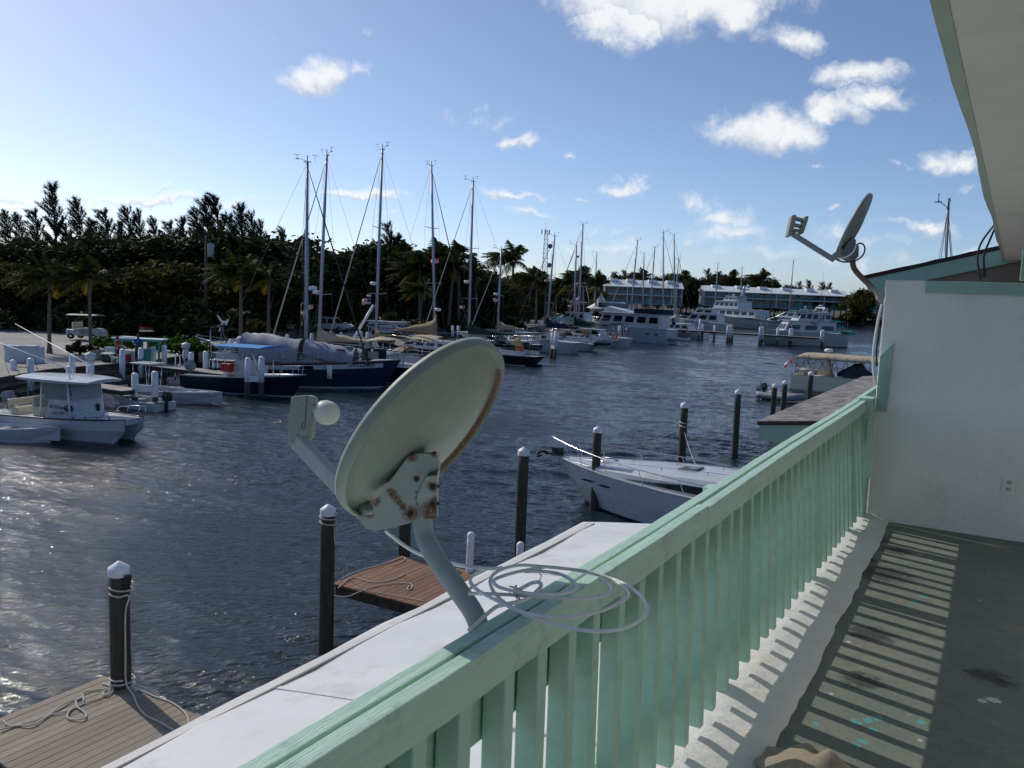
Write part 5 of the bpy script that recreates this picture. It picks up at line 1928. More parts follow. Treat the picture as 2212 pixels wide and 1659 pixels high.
# tan canopied boat beyond the shingle roof
tb0 = at(1810, 850, 0.0)
tbh = R(-6)
tn = thing('canopied_boat', 'cream motor boat under a long tan canopy beyond the shingle roof', 'boat', (aty(1734, 764, 72).x, 72, 0), tbh)
rings = hull_parts(tn, 10.0, 3.3, 1.2, 1.45, GELCREAM, GELCREAM, boot=GELCREAM, x0=-.3, sw=.92, chine=.9)
cz = 2.88
g = MB()
rr = []
for i in range(21):
    t = i / 20
    x = -.05 + 7.6 * t
    e = min(1, (t + .005) * 14) ** .5 * min(1, (1.005 - t) * 14) ** .5
    h = .42 * e
    sag = -.05 * abs(math.sin(t * 3 * PI))
    ring = [(x, 1.62 * math.cos(a), cz - .05 + sag + h * math.sin(a) ** .7 - .28) for a in [PI * j / 8 for j in range(9)]]
    rr.append(ring + [(p_[0], p_[1] * .98, p_[2] - .04) for p_ in ring[::-1]])
g.loft(rr, smooth=True)
cn = g.build('canopy', CANVASTAN, tn)
g = MB()
for (xa_, xb_) in ((0, .1), (0, 1.0), (1.8, .5), (1.6, 2.4), (3.5, 2.9), (3.5, 3.9), (4.4, 4.4), (4.4, 5.4), (5.6, 5.0), (6.6, 6.6)):
    for s in (1, -1):
        g.tube([(xa_ * .95, s * 1.5, 1.3), (xb_, s * 1.55, cz - .1)], .022, 6)
g.build('canopy_frame', BLACK, cn)
g = MB()
g.lathe([(0, -.10), (.30, -.10), (.33, -.02), (.31, .10), (.2, .16), (0, .17)], (1.95, .2, cz + .26), 18)
g.tube([(1.95, .2, cz - .1), (1.95, .2, cz + .2)], .05, 8)
g.build('radar_dome', PLASTICWHITE, cn)
g = MB()
g.tube([(2.35, 0, 1.1), (2.15, 0, 1.8), (2.05, 0, cz)], [.26, .15, .12], 10)
g.build('mast_post', GELCREAM, tn)
g = MB()
g.loft([[(3.1, 1.2, 1.3), (3.1, -1.2, 1.3), (3.1, -1.2, 1.6), (3.1, 1.2, 1.6)], [(4.3, 1.2, 1.3), (4.3, -1.2, 1.3), (4.3, -.9, 2.35), (4.3, .9, 2.35)], [(6.0, 1.2, 1.3), (6.0, -1.2, 1.3), (6.0, -1.2, 1.6), (6.0, 1.2, 1.6)]])
g.build('windscreen', TINT, tn)
g = MB()
for s in (1, -1):
    g.tube([(-.1, s * 1.45, 1.75), (3.0, s * 1.5, 1.75)], .03, 6)
    for x in (0, 1, 2, 3):
        g.tube([(x, s * 1.45, 1.1), (x, s * 1.46, 1.75)], .025, 6)
g.box((.3, 0, 1.3), (.5, 2.6, .6))
g.box((1.4, .9, 1.3), (1.2, .7, .5))
g.build('stern_bench', GELCREAM, tn, bevel=.03)
g = MB()
g.tube([(-.25, 1.2, 1.3), (-1.5, 1.4, 2.5)], .022, 6)
fp = g.build('flag_pole', TEAK, tn)
flag(fp, (-1.25, 1.36, 2.25), .75, .42, 'cross', dirv=(-.75, .1, -.45))
flag(tn, (2.0, 1.5, 2.2), .35, .6, 'cross', dirv=(-.3, .1, -.6))

# small grey dinghy by the two pilings
p = at(1668, 872, 0)
dg = thing('inflatable_dinghy', 'grey inflatable dinghy with outboard moored behind the two dark pilings', 'boat', (p.x, p.y + 2.0, 0), R(-20))
g = MB()
g.tube(smooth_path([(-1.3, .75, .35), (.8, .75, .35), (1.5, .4, .45), (1.75, 0, .5), (1.5, -.4, .45), (.8, -.75, .35), (-1.3, -.75, .35)], 5), .23, 10)
g.box((0, 0, .2), (2.7, 1.3, .08))
g.build('hull', mat('grey_hypalon', (.22, .24, .26), .7), dg)
outboard(dg, (-1.4, .2, .5))
outboard(dg, (-1.4, -.35, .5), m=GELGREY, s=.8)


def yacht(label, loc, rz, L, B, fs, fb, hullm, decks, sw=.9, srake=0.0, group=None, boot=BOOT, name='motor_yacht', arch=None, tender=None, rails=True, x0=None, mastz=None, fly=None):
    """decks: list of (xa, xb, width factor, base z, height, front slope, aft slope, n windows, (win lo, win hi))"""
    T = thing(name, label, 'motor yacht', (loc[0], loc[1], 0), rz, group)
    x0 = -L / 2 if x0 is None else x0
    rings = hull_parts(T, L, B, fs, fb, hullm, GEL, boot=boot, x0=x0, sw=sw, srake=srake, rake=.10, p=2.4)
    for (xa, xb, wf, bz, h, sf, sa, nw, wh) in decks:
        cabin(T, rings, xa, xb, B * wf, h, slope_f=sf, slope_a=sa, base=bz, nwin=nw, winh=wh, inset=.93, name='deckhouse')
        g = MB()
        g.prism([(xa - .25 + sa * 1.0, B * wf * .5, bz + h), (xb - sf + .35, B * wf * .40, bz + h), (xb - sf + .35, -B * wf * .40, bz + h), (xa - .25 + sa, -B * wf * .5, bz + h)], (0, 0, .09))
        g.build('deck_roof', GEL, T, bevel=.03)
    if rails:
        guard_rail(T, rings, x0 + .55 * L, x0 + .95 * L, h=.8, step=1.3)
    return T, rings


# big grey hulled expedition yacht
p = at(1608, 710, 0)
yb_, yr_ = yacht('large grey hulled expedition yacht with tall white superstructure and radar mast', (p.x - 5, p.y + 8), R(155), 26, 6.6, 2.2, 4.1, GELGREY, [(-9, 6.0, .84, 2.6, 1.9, .6, .2, 6, (.35, .75)), (-3.5, 5.4, .80, 4.6, 1.9, .9, .3, 5, (.40, .80)), (-2.2, 2.8, .6, 6.6, 1.1, 1.2, .4, 3, (.3, .7))], boot=ANTIFOUL)
g = MB()
g.tube([(-2.4, 0, 7.6), (-2.8, 0, 10.4)], [.5, .28], 8)
g.tube([(-2.8, -1.8, 9.6), (-2.8, 1.8, 9.6)], .09, 6)
g.box((-2.0, 0, 9.0), (1.8, .3, .18))
g.box((-2.3, 1.1, 9.9), (.9, .8, .12))
g.lathe([(0, -.4), (.4, -.25), (.45, .1), (.3, .4), (0, .5)], (-2.8, -1.4, 10.3), 12)
g.lathe([(0, -.3), (.3, -.2), (.33, .1), (.2, .3), (0, .35)], (-.5, 1.2, 8.0), 12)
g.build('radar_mast', GEL, yb_)
# white sport yacht
p = at(1668, 713, 0)
sy, _ = yacht('white sport yacht with swept windscreen and dark side window band', (p.x + 1, p.y + 7), R(158), 19, 5.0, 1.6, 2.3, GELGREY, [(-6.5, 5.5, .86, 1.7, 1.35, 3.6, .3, 3, (.30, .78)), (-6.0, 1.6, .72, 3.1, 1.3, 2.6, .4, 3, (.35, .8))], boot=ANTIFOUL)
g = MB()
g.tube([(-4.5, 1.6, 3.2), (-5.6, 1.5, 5.1), (-5.6, -1.5, 5.1), (-4.5, -1.6, 3.2)], .2, 8)
g.tube([(-5.6, 0, 5.2), (-5.9, 0, 6.0)], .18, 8)
g.build('radar_arch', GEL, sy)
g = MB()
g.box((-6.5, 0, 3.4), (4.0, 3.6, .12))
g.build('awning', CANVASTEAL, sy)
# aft cabin trawler yacht at the right of the pier, bow to the left
pA, pB = at(1636, 744, 0), at(1804, 750, 0)
mA = (pA + pB) / 2
hA = math.atan2(pA.y - pB.y, pA.x - pB.x)
LA = (pA - pB).length * 1.12
ty, tyr = yacht('white aft cabin motor yacht with teal canvas moored behind the pier, bow to the left', (mA.x, mA.y + 2.0), hA, LA, 4.6, 2.1, 2.5, mat('weathered_grey_topsides', (0.36, .38, .36), .35, var=.06), [(-LA * .36, LA * .24, .84, 2.2, 1.7, 1.0, .1, 3, (.22, .62)), (-LA * .30, LA * .08, .80, 3.95, 1.35, .7, .15, 5, (.30, .80))], boot=ANTIFOUL)
g = MB()
g.tube([(-LA * .16, 1.7, 4.0), (-LA * .22, 1.5, 6.1), (-LA * .22, -1.5, 6.1), (-LA * .16, -1.7, 4.0)], .18, 8)
g.tube([(-LA * .20, 1.7, 4.0), (-LA * .25, 1.5, 6.1)], .10, 8)
g.lathe([(0, -.12), (.32, -.12), (.35, .06), (.2, .18), (0, .2)], (-LA * .22, 0, 6.4), 12)
g.build('radar_arch', GEL, ty)
g = MB()
g.box((-LA * .01, 0, 5.55), (LA * .22, 3.3, .1))
g.box((-LA * .36, 0, 4.05), (LA * .16, 3.9, .12))
g.box((-LA * .42, 0, 3.3), (LA * .05, 3.8, .3))
g.build('canvas_top', CANVASTEAL, ty)
g = MB()
g.loft([[(-LA * .50, 1.8, 1.95), (-LA * .50, -1.8, 1.95), (-LA * .50, -1.8, 2.5), (-LA * .50, 1.8, 2.5)], [(-LA * .60, 1.3, 2.1), (-LA * .60, -1.3, 2.1), (-LA * .60, -1.3, 2.5), (-LA * .60, 1.3, 2.5)]])
g.build('tender_cover', CANVASTEAL, ty)
g = MB()
g.box((-LA * .40, 0, 3.0), (LA * .12, .05, 1.0))
for s in (1, -1):
    for k in range(5):
        x = -LA * (.36 + .03 * k)
        g.tube([(x, s * 2.0, 2.1), (x, s * 2.0, 4.0)], .025, 5)
g.build('aft_enclosure', CLEAR, ty)
text(ty, 'Magic', (-LA * .10, 2.08, 3.45), .62, (-1, 0, 0), (0, 0, 1), BLACK)
# white trawler by the quay, stern to the right
pT = at(1434, 744, 0)
pT2 = at(1345, 736, 0)
hT = R(176)
tr, trr = yacht('white wooden trawler yacht with dark railed upper deck and square windows', (pT.x - 6.6, pT.y + 2.6), hT, 14, 4.6, 2.1, 2.7, mat('pale_blue_white_paint', (0.38, .43, .50), .4, var=.04), [(-5.8, 4.6, .86, 2.15, 2.0, .8, .05, 5, (.38, .82))], boot=GEL, name='trawler_yacht')
g = MB()
g.loft([[(-1.2, 1.3, 4.2), (4.0, 1.1, 4.2), (4.0, -1.1, 4.2), (-1.2, -1.3, 4.2)], [(-.6, 1.1, 4.45), (3.4, .9, 5.1), (3.4, -.9, 5.1), (-.6, -1.1, 4.45)]])
g.build('flying_bridge', GEL, tr, bevel=.06)
g = MB()
for s in (1, -1):
    g.box((-3.9, s * 1.9, 4.62), (4.6, .04, .75))
g.box((-6.2, 0, 4.62), (.04, 3.8, .75))
g.build('deck_dodger', CANVASNAVY, tr)
g = MB()
for x in (-5.5, -4.1, -2.7, -1.3):
    g.box((x, 2.17, 1.35), (.5, .05, .22))
g.build('port_light', TINT, tr)
flag(tr, (-7.1, .5, 3.9), 1.2, 1.0, 'ensign', dirv=(-.4, .3, 0))
g = MB()
g.tube(smooth_path([(-7.6, -1.5, .75), (-7.7, 0, .75), (-7.6, 1.3, .8), (-8.4, 1.5, .85), (-9.1, 1.0, .8), (-9.2, 0, .75), (-9.1, -1.5, .75)], 5), .28, 10)
g.build('tender', mat('grey_tender', (.36, .38, .42), .6), tr)
# a low white motor boat with a canadian style flag at its stern, left of the trawler
pL = at(1352, 752, 0)
lw, lwr = yacht('low white boat flying a red leaf flag at its stern beside the trawler', (pL.x - 5.4, pL.y + 1.4), R(175), 11, 3.4, 1.25, 1.6, GEL, [(-1.5, 3.0, .6, 1.3, .8, .8, .2, 3, (.3, .7))], boot=GEL, name='low_boat', sw=.6, srake=.6)
g = MB()
g.tube([(-5.3, .9, 1.3), (-5.9, 1.0, 2.9)], .025, 6)
fp = g.build('flag_pole', STEEL, lw)
flag(fp, (-5.85, 1.0, 2.8), 1.0, .7, 'leaf', dirv=(.55, .8, -.3))
g = MB()
X_ = Matrix.Rotation(R(90), 3, 'X')
for (x, z, m_) in ((-4.2, 1.5, ORANGE),):
    ring = [Vector((x + .33 * math.cos(a), 1.75, z + .33 * math.sin(a))) for a in [2 * PI * k / 16 for k in range(17)]]
    g.tube(ring, .09, 8)
g.build('life_ring', ORANGE, lw)
# sport fisher with tuna tower and other boats further along the quay
pS = at(1300, 712, .5)
sf, sfr = yacht('white sport fishing boat with a spidery tower behind the trawler', (pS.x - 8, pS.y + 6), R(176), 12, 4.2, 1.3, 2.3, GEL, [(-2.5, 3.2, .8, 1.8, 1.4, 1.6, .2, 3, (.35, .8))], boot=BOOT, name='sport_fisher')
g = MB()
for (x, y) in ((-2.2, 1.5), (-2.2, -1.5), (1.0, 1.3), (1.0, -1.3)):
    g.tube([(x, y, 3.0), (x * .5 - .3, y * .45, 8.2)], .045, 6)
for z, w in ((5.2, 2.4), (8.2, 1.4)):
    g.tube([(-1.6, -w / 2, z), (1.0, -w / 2, z), (1.0, w / 2, z), (-1.6, w / 2, z), (-1.6, -w / 2, z)], .045, 6)
g.box((-.3, 0, 5.15), (2.6, 2.2, .07))
g.box((-.3, 0, 8.9), (1.8, 1.5, .07))
g.build('tuna_tower', PILECAP, sf)
pS = at(1395, 712, .3)
yacht('white express boat with blue canvas enclosure behind the trawler', (pS.x - 2, pS.y + 14), R(170), 12, 4.0, 1.4, 2.1, GEL, [(-3.5, 3.0, .85, 1.6, 1.5, 1.2, .2, 3, (.30, .8)), (-3.0, 1.0, .7, 3.2, 1.0, .6, .2, 2, (.2, .8))], boot=BOOT, name='express_boat')
pS = at(1472, 716, .3)
yacht('white flybridge boat at the inner end of the pier below the hotel gap', (pS.x - 3, pS.y + 22), R(172), 13, 4.3, 1.6, 2.5, GEL, [(-4.5, 3.4, .85, 1.9, 1.7, 1.5, .2, 3, (.30, .8)), (-3.0, 1.6, .7, 3.7, 1.0, .9, .2, 2, (.2, .7))], boot=BOOT, name='flybridge_boat')
pS = at(1500, 735, 0)
yacht('pale grey catamaran moored stern out at the left end of the pier', (pS.x - 5.2, pS.y + 4.5), R(178), 11, 5.4, 1.4, 1.8, mat('pale_grey_gelcoat', (.5, .51, .54), .3), [(-3.2, 2.4, .7, 1.5, .9, 1.4, .3, 4, (.3, .75))], boot=BOOT, name='sailing_catamaran')
# white power boat with hard top half hidden behind the yellow covered sloop
pS = at(880, 764, .4)
hc_, _ = yacht('white hard top motor boat partly hidden behind the yellow sail cover', (pS.x - 5.5, pS.y + 5.5), R(-4), 10.5, 3.6, 1.3, 1.9, GEL, [(-2.6, 2.2, .8, 1.6, .75, 1.2, .2, 3, (.2, .8)), (-3.0, 1.2, .8, 2.5, .55, .8, .2, 2, (.1, .5))], boot=BOOT, name='hard_top_boat')
pS = at(1155, 790, 0)
bb, bbr = yacht('black hulled motor sailer right of the near dish with white deckhouse and yellow life ring', (pS.x - 6.2, pS.y + 1.8), R(-2), 12.5, 4.0, 1.45, 1.9, BLACKHULL, [(-3.0, 2.2, .7, 1.6, .95, 1.2, .2, 4, (.3, .8)), (2.6, 4.6, .55, 1.6, .45, .5, .3, 2, (.3, .7))], boot=ANTIFOUL, name='motor_sailer', sw=.55, srake=1.0)
g = MB()
ring = [Vector((4.3 + .33 * math.cos(a), -1.62, 2.0 + .33 * math.sin(a))) for a in [2 * PI * k / 16 for k in range(17)]]
g.tube(ring, .10, 8)
g.build('life_ring', YELLOW, bb)
pS = at(1225, 768, 0)
yacht('white cutter hull with cluttered deck between the pairs of white posts', (pS.x - 6.0, pS.y + 3.5), R(176), 12, 3.8, 1.3, 1.7, GEL, [(-2.5, 2.5, .6, 1.4, .6, .8, .2, 4, (.3, .75))], boot=BOOT, name='cutter', sw=.5, srake=.9)
pS = at(1000, 800, 0)
yacht('dark sailing hull lying behind the near dish', (pS.x - 6.5, pS.y + 4), R(178), 12.5, 3.8, 1.3, 1.7, NAVY, [(-3, 2.5, .6, 1.4, .6, .8, .2, 4, (.3, .75))], boot=ANTIFOUL, name='dark_cutter', sw=.5, srake=.9)
pS = at(845, 845, 0)
dk, dkr = yacht('dark hulled cruising boat with brown canopy tucked between ketch and dish', (pS.x - 6.5, pS.y + 5), R(178), 12.5, 3.8, 1.2, 1.6, NAVY, [(-3, 2.5, .6, 1.3, .6, .8, .2, 4, (.3, .75))], boot=BOOT, name='dark_cruising_boat', sw=.5, srake=.9)
g = MB()
rr = []
for i in range(7):
    x = -4.6 + 3.4 * i / 6
    rr.append([(x, a * 1.5, 3.3 - .35 * a * a - .25 * ((i - 3) / 3) ** 2) for a in (-1, -.5, 0, .5, 1)] + [(x, a * 1.5, 3.26 - .35 * a * a - .25 * ((i - 3) / 3) ** 2) for a in (1, .5, 0, -.5, -1)])
g.loft(rr)
cv = g.build('canopy', CANVASTAN, dk)
g = MB()
g.box((-3.0, 0, 3.42), (2.0, 1.4, .05))
g.build('solar_panel', TINT, cv)
g = MB()
for x in (-4.4, -1.4):
    for s in (1, -1):
        g.tube([(x, s * 1.3, 1.4), (x, s * 1.4, 3.0)], .025, 6)
g.build('canopy_frame', STEEL, cv)

# ================================================================ far shore
SANDZ = 1.12


def sand_material():
    m, t, b, co = new_mat('coral_sand_ground')
    n1 = t.noise(co, 0.25, 6, 0.6)
    n2 = t.noise(co, 3.5, 6, 0.7)
    c = t.mix(t.step(n1, 0.35, 0.65), (0.30, 0.28, 0.255), (0.42, 0.40, 0.37))
    c = t.mix(t.step(n2, 0.45, 0.75, 0, 0.6), c, (0.19, 0.165, 0.14))
    c = t.mix(t.step(t.noise(co, 0.09, 3), 0.55, 0.7, 0, 0.5), c, (0.16, 0.14, 0.10))
    t.put(b.inputs['Base Color'], c)
    b.inputs['Roughness'].default_value = 0.95
    bp = t.n('Bump')
    bp.inputs['Strength'].default_value = 0.6
    bp.inputs['Distance'].default_value = 0.06
    t.put(bp.inputs['Height'], n2)
    t.put(b.inputs['Normal'], bp.outputs[0])
    return m


SAND = sand_material()
QUAY = [(-45.0, -60), (-45.6, 10), (-46.5, 26.7), (-49.0, 30.9), (-50.0, 36.4), (-50.2, 38.5), (-55.8, 50), (-57.5, 62), (-60, 80), (-63, 100), (-68, 130), (-73, 155), (-80, 190), (-88, 225), (-95, 250)]


def gd(x, dep, z=SANDZ):
    """ground point under image column x at that forward distance"""
    lo, hi = 0.0, 1659.0
    for _ in range(40):
        m = (lo + hi) / 2
        if atd(x, m, dep).z > z:
            lo = m
        else:
            hi = m
    return atd(x, lo, dep)


g = MB()
back = [(-105, 262), (-140, 265), (-210, 220), (-330, 160), (-420, 60), (-420, -60)]
poly = [(x - .25, y, SANDZ) for x, y in QUAY] + [(x, y, SANDZ - .3) for x, y in back]
g.prism(poly, (0, 0, -2.0))
tag(g.build('ground', SAND), kind='structure')
# boardwalk along the quay edge
g = MB()
rs = random.Random(31)
for (a, b) in zip(QUAY[1:-3], QUAY[2:-2]):
    a, b = Vector((*a, 0)), Vector((*b, 0))
    d = (b - a)
    L = d.length
    d.normalize()
    nrm_ = Vector((-d.y, d.x, 0))
    if nrm_.x > 0:
        nrm_ = -nrm_
    k = int(L / .19)
    for i in range(k):
        c = a + d * (L * (i + .5) / k) + nrm_ * (1.15 + rs.uniform(-.02, .02))
        g.box((c.x, c.y, SANDZ + .03 + rs.uniform(-.004, .004)), (2.35, L / k - .015, .05), math.atan2(nrm_.y, nrm_.x))
tag(g.build('boardwalk', mat('bleached_boards', (0.34, 0.31, 0.27), .9, var=.15, scale=3, island=.14)), kind='structure')
# seawall face
g = MB()
for (a, b) in zip(QUAY[1:-1], QUAY[2:]):
    g.prism([(a[0] + .05, a[1], SANDZ - .03), (b[0] + .05, b[1], SANDZ - .03), (b[0] + .05, b[1], SANDZ - .33), (a[0] + .05, a[1], SANDZ - .33)], (-.2, 0, 0))
    g.prism([(a[0], a[1], .55), (b[0], b[1], .55), (b[0], b[1], .38), (a[0], a[1], .38)], (-.15, 0, 0))
tag(g.build('seawall', DARKWOOD), kind='structure')

# finger piers
PIER = mat('bleached_pier_boards', (0.36, 0.33, 0.29), .9, var=.15, scale=3, island=.13)
plank_deck('finger_pier', 'long plank finger pier with ladders reaching out beside the navy boat', -50.0, -38.1, 37.3, 38.7, 1.08, PIER, w=.19)
plank_deck('finger_pier', 'short plank finger pier ending at two white posts with cross board', -47.2, -38.9, 28.4, 29.6, 1.0, PIER, w=.19)
plank_deck('long_pier', 'long plank pier crossing the harbour in front of the motor yachts', -56, -25.6, 137.6, 139.2, 1.65, PIER, w=.25)
plank_deck('long_pier', 'far plank pier behind the aft cabin yacht below the grey expedition yacht', -74, -51, 223.0, 224.6, 1.1, PIER, w=.3)


# ---------------------------------------------------------------- white posts
def post(p, ytop, label, group='white mooring posts along the far quay', zw=0.45, r=0.17, zb=-0.6, zt=None):
    zt = zt if zt is not None else ztop(p, ytop) - r * .8
    T = thing('mooring_post', label, 'post', (p[0], p[1], 0), 0, group)
    g = MB((p[0], p[1], 0))
    zw = min(zw, zt - .3)
    g.tube([(p[0], p[1], zw), (p[0] + .01, p[1], zt)], [r * 1.01, r * .98], 12)
    g.build('shaft', PILEWHITE, T)
    g = MB((p[0], p[1], 0))
    g.lathe([(r * 1.04, zt - .05), (r * 1.04, zt), (r * .85, zt + r * .45), (r * .4, zt + r * .72), (0, zt + r * .8)], (p[0], p[1], 0), 12)
    g.build('cap', PILECAP, T)
    if zw > zb + .2:
        g = MB((p[0], p[1], 0))
        g.tube([(p[0], p[1], zb), (p[0], p[1], zw)], r * .97, 10)
        g.build('foot', PILE, T)
    return T


A2 = crop(0, 950, 3.318)
A3 = crop(400, 1000, 2.765)
A4 = crop(600, 450, 2.212)
A5 = crop(1200, 850, 2.765)
C2 = crop(1800, 880, 4.424)
C3 = crop(2200, 880, 3.687)
C4 = crop(600, 1000, 7.373)
C5 = crop(300, 1030, 5.53)
C7 = crop(1500, 900, 5.53)
POSTS = [  # (x, base y, reference z, top y, white from, label)
    (*A2(143, 975), 0, A2(143, 650)[1], .55, 'white post with dark rope at the far left beside the hard top boat'),
    (*A2(325, 880), 1.0, A2(325, 632)[1], .5, 'white post in front of the pale blue utility wall'),
    (*A2(765, 830), .9, A2(765, 588)[1], .5, 'white post left of the first lamp pedestal, behind a shorter post'),
    (*A2(735, 915), .6, A2(735, 715)[1], .3, 'short thick white post behind the outrigger pole'),
    (*A2(955, 935), .6, A2(955, 702)[1], .3, 'white post just in front of the first lamp pedestal'),
    (*A2(1295, 800), .7, A2(1295, 535)[1], .3, 'white post beside the person in red'),
    (*A2(1490, 790), .6, A2(1490, 523)[1], .3, 'white post with green rope at the inner corner of the pier'),
    (*C5(1045, 705), 1.08, C5(1045, 402)[1], .5, 'left one of two white posts before the second lamp pedestal'),
    (*C5(1237, 715), 1.08, C5(1237, 378)[1], .5, 'right one of two white posts before the second lamp pedestal'),
    (*C5(1872, 600), .9, C5(1872, 318)[1], .5, 'white post right of the second lamp pedestal at the bushes'),
    (*C5(1710, 1000), .2, C5(1712, 508)[1], .75, 'tall white post with dark foot at the ladder on the finger pier'),
    (*C5(1965, 800), 1.08, C5(1965, 490)[1], .5, 'white post between the two ladders on the finger pier'),
    (*C5(720, 1500), 0, C5(722, 872)[1], .6, 'left one of two white posts joined by a cross board'),
    (*C5(1070, 1500), 0, C5(1068, 842)[1], .6, 'right one of two white posts joined by a cross board'),
    (*A3(1075, 745), 0, A3(1078, 383)[1], .95, 'left white post with dark foot at the end of the long finger pier'),
    (*A3(1195, 745), 0, A3(1195, 373)[1], .95, 'right white post with dark foot at the end of the long finger pier'),
    (*C4(1000, 760), 1.1, C4(1000, 588)[1], .6, 'squat white post beside the white arch at the quay'),
    (*C4(1370, 790), 1.1, C4(1370, 545)[1], .6, 'white post behind the front end of the grey awning'),
    (*A4(635, 1410), 1.1, A4(635, 1366)[1], .6, 'white post cap showing above the grey awning, left one'),
    (*A4(698, 1420), 1.1, A4(698, 1362)[1], .6, 'white post with cone top showing above the grey awning'),
    (*A4(870, 1440), 1.0, A4(870, 1355)[1], .6, 'white post between the masts of the ketch and the tan covered sloop'),
    (*A4(1018, 1390), 1.1, A4(1018, 1350)[1], .6, 'white post behind the tan sail cover, left one'),
    (*A4(1075, 1400), 1.1, A4(1075, 1345)[1], .6, 'white post behind the tan sail cover, right one'),
    (*A4(1215, 1430), 1.0, A4(1215, 1340)[1], .6, 'white post crossed by the leaning pale spar'),
    (*A4(1262, 1440), 1.0, A4(1262, 1345)[1], .6, 'white post right of the leaning pale spar'),
    (*A4(1170, 1585), .4, A4(1170, 1465)[1], .3, 'left one of two white posts at the ketch bow'),
    (*A4(1238, 1600), .3, A4(1238, 1460)[1], .3, 'right one of two white posts at the ketch bow'),
    (*A4(1862, 1390), 1.0, A4(1862, 1300)[1], .6, 'left one of two white posts right of the brown sail cover'),
    (*A4(1902, 1390), 1.0, A4(1902, 1300)[1], .6, 'right one of two white posts right of the brown sail cover'),
    (*C7(590, 1330), 0, C7(590, 940)[1], .75, 'left one of two joined white posts behind the near dish rim'),
    (*C7(675, 1330), 0, C7(677, 935)[1], .75, 'right one of two joined white posts behind the near dish rim'),
    (*C7(1425, 1330), 0, C7(1440, 868)[1], .95, 'left one of two joined white posts at the name bearing white stern'),
    (*C7(1485, 1340), 0, C7(1502, 862)[1], .95, 'right one of two joined white posts at the name bearing white stern'),
    (*C7(795, 1000), .8, C7(795, 828)[1], .6, 'left one of two white posts under the black sloping headsail'),
    (*C7(865, 1000), .8, C7(868, 820)[1], .6, 'right one of two white posts under the black sloping headsail'),
    (*C7(615, 800), 1.1, C7(615, 708)[1], .8, 'white post behind the tan sail cover of the small sloop'),
    (*C7(680, 800), 1.1, C7(680, 708)[1], .8, 'white post left of the thick one behind the small sloop'),
    (*C7(768, 810), 1.1, C7(768, 700)[1], .8, 'thick white post behind the small sloop'),
    (*C7(170, 830), 1.1, C7(172, 788)[1], .8, 'left one of two white posts above the green sail cover'),
    (*C7(248, 830), 1.1, C7(250, 780)[1], .8, 'right one of two white posts above the green sail cover'),
    (*C7(270, 800), 1.1, C7(270, 730)[1], .8, 'thick white post beside the teal chairs'),
    (*C7(985, 830), 1.1, C7(985, 735)[1], .8, 'white post between the two black sloping headsails'),
    (*C7(1210, 760), 1.1, C7(1210, 680)[1], .8, 'left one of two white posts before the far lagoon'),
    (*C7(1265, 760), 1.1, C7(1265, 678)[1], .8, 'right one of two white posts before the far lagoon'),
    (*C7(1548, 770), 1.1, C7(1548, 698)[1], .8, 'left one of two white posts by the teal fence'),
    (*C7(1602, 800), 1.1, C7(1602, 692)[1], .8, 'right one of two white posts by the teal fence'),
    (*C2(765, 830), 1.0, C2(765, 700)[1], .6, 'left one of two white posts against the trawler side'),
    (*C2(803, 820), 1.0, C2(803, 696)[1], .6, 'right one of two white posts against the trawler side'),
]
made = {}
for (x, yb_, zr_, yt_, zw_, lab) in POSTS:
    p = at(x, yb_, zr_)
    made[lab] = post(p, yt_, lab, zw=zw_)
for k_, (la, lb_) in enumerate([(POSTS[12], POSTS[13]), (POSTS[14], POSTS[15]), (POSTS[29], POSTS[30]), (POSTS[31], POSTS[32])]):
    pa, pb_ = at(la[0], la[1], la[2]), at(lb_[0], lb_[1], lb_[2])
    zc_ = 1.05 if k_ == 0 else 1.15
    mid_ = (pa + pb_) / 2
    g = MB((mid_.x, mid_.y, zc_))
    g.bar((pa.x, pa.y - .19, zc_), (pb_.x, pb_.y - .19, zc_), .07, .34)
    tag(g.build('cross_board', PILEWHITE), ['white cross board between the two posts of the short pier', 'white cross board between the two end posts of the long finger pier', 'white cross board between the posts behind the near dish rim', 'white cross board between the posts at the name bearing stern'][k_], 'board')
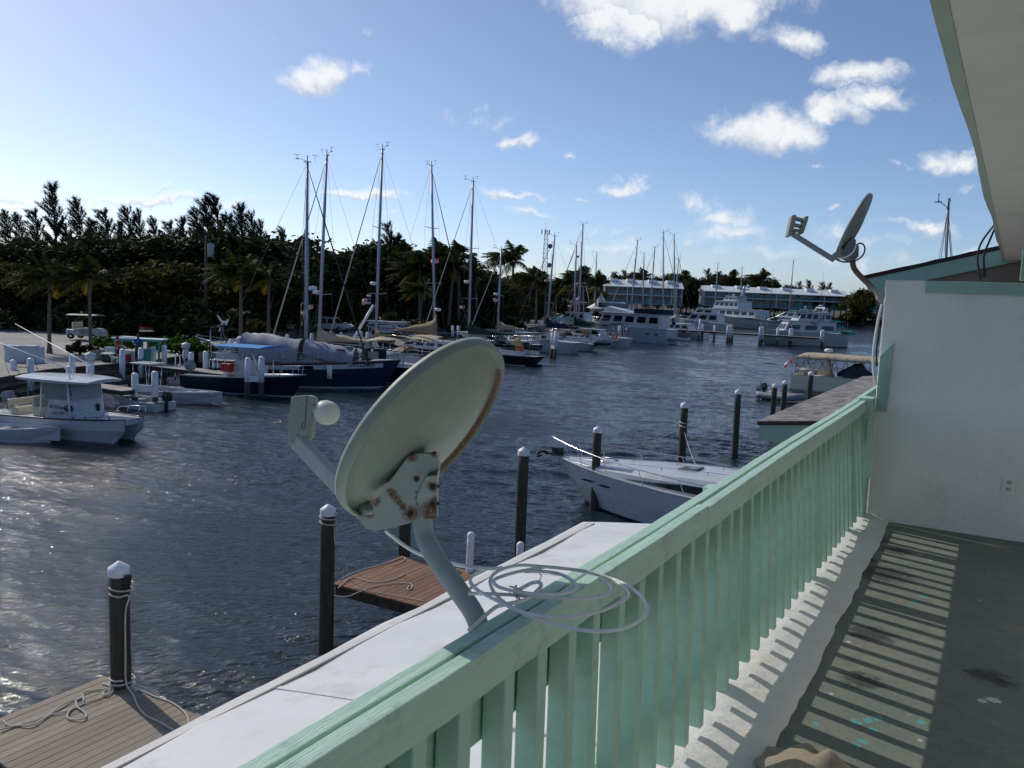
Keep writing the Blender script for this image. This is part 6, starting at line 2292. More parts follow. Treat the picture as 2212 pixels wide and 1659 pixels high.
# posts of the long piers
for i, (x, yb_, yt_, wh) in enumerate([(C2(1890, 945)[0], C2(1890, 945)[1], C2(1895, 600)[1], 0.9), (C2(1932, 940)[0], C2(1932, 940)[1], C2(1935, 780)[1], 3), (C2(1940, 800)[0], C2(1940, 800)[1], C2(1942, 668)[1], .9), (C2(2110, 800)[0], C2(2110, 800)[1], C2(2110, 690)[1], .9),
                                       (C3(430, 815)[0], C3(430, 815)[1], C3(440, 580)[1], .9), (C3(460, 810)[0], C3(460, 810)[1], C3(474, 574)[1], .9), (C3(490, 800)[0], C3(490, 800)[1], C3(492, 690)[1], 3), (C3(808, 845)[0], C3(808, 845)[1], C3(815, 595)[1], .9), (C3(838, 840)[0], C3(838, 840)[1], C3(845, 596)[1], .9), (C3(1020, 690)[0], C3(1020, 690)[1] + 14, C3(1020, 605)[1], .9),
                                       (C3(1160, 850)[0], C3(1160, 850)[1], C3(1165, 612)[1], .9), (C3(1180, 850)[0], C3(1180, 850)[1], C3(1186, 612)[1], .9), (C3(1530, 840)[0], C3(1530, 840)[1], C3(1536, 640)[1], .9), (C3(1550, 840)[0], C3(1550, 840)[1], C3(1552, 630)[1], .9)]):
    dp = (141.5 if i < 4 else 138 if i < 7 else 135.5 if i < 12 else 134)
    p = atd(x, yb_, dp)
    if wh == 3:
        zt_ = ztop(p, yt_)
        piling(p, -.5, zt_, r=.16, label=['short dark piling under the pier by its left posts', 'short dark piling in the triple cluster of the pier'][i > 3], cap='dome', body=PILE, group='posts carrying the long pier')
    else:
        nm = ['left end', 'left end', 'left end, lower', 'left end, shortest', 'triple cluster, left', 'triple cluster, right', '', 'yacht bow, left', 'yacht bow, right', 'yacht side, short', 'yacht middle, left', 'yacht middle, right', 'yacht stern, left', 'yacht stern, right']
        post(p, yt_, 'pier post of the long pier at the ' + nm[i], 'posts carrying the long pier', zw=.9, r=.19)
for i, (x, yb_, yt_) in enumerate([(C3(263, 640), 0, C3(263, 463)[1]), (C3(385, 530), 0, C3(388, 475)[1]), (C3(517, 640), 0, C3(520, 475)[1]), (C3(775, 600), 0, C3(775, 490)[1]), (C3(1030, 610), 0, C3(1032, 500)[1])]):
    p = atd(x[0], x[1], 223.5)
    post(p, yt_, ['leftmost', 'second', 'third', 'fourth', 'rightmost'][i] + ' white post on the far pier counted from the left', 'posts on the far pier', zw=1.0, r=.26)

# lamp pedestals, ladders, arch
for i, (x, yb_, yt_, lab) in enumerate([(*A2(955, 800), A2(955, 567)[1], 'white power pedestal with lantern cap left of the coolers'), (*C5(1618, 620), C5(1618, 335)[1], 'white power pedestal with lantern cap before the bushes')]):
    p = at(x, yb_, SANDZ)
    zt_ = ztop(p, yt_)
    T = thing('power_pedestal', lab, 'pedestal', (p.x, p.y, SANDZ), 0, 'power pedestals on the boardwalk')
    h_ = zt_ - SANDZ
    g = MB((p.x, p.y, SANDZ))
    g.lathe([(.22, SANDZ), (.22, SANDZ + h_ * .42), (.17, SANDZ + h_ * .46), (.17, SANDZ + h_ * .6), (.27, SANDZ + h_ * .66), (.28, SANDZ + h_ * .84), (.2, SANDZ + h_ * .86), (.2, SANDZ + h_ * .87)], (p.x, p.y, 0), 8)
    g.build('body', PILEWHITE, T)
    g = MB((p.x, p.y, SANDZ))
    g.lathe([(.33, zt_ - h_ * .13), (.30, zt_ - h_ * .10), (.08, zt_ - h_ * .03), (.05, zt_), (0, zt_)], (p.x, p.y, 0), 8)
    g.build('cap', mat('pedestal_cap_%d' % i, (.55, .63, .66), .5), T)
for i, (pts_, lab) in enumerate([([C5(1432, 1010), C5(1432, 620), C5(1445, 565), C5(1475, 548), C5(1505, 565), C5(1515, 620), C5(1515, 775)], 'tall looped steel ladder hanging from the long finger pier'),
                                 ([C5(2030, 800), C5(2030, 690), C5(2045, 650), C5(2060, 640), C5(2075, 655), C5(2085, 690), C5(2085, 800)], 'left one of two low steel hoops on the long finger pier'),
                                 ([C5(2105, 815), C5(2105, 700), C5(2120, 660), C5(2140, 645), C5(2160, 660), C5(2175, 700), C5(2175, 815)], 'right one of two low steel hoops on the long finger pier')]):
    dp = 56.3
    P = [atd(x, y, dp) for x, y in pts_]
    T = thing('dock_ladder', lab, 'ladder', P[0], 0, 'ladders on the long finger pier')
    g = MB(P[0])
    g.tube(smooth_path(P, 4), .035, 7)
    g.build('handrail', STEEL, T)
    if i == 0:
        g = MB(P[0])
        Q = [atd(x, y, dp) for x, y in [C5(1590, 1015), C5(1590, 620)]]
        g.tube(Q, .035, 7)
        g.build('handrail', STEEL, T)
        for yy in (735, 880, 965):
            g = MB(P[0])
            g.tube([atd(*C5(1432, yy + 8), dp), atd(*C5(1590, yy), dp)], .03, 6)
            g.build('rung', STEEL, T)
dp = 74
g = MB(gd(C4(1180, 750)[0], dp))
g.tube(smooth_path([atd(*C4(x, y), dp) for x, y in [(1175, 760), (1175, 650), (1185, 590), (1215, 570), (1250, 590), (1270, 650), (1272, 760)]], 4), .17, 10)
tag(g.build('white_arch', PILEWHITE), 'white rounded arch beside the squat white post on the quay', 'arch')


# ---------------------------------------------------------------- foliage
def leaf_mat(name, col, tr=0.35, isl=0.45):
    return mat(name, col, .7, var=.25, scale=1.2, island=isl, trans=tr, spec=.1)


LEAF_DARK = leaf_mat('dark_leaves', (0.036, 0.046, 0.016), .2)
LEAF_OLIVE = leaf_mat('olive_leaves', (0.070, 0.072, 0.018), .3)
LEAF_GREEN = leaf_mat('green_leaves', (0.065, 0.13, 0.02), .4)
NEEDLE = leaf_mat('casuarina_needles', (0.030, 0.038, 0.022), .15, .35)
FROND = leaf_mat('palm_leaflets', (0.048, 0.060, 0.016), .3, .3)
FRONDY = leaf_mat('yellowed_palm_leaflets', (0.17, 0.125, 0.02), .35, .25)
BARK = mat('grey_bark', (0.13, 0.11, 0.09), .95, var=.3, scale=6, bump=.6)


def quads(name, C_, U_, V_, material, parent=None, taper=1.0):
    """many leaf faces: centres and two half axes as arrays"""
    n_ = len(C_)
    v = np.empty((n_, 4, 3))
    v[:, 0] = C_ - U_ - V_
    v[:, 1] = C_ + U_ - V_ * taper
    v[:, 2] = C_ + U_ + V_ * taper
    v[:, 3] = C_ - U_ + V_
    me = bpy.data.meshes.new(name)
    me.vertices.add(n_ * 4)
    me.vertices.foreach_set('co', v.reshape(-1))
    me.loops.add(n_ * 4)
    me.loops.foreach_set('vertex_index', np.arange(n_ * 4, dtype=np.int32))
    me.polygons.add(n_)
    me.polygons.foreach_set('loop_start', np.arange(0, n_ * 4, 4, dtype=np.int32))
    me.polygons.foreach_set('loop_total', np.full(n_, 4, dtype=np.int32))
    me.update(calc_edges=True)
    me.materials.append(material)
    o = bpy.data.objects.new(name, me)
    COL.objects.link(o)
    o.parent = parent
    return o


def rand_axes(rng, n_, flat=0.0):
    a = rng.normal(size=(n_, 3))
    a[:, 2] *= (1 - flat)
    a /= np.linalg.norm(a, axis=1)[:, None]
    b = rng.normal(size=(n_, 3))
    b -= a * (a * b).sum(1)[:, None]
    b /= np.linalg.norm(b, axis=1)[:, None]
    return a, b


def bushy(name, label, cat, seed, clumps, n_leaf, size, material, trunk_h=2.0, loc=(0, 0, 0), group=None, inner=.55):
    """trunk with limbs, crown of leaf clumps spread over several uneven lobes"""
    rng = np.random.RandomState(seed)
    T = thing(name, label, cat, loc, 0, group)
    C_, W = [], []
    tot = sum(r ** 2 for (_, r) in clumps)
    for (c, r) in clumps:
        k = int(n_leaf * r ** 2 / tot)
        sub = max(6, int(r * 7))
        d = rng.normal(size=(sub, 3))
        d /= np.linalg.norm(d, axis=1)[:, None]
        d[:, 2] = np.abs(d[:, 2]) * .9 - .25
        sc = np.array(c) + d * r * rng.uniform(inner, 1.0, (sub, 1))
        idx = rng.randint(0, sub, k)
        p = sc[idx] + rng.normal(size=(k, 3)) * r * .20
        C_.append(p)
    C_ = np.concatenate(C_)
    C_[:, 2] = np.maximum(C_[:, 2], .15)
    u, v = rand_axes(rng, len(C_), .3)
    s = rng.uniform(.6, 1.3, (len(C_), 1)) * size
    g = MB()
    big_ = max(clumps, key=lambda q: q[0][2])
    g.tube([(0, 0, -.3), (.1, .05, trunk_h * .6), (big_[0][0] * .4, big_[0][1] * .4, big_[0][2] * .6), tuple(big_[0])], [.22, .18, .12, .04], 8)
    for (c, r) in clumps:
        g.tube([(0.05, 0, trunk_h * .5), (c[0] * .5, c[1] * .5, max(c[2] * .6, trunk_h * .6)), tuple(c)], [.12, .08, .025], 6)
    g.build('trunk', BARK, T)
    quads('crown', C_, u * s, v * s * .62, material, T, .7)
    return T


def casuarina(label, seed, h, loc, group):
    """tall feathery she-oak bent by the wind towards the left of the picture"""
    rng = np.random.RandomState(seed)
    T = thing('casuarina_tree', label, 'tree', loc, 0, group)
    wind = np.array([-math.cos(YAW), -math.sin(YAW), 0])

    def tr(t):
        return wind * (h * .055 * t ** 2.2) + np.array([0, 0, h * t])
    g = MB()
    g.tube([tuple(tr(t)) for t in (0, .2, .4, .6, .8, .97)], [h * .017, h * .014, h * .011, h * .008, h * .004, .02], 8)
    C_, U_, V_ = [], [], []
    nb_ = 72
    for i in range(nb_):
        t = .16 + .84 * (i / nb_) ** .9
        az_ = rng.uniform(0, 6.283)
        L = h * (.20 * (1 - t) ** .7 + .06) * rng.uniform(.55, 1.25)
        d = np.array([math.cos(az_), math.sin(az_), .75 + .8 * t + rng.uniform(-.1, .35)])
        d = d / np.linalg.norm(d)
        p0 = tr(t * .96)
        pts_ = [p0 + d * L * s + wind * (L * .22 * s * s) + np.array([0, 0, -.12 * L * s * s]) for s in (0, .35, .7, 1.0)]
        g.tube([tuple(q) for q in pts_], [.05, .035, .02, .008], 4, cap=False)
        k = int(34 + 80 * L / (h * .22))
        s = rng.uniform(.15, 1.05, k)
        base_ = p0[None] + d[None] * (L * s)[:, None] + wind[None] * (L * .22 * s * s)[:, None] + np.array([0, 0, -.12 * L])[None] * (s * s)[:, None]
        dirs = d[None] * .5 + rng.normal(size=(k, 3)) * .42 + wind[None] * .45 + np.array([0, 0, .35])[None]
        dirs /= np.linalg.norm(dirs, axis=1)[:, None]
        ln = rng.uniform(.28, .6, (k, 1)) * (h / 14)
        side = np.cross(dirs, rng.normal(size=(k, 3)))
        side /= np.linalg.norm(side, axis=1)[:, None]
        C_.append(base_ + dirs * ln * .5)
        U_.append(dirs * ln * .55)
        V_.append(side * rng.uniform(.016, .038, (k, 1)) * (h / 14))
    g.build('trunk', BARK, T)
    quads('crown', np.concatenate(C_), np.concatenate(U_), np.concatenate(V_), NEEDLE, T, .25)
    return T


def palm(label, seed, h, loc, group, lean_=(0, 0), fl=2.6, yellow=2, wind_amt=.55, nf=28):
    rng = np.random.RandomState(seed)
    T = thing('coconut_palm', label, 'palm tree', loc, 0, group)
    wind = np.array([-math.cos(YAW), -math.sin(YAW), 0])
    g = MB()
    P = [Vector((lean_[0] * t ** 1.6, lean_[1] * t ** 1.6, h * t)) for t in [i / 8 for i in range(9)]]
    g.tube([P[0] - Vector((0, 0, .3))] + P, [.34, .30] + [.19 - .06 * i / 8 for i in range(1, 9)], 9)
    g.build('trunk', BARK, T)
    top = np.array(P[-1])
    for grp, mat_, nm in ((range(0, nf - yellow), FROND, 'crown'), (range(nf - yellow, nf), FRONDY, 'yellow_frond')):
        C_, U_, V_ = [], [], []
        for i in grp:
            az_ = i * 2.39996 + rng.uniform(-.2, .2)
            up = 1.25 - 1.28 * ((i + .5) / nf) + rng.uniform(-.1, .1)
            d = np.array([math.cos(az_), math.sin(az_), up])
            d = d / np.linalg.norm(d) + wind * wind_amt * rng.uniform(.6, 1.2)
            d /= np.linalg.norm(d)
            L = fl * rng.uniform(.8, 1.15)
            k = 30
            s = np.linspace(.08, 1, k)
            curve = top[None] + d[None] * (L * s)[:, None] + wind[None] * (wind_amt * .30 * L * s ** 2)[:, None] + np.array([0, 0, -1.0])[None] * (L * (.52 - .2 * up) * s ** 2.1)[:, None]
            tang = np.gradient(curve, axis=0)
            tang /= np.linalg.norm(tang, axis=1)[:, None]
            sd = np.cross(tang, np.array([0, 0, 1.0]))
            sd /= np.linalg.norm(sd, axis=1)[:, None] + 1e-6
            for sg in (1, -1):
                ll = fl * .27 * np.sin(np.clip(s * 1.0, 0, 1) * math.pi * .86 + .22)[:, None] * rng.uniform(.8, 1.1, (k, 1))
                dr = sd * sg * .8 + tang * .55 + np.array([0, 0, -.55])[None] + wind[None] * .35 * wind_amt + rng.normal(size=(k, 3)) * .08
                dr /= np.linalg.norm(dr, axis=1)[:, None]
                C_.append(curve + dr * ll * .5)
                U_.append(dr * ll * .52)
                V_.append(tang * fl * .020)
            C_.append(curve)
            U_.append(tang * L / k * .6)
            V_.append(sd * .025)
        quads(nm, np.concatenate(C_), np.concatenate(U_), np.concatenate(V_), mat_, T, .35)
    return T


def place(proto, x, dep, ytop, h0, label, z=SANDZ, used={}, rz=0.0, wide=1.0):
    p = gd(x, dep, z)
    zt_ = ztop(p, ytop)
    s = max(.15, (zt_ - z) / h0)
    key = proto.name
    if key not in used:
        used[key] = 1
        proto.location = (p.x, p.y, z)
        proto.rotation_euler = (0, 0, rz)
        proto.scale = (s * wide, s * wide, s)
        proto['label'] = label
        return proto
    return dup(proto, (p.x, p.y, z), rz, label, scale=(s * wide, s * wide, s))


rnd = random.Random(77)
ORD = ['first', 'second', 'third', 'fourth', 'fifth', 'sixth', 'seventh', 'eighth', 'ninth', 'tenth', 'eleventh', 'twelfth', 'thirteenth', 'fourteenth', 'fifteenth', 'sixteenth', 'seventeenth', 'eighteenth', 'nineteenth', 'twentieth', 'twenty first', 'twenty second', 'twenty third', 'twenty fourth']
cas = [casuarina('', 100 + i, 14.0, (0, 0, 0), 'tall casuarinas behind the bushes') for i in range(5)]
CAS = [(-12, 440, 108), (22, 448, 106), (45, 450, 109), (85, 440, 107), (122, 384, 108), (150, 470, 105), (176, 420, 108), (205, 462, 106), (235, 440, 108), (262, 470, 105), (282, 436, 107), (305, 446, 108), (335, 458, 106), (372, 466, 108), (398, 460, 106), (430, 440, 109), (452, 418, 107), (474, 408, 108), (500, 450, 106), (522, 430, 108), (545, 446, 107), (566, 470, 106), (612, 482, 112), (838, 470, 122), (858, 498, 122)]
for i, (x, yt_, dp) in enumerate(CAS):
    lab = ORD[min(i, 23)] + ' feathery casuarina counted from the left of the tall row'
    if i == 4:
        lab = 'highest feathery casuarina, its thin tip standing over the left part of the row'
    if i == 22:
        lab = 'lone thin casuarina left of the ketch mast, right of the tall row'
    if i == 23:
        lab = 'taller of two thin casuarinas right of the tallest mast'
    if i == 24:
        lab = 'lower of two thin casuarinas right of the tallest mast'
    place(cas[i % 5], x + 6, dp, yt_, 14.6, lab, rz=rnd.uniform(-.35, .35), wide=rnd.uniform(.85, 1.2))


def lobes(seed, n_, w, h):
    r_ = random.Random(seed)
    out = []
    for i in range(n_):
        a = 2 * PI * i / n_ + r_.uniform(-.4, .4)
        rr = w * r_.uniform(.35, .75) if i else 0
        out.append(((rr * math.cos(a), rr * math.sin(a), h * r_.uniform(.38, .78)), h * r_.uniform(.20, .30)))
    out.append(((r_.uniform(-.4, .4), r_.uniform(-.4, .4), h * .80), h * .20))
    out.append(((w * .5, -w * .5, h * .25), h * .25))
    out.append(((-w * .4, -w * .55, h * .22), h * .24))
    return out


dense = [bushy('broadleaf_tree', '', 'tree', 200 + i, lobes(300 + i, 8, 3.4, 8.0), 5200, .20, LEAF_DARK if i < 3 else LEAF_OLIVE, 2.5, group='dense broadleaf trees behind the quay') for i in range(5)]
DENSE = []
for i, x in enumerate(range(-40, 600, 46)):
    DENSE.append((x + rnd.uniform(-12, 12), rnd.uniform(478, 545) + (22 if x > 520 else 0), 99 + rnd.uniform(-2, 2), i % 3))
for i, x in enumerate(range(-30, 620, 50)):
    DENSE.append((x + rnd.uniform(-14, 14), rnd.uniform(548, 592), 91 + rnd.uniform(-2, 2), 3 + i % 2 if i % 3 else i % 3))
for x, y, dp in [(598, 525, 106), (640, 508, 112), (668, 500, 114), (700, 528, 116), (735, 545, 118), (770, 525, 120), (792, 515, 121), (815, 520, 122), (845, 505, 123), (880, 545, 126), (915, 560, 128), (955, 562, 130), (1000, 560, 132), (1035, 565, 134), (1062, 585, 138), (625, 590, 104), (680, 600, 108), (740, 605, 110), (800, 600, 114), (860, 600, 118), (920, 605, 122), (985, 600, 126), (1050, 610, 130), (1095, 598, 165), (1130, 600, 178), (1165, 605, 188), (1205, 612, 200), (1240, 612, 215), (1280, 612, 225), (1110, 630, 150), (1160, 640, 165)]:
    DENSE.append((x, y, dp, rnd.randrange(5)))
for i, (x, yt_, dp, k) in enumerate(DENSE):
    n13 = 14
    if i < 14:
        lab = ORD[i] + ' dark broadleaf tree from the left in the rear row under the casuarinas'
    elif i < 27:
        lab = ORD[i - 14] + ' lower broadleaf tree from the left in the front row behind the parked carts'
    elif i < 37:
        lab = ORD[i - 27] + ' dark broadleaf tree rightwards from the ketch mast against the sky'
    elif i < 42:
        lab = ORD[i - 37] + ' dark broadleaf tree among the palms left of the lone palm'
    elif i < 50:
        lab = ORD[i - 42] + ' lower broadleaf tree behind the sailing boat hulls counted rightwards'
    else:
        lab = ORD[i - 50] + ' distant broadleaf tree from the lone palm towards the hotel'
    place(dense[k], x, dp, yt_, 8.3, lab, rz=rnd.uniform(0, 6), wide=rnd.uniform(1.0, 1.35))

palms = [palm('', 400 + i, 7.0, (0, 0, 0), 'coconut palms along the far shore', (-.9 + .5 * i, .5 - .3 * i), fl=3.5, yellow=1 + i % 2) for i in range(4)]
PALMS = [(107, 62, 575, 0, 'front palm on a bent trunk beside the pale blue utility wall'), (196, 64, 575, 1, 'front palm with yellow hanging frond beside the golf cart'), (520, 78, 565, 2, 'front palm left of the ketch mast with yellowed left fronds'), (580, 80, 580, 3, 'front palm just left of the ketch mast, right of the wind turbine'),
         (880, 118, 545, 0, 'palm left of the brown covered sloop mast, leftmost of its cluster'), (905, 112, 560, 1, 'second palm of the cluster around the brown covered sloop mast'), (935, 116, 540, 2, 'third palm of the cluster right of the brown covered sloop mast'), (968, 114, 556, 3, 'fourth palm of the cluster between the two tall masts'), (990, 118, 540, 1, 'palm touching the mast of the black hulled sloop'), (1030, 122, 575, 0, 'low palm right of the black hulled sloop mast'),
         (1104, 170, 535, 2, 'lone tall palm standing clear against the sky'), (1120, 150, 604, 0, 'first low palm right of the lone tall one'), (1140, 155, 590, 3, 'second low palm right of the lone tall one'), (1158, 158, 588, 1, 'third low palm right of the lone tall one'), (1178, 160, 600, 0, 'palm under the cell tower'), (1200, 170, 612, 2, 'palm left of the far lagoon opening'),
         (1228, 168, 600, 1, 'palm behind the two close masts, left one'), (1250, 178, 585, 3, 'palm behind the two close masts, tallest'), (1262, 182, 592, 0, 'palm behind the two close masts, right one'), (1285, 186, 598, 2, 'palm at the left end of the left hotel block'), (1298, 190, 602, 1, 'palm against the left hotel block wall'), (655, 92, 610, 1, 'palm behind the furled pale headsail of the ketch neighbour'), (905, 100, 610, 3, 'low palm before the small hip roofed house')]
for (x, dp, yt_, k, lab) in PALMS:
    place(palms[k], x, dp, yt_, 8.2 if x != 1104 else 8.6, lab, rz=rnd.uniform(-.25, .25))

bush_p = [bushy('shrub', '', 'bush', 500 + i, [((0, 0, .75), .75), ((1.2, .2, .6), .6), ((-1.2, -.1, .6), .65), ((.5, -.7, .5), .5), ((-.5, -.6, .45), .5), ((2.0, 0, .45), .42), ((-1.9, .2, .4), .45)], 2600, .10, [LEAF_GREEN, LEAF_OLIVE, LEAF_DARK][i], .5, group='shrubs behind the boardwalk') for i in range(3)]
for (x, dp, yt_, k, wd, lab) in [(247, 66, 724, 0, 1.05, 'bright green shrub behind the cleaning table, left one'), (395, 66, 722, 0, 1.0, 'bright green shrub behind the second lamp pedestal'), (425, 67, 727, 0, .9, 'bright green shrub at the right end of the hedge by the pedestal'), (345, 67, 730, 0, .7, 'small green shrub right of the cleaning table'), (172, 62, 733, 2, .75, 'dark reddish shrub between the two front palms'), (212, 60, 748, 2, .7, 'dark low shrub at the foot of the second front palm'),
                              (548, 84, 685, 1, .8, 'yellow green round bush behind the wind turbine'), (520, 86, 696, 1, .7, 'yellow green low bush left of the round one'), (845, 94, 672, 2, .9, 'dark bush behind the striped flag'), (960, 120, 690, 2, .8, 'dark bush before the small hip roofed house'), (1040, 118, 668, 2, 1.2, 'dark round bush right of the small hip roofed house'), (1000, 108, 690, 2, .7, 'dark low bush at the black hulled sloop mast'), (900, 105, 686, 1, .9, 'olive low bush under the brown sail cover'), (1258, 185, 662, 2, .9, 'dark bush left of the white tent roof'), (1195, 205, 664, 2, 1.0, 'dark hedge before the far lagoon')]:
    place(bush_p[k], x, dp, yt_, 1.5, lab, rz=rnd.uniform(0, .4), wide=wd)

for i in range(17):
    x = -30 + 42 * i + rnd.uniform(-8, 8)
    place(bush_p[2], x, 87 + rnd.uniform(-2, 2) + (0 if i < 13 else 8 * (i - 12)), 645 + rnd.uniform(-8, 14), 1.5, ORD[i] + ' dark undergrowth bush from the left at the foot of the broadleaf trees', rz=rnd.uniform(0, .4), wide=rnd.uniform(.8, 1.0))

# ---------------------------------------------------------------- things on the shore
def px_box(name, label, cat, x0, x1, ytop, dep, depth_m, material, z=SANDZ, group=None, roof=None, h=None, bevel=.02):
    a, b = gd(x0, dep, z), gd(x1, dep, z)
    zt_ = ztop((a + b) / 2, ytop) if h is None else z + h
    c = (a + b) / 2
    d = Vector((b.x - a.x, b.y - a.y, 0))
    w = d.length
    rz = math.atan2(d.y, d.x)
    T = thing(name, label, cat, (c.x, c.y, z), rz, group)
    g = MB()
    g.box((0, depth_m / 2, (zt_ - z) / 2), (w, depth_m, zt_ - z))
    g.build('wall', material, T, bevel=bevel)
    return T, w, zt_ - z


UTIL = mat('pale_blue_white_wall', (0.50, 0.56, 0.62), .8, var=.08, scale=1.5, dirt=(.3, .32, .33), dirt_amt=.3, dirt_scale=2)
T, w, h = px_box('utility_wall', 'pale blue white utility block standing on the sand at far left', 'wall', 10, 88, 748, 55, .5, UTIL)
g = MB()
g.box((-w * .28, .2, h - .12), (w * .42, .62, .3))
g.box((w * .2, .1, h + .02), (w * .4, .66, .10))
g.build('top_slab', UTIL, T)
T, w, h = px_box('white_shed', 'white walled shed with a climbing plant beside the utility pole', 'shed', 395, 444, 664, 90, 3.0, WHITEWALL)
g = MB()
rs = random.Random(3)
for i in range(5):
    P = [(w * .28 + rs.uniform(-.2, .2), -.03, .3 + .3 * i), (w * .2 + rs.uniform(-.6, .6), -.05, .9 + .25 * i), (w * .15 + rs.uniform(-.7, .7), -.04, 1.3 + .2 * i)]
    g.tube(P, .04, 5)
    for _ in range(9):
        g.box((P[1][0] + rs.uniform(-.4, .4), -.06, P[1][2] + rs.uniform(-.4, .4)), (.22, .05, .2), rot=Matrix.Rotation(rs.uniform(0, 3), 3, 'Y'))
g.build('climbing_plant', LEAF_DARK, T)
g = MB()
g.box((0, 1.4, h + .05), (w + .2, 3.3, .1))
g.build('roof', WHITEWALL, T)
T, w, h = px_box('white_shed', 'small white shed behind the yellow green bush', 'shed', 545, 577, 675, 94, 3.0, WHITEWALL)
g = MB()
g.box((0, 1.4, h + .05), (w + .2, 3.3, .1))
g.build('roof', WHITEWALL, T)
T, w, h = px_box('beach_house', 'small pale house with grey hipped roof among the palms', 'house', 945, 1006, 664, 140, 5, mat('pale_house_wall', (.5, .54, .56), .8))
g = MB()
zz_ = ztop(gd(975, 140), 641) - SANDZ
g.loft([[(-w / 2 - .4, -.4, h), (w / 2 + .4, -.4, h), (w / 2 + .4, 5.4, h), (-w / 2 - .4, 5.4, h)], [(-w * .12, 2.3, zz_), (w * .12, 2.3, zz_), (w * .12, 2.7, zz_), (-w * .12, 2.7, zz_)]])
g.build('roof', mat('grey_metal_roof', (.34, .38, .42), .5), T)
g = MB()
g.box((w * .33, -.03, h * .42), (w * .16, .06, h * .8))
g.build('door', mat('pale_teal_door', (.30, .5, .52), .6), T)
T, w, h = px_box('grey_hut', 'plain grey block hut under the palms by the black headsails', 'hut', 1130, 1164, 656, 192, 4, mat('grey_block', (.26, .29, .34), .9, var=.1))
g = MB()
g.box((0, 2, h + .06), (w + .3, 4.4, .12))
g.build('roof', mat('grey_slab', (.22, .24, .27), .9), T)
T, w, h = px_box('white_pavilion', 'white flat roofed pavilion with dark solar panels and spire left of the hotel', 'pavilion', 1284, 1362, 668, 185, 9, mat('pavilion_wall', (.48, .52, .54), .8))
g = MB()
g.loft([[(-w / 2 - 1, -1, h), (w / 2 + 1, -1, h), (w / 2 + 1, 10, h), (-w / 2 - 1, 10, h)], [(-w / 2 + 1.2, 3, h + 1.5), (w / 2 - 1.2, 3, h + 1.5), (w / 2 - 1.2, 6, h + 1.5), (-w / 2 + 1.2, 6, h + 1.5)]])
rf = g.build('roof', ROOFWHITE, T)
g = MB()
for k in range(4):
    g.box((-w * .30 + k * 1.6, 1.0, h + .85), (1.45, 2.2, .06), rot=Matrix.Rotation(R(20), 3, 'X'))
g.build('solar_panels', TINT, rf)
g = MB()
g.lathe([(1.1, h + 1.4), (1.0, h + 1.7), (.35, h + 2.6), (.1, h + 3.6), (0, h + 4.2)], (-w * .28, 5, 0), 12)
g.build('spire', ROOFWHITE, rf)

# utility poles
for (x, dp, yt_, lab, tr_) in [(445, 86, 508, 'tall utility pole with transformer can in front of the casuarinas', True), (604, 104, 512, 'bare utility pole left of the ketch mast', False)]:
    p = gd(x, dp)
    zt_ = ztop(p, yt_)
    T = thing('utility_pole', lab, 'pole', (p.x, p.y, SANDZ), YAW)
    g = MB()
    g.tube([(0, 0, -.3), (0, 0, zt_ - SANDZ)], [.16, .12], 10)
    g.build('pole', DARKWOOD, T)
    if tr_:
        g = MB()
        zc_ = ztop(p, 540) - SANDZ
        g.lathe([(0, -.65), (.32, -.65), (.34, .5), (.3, .62), (0, .66)], (.42, 0, zc_), 12)
        g.build('transformer', mat('transformer_paint', (.30, .33, .36), .5), T)
        g = MB()
        g.box((0, 0, zt_ - SANDZ - .4), (1.8, .1, .12))
        g.build('cross_arm', DARKWOOD, T)

# cell tower and small mast on the horizon
for (x, dp, yt_, wb, lab) in [(1172, 420, 497, 4.2, 'tall lattice cell tower with round dishes on the horizon'), (1291, 520, 582, 2.6, 'small distant lattice mast left of the hotel')]:
    p = gd(x, dp, 1.0)
    H = ztop(p, yt_) - 1
    T = thing('cell_tower', lab, 'tower', (p.x, p.y, 1), YAW)
    g = MB()
    n_ = 16

    def leg(k, t):
        a = 2 * PI * k / 3
        r_ = wb / 2 * (1 - .55 * t)
        return Vector((r_ * math.cos(a), r_ * math.sin(a), H * t))
    for k in range(3):
        g.tube([leg(k, 0), leg(k, 1)], .16, 5)
        for i in range(n_):
            g.tube([leg(k, i / n_), leg((k + 1) % 3, (i + 1) / n_)], .08, 4)
            g.tube([leg(k, (i + 1) / n_), leg((k + 1) % 3, (i + 1) / n_)], .08, 4)
    g.build('lattice', mat('galvanised_lattice', (.45, .45, .47), .5, var=.2), T)
    if wb > 4:
        g = MB()
        for s in (-2.3, 0, 2.3):
            g.box((s * .8, -.3, H - .9), (.45, .35, 2.2))
        g.tube([(0, 0, H), (0, 0, H + 3.5)], .07, 4)
        g.build('panel_antennas', mat('red_white_panels', (.45, .28, .33), .6, var=.4, scale=.4), T)
        for zq, s in ((H - 7.5, 1), (H - 16.5, 1), (H - 25, -1), (H - 36, -1)):
            g = MB()
            g.lathe([(0, -.5), (1.15, -.45), (1.15, .3), (.9, .5), (0, .55)], (s * 2.4, -.4, zq), 14, Matrix.Rotation(R(90), 3, 'X'))
            g.build('round_dish', mat('dish_drum', (.16, .15, .17), .6), T)


# vehicles
def wheel(T, x, y, r, w=.2):
    g = MB()
    X_ = Matrix.Rotation(R(90), 3, 'X')
    g.lathe([(r * .6, -w / 2), (r * .95, -w / 2), (r, -w * .3), (r, w * .3), (r * .95, w / 2), (r * .6, w / 2)], (x, y, r), 18, X_)
    t_ = g.build('wheel', BLACK, T)
    g = MB()
    g.lathe([(0, -w * .4), (r * .6, -w * .42), (r * .6, w * .42), (0, w * .4)], (x, y, r), 14, X_)
    g.build('rim', STEEL, t_)


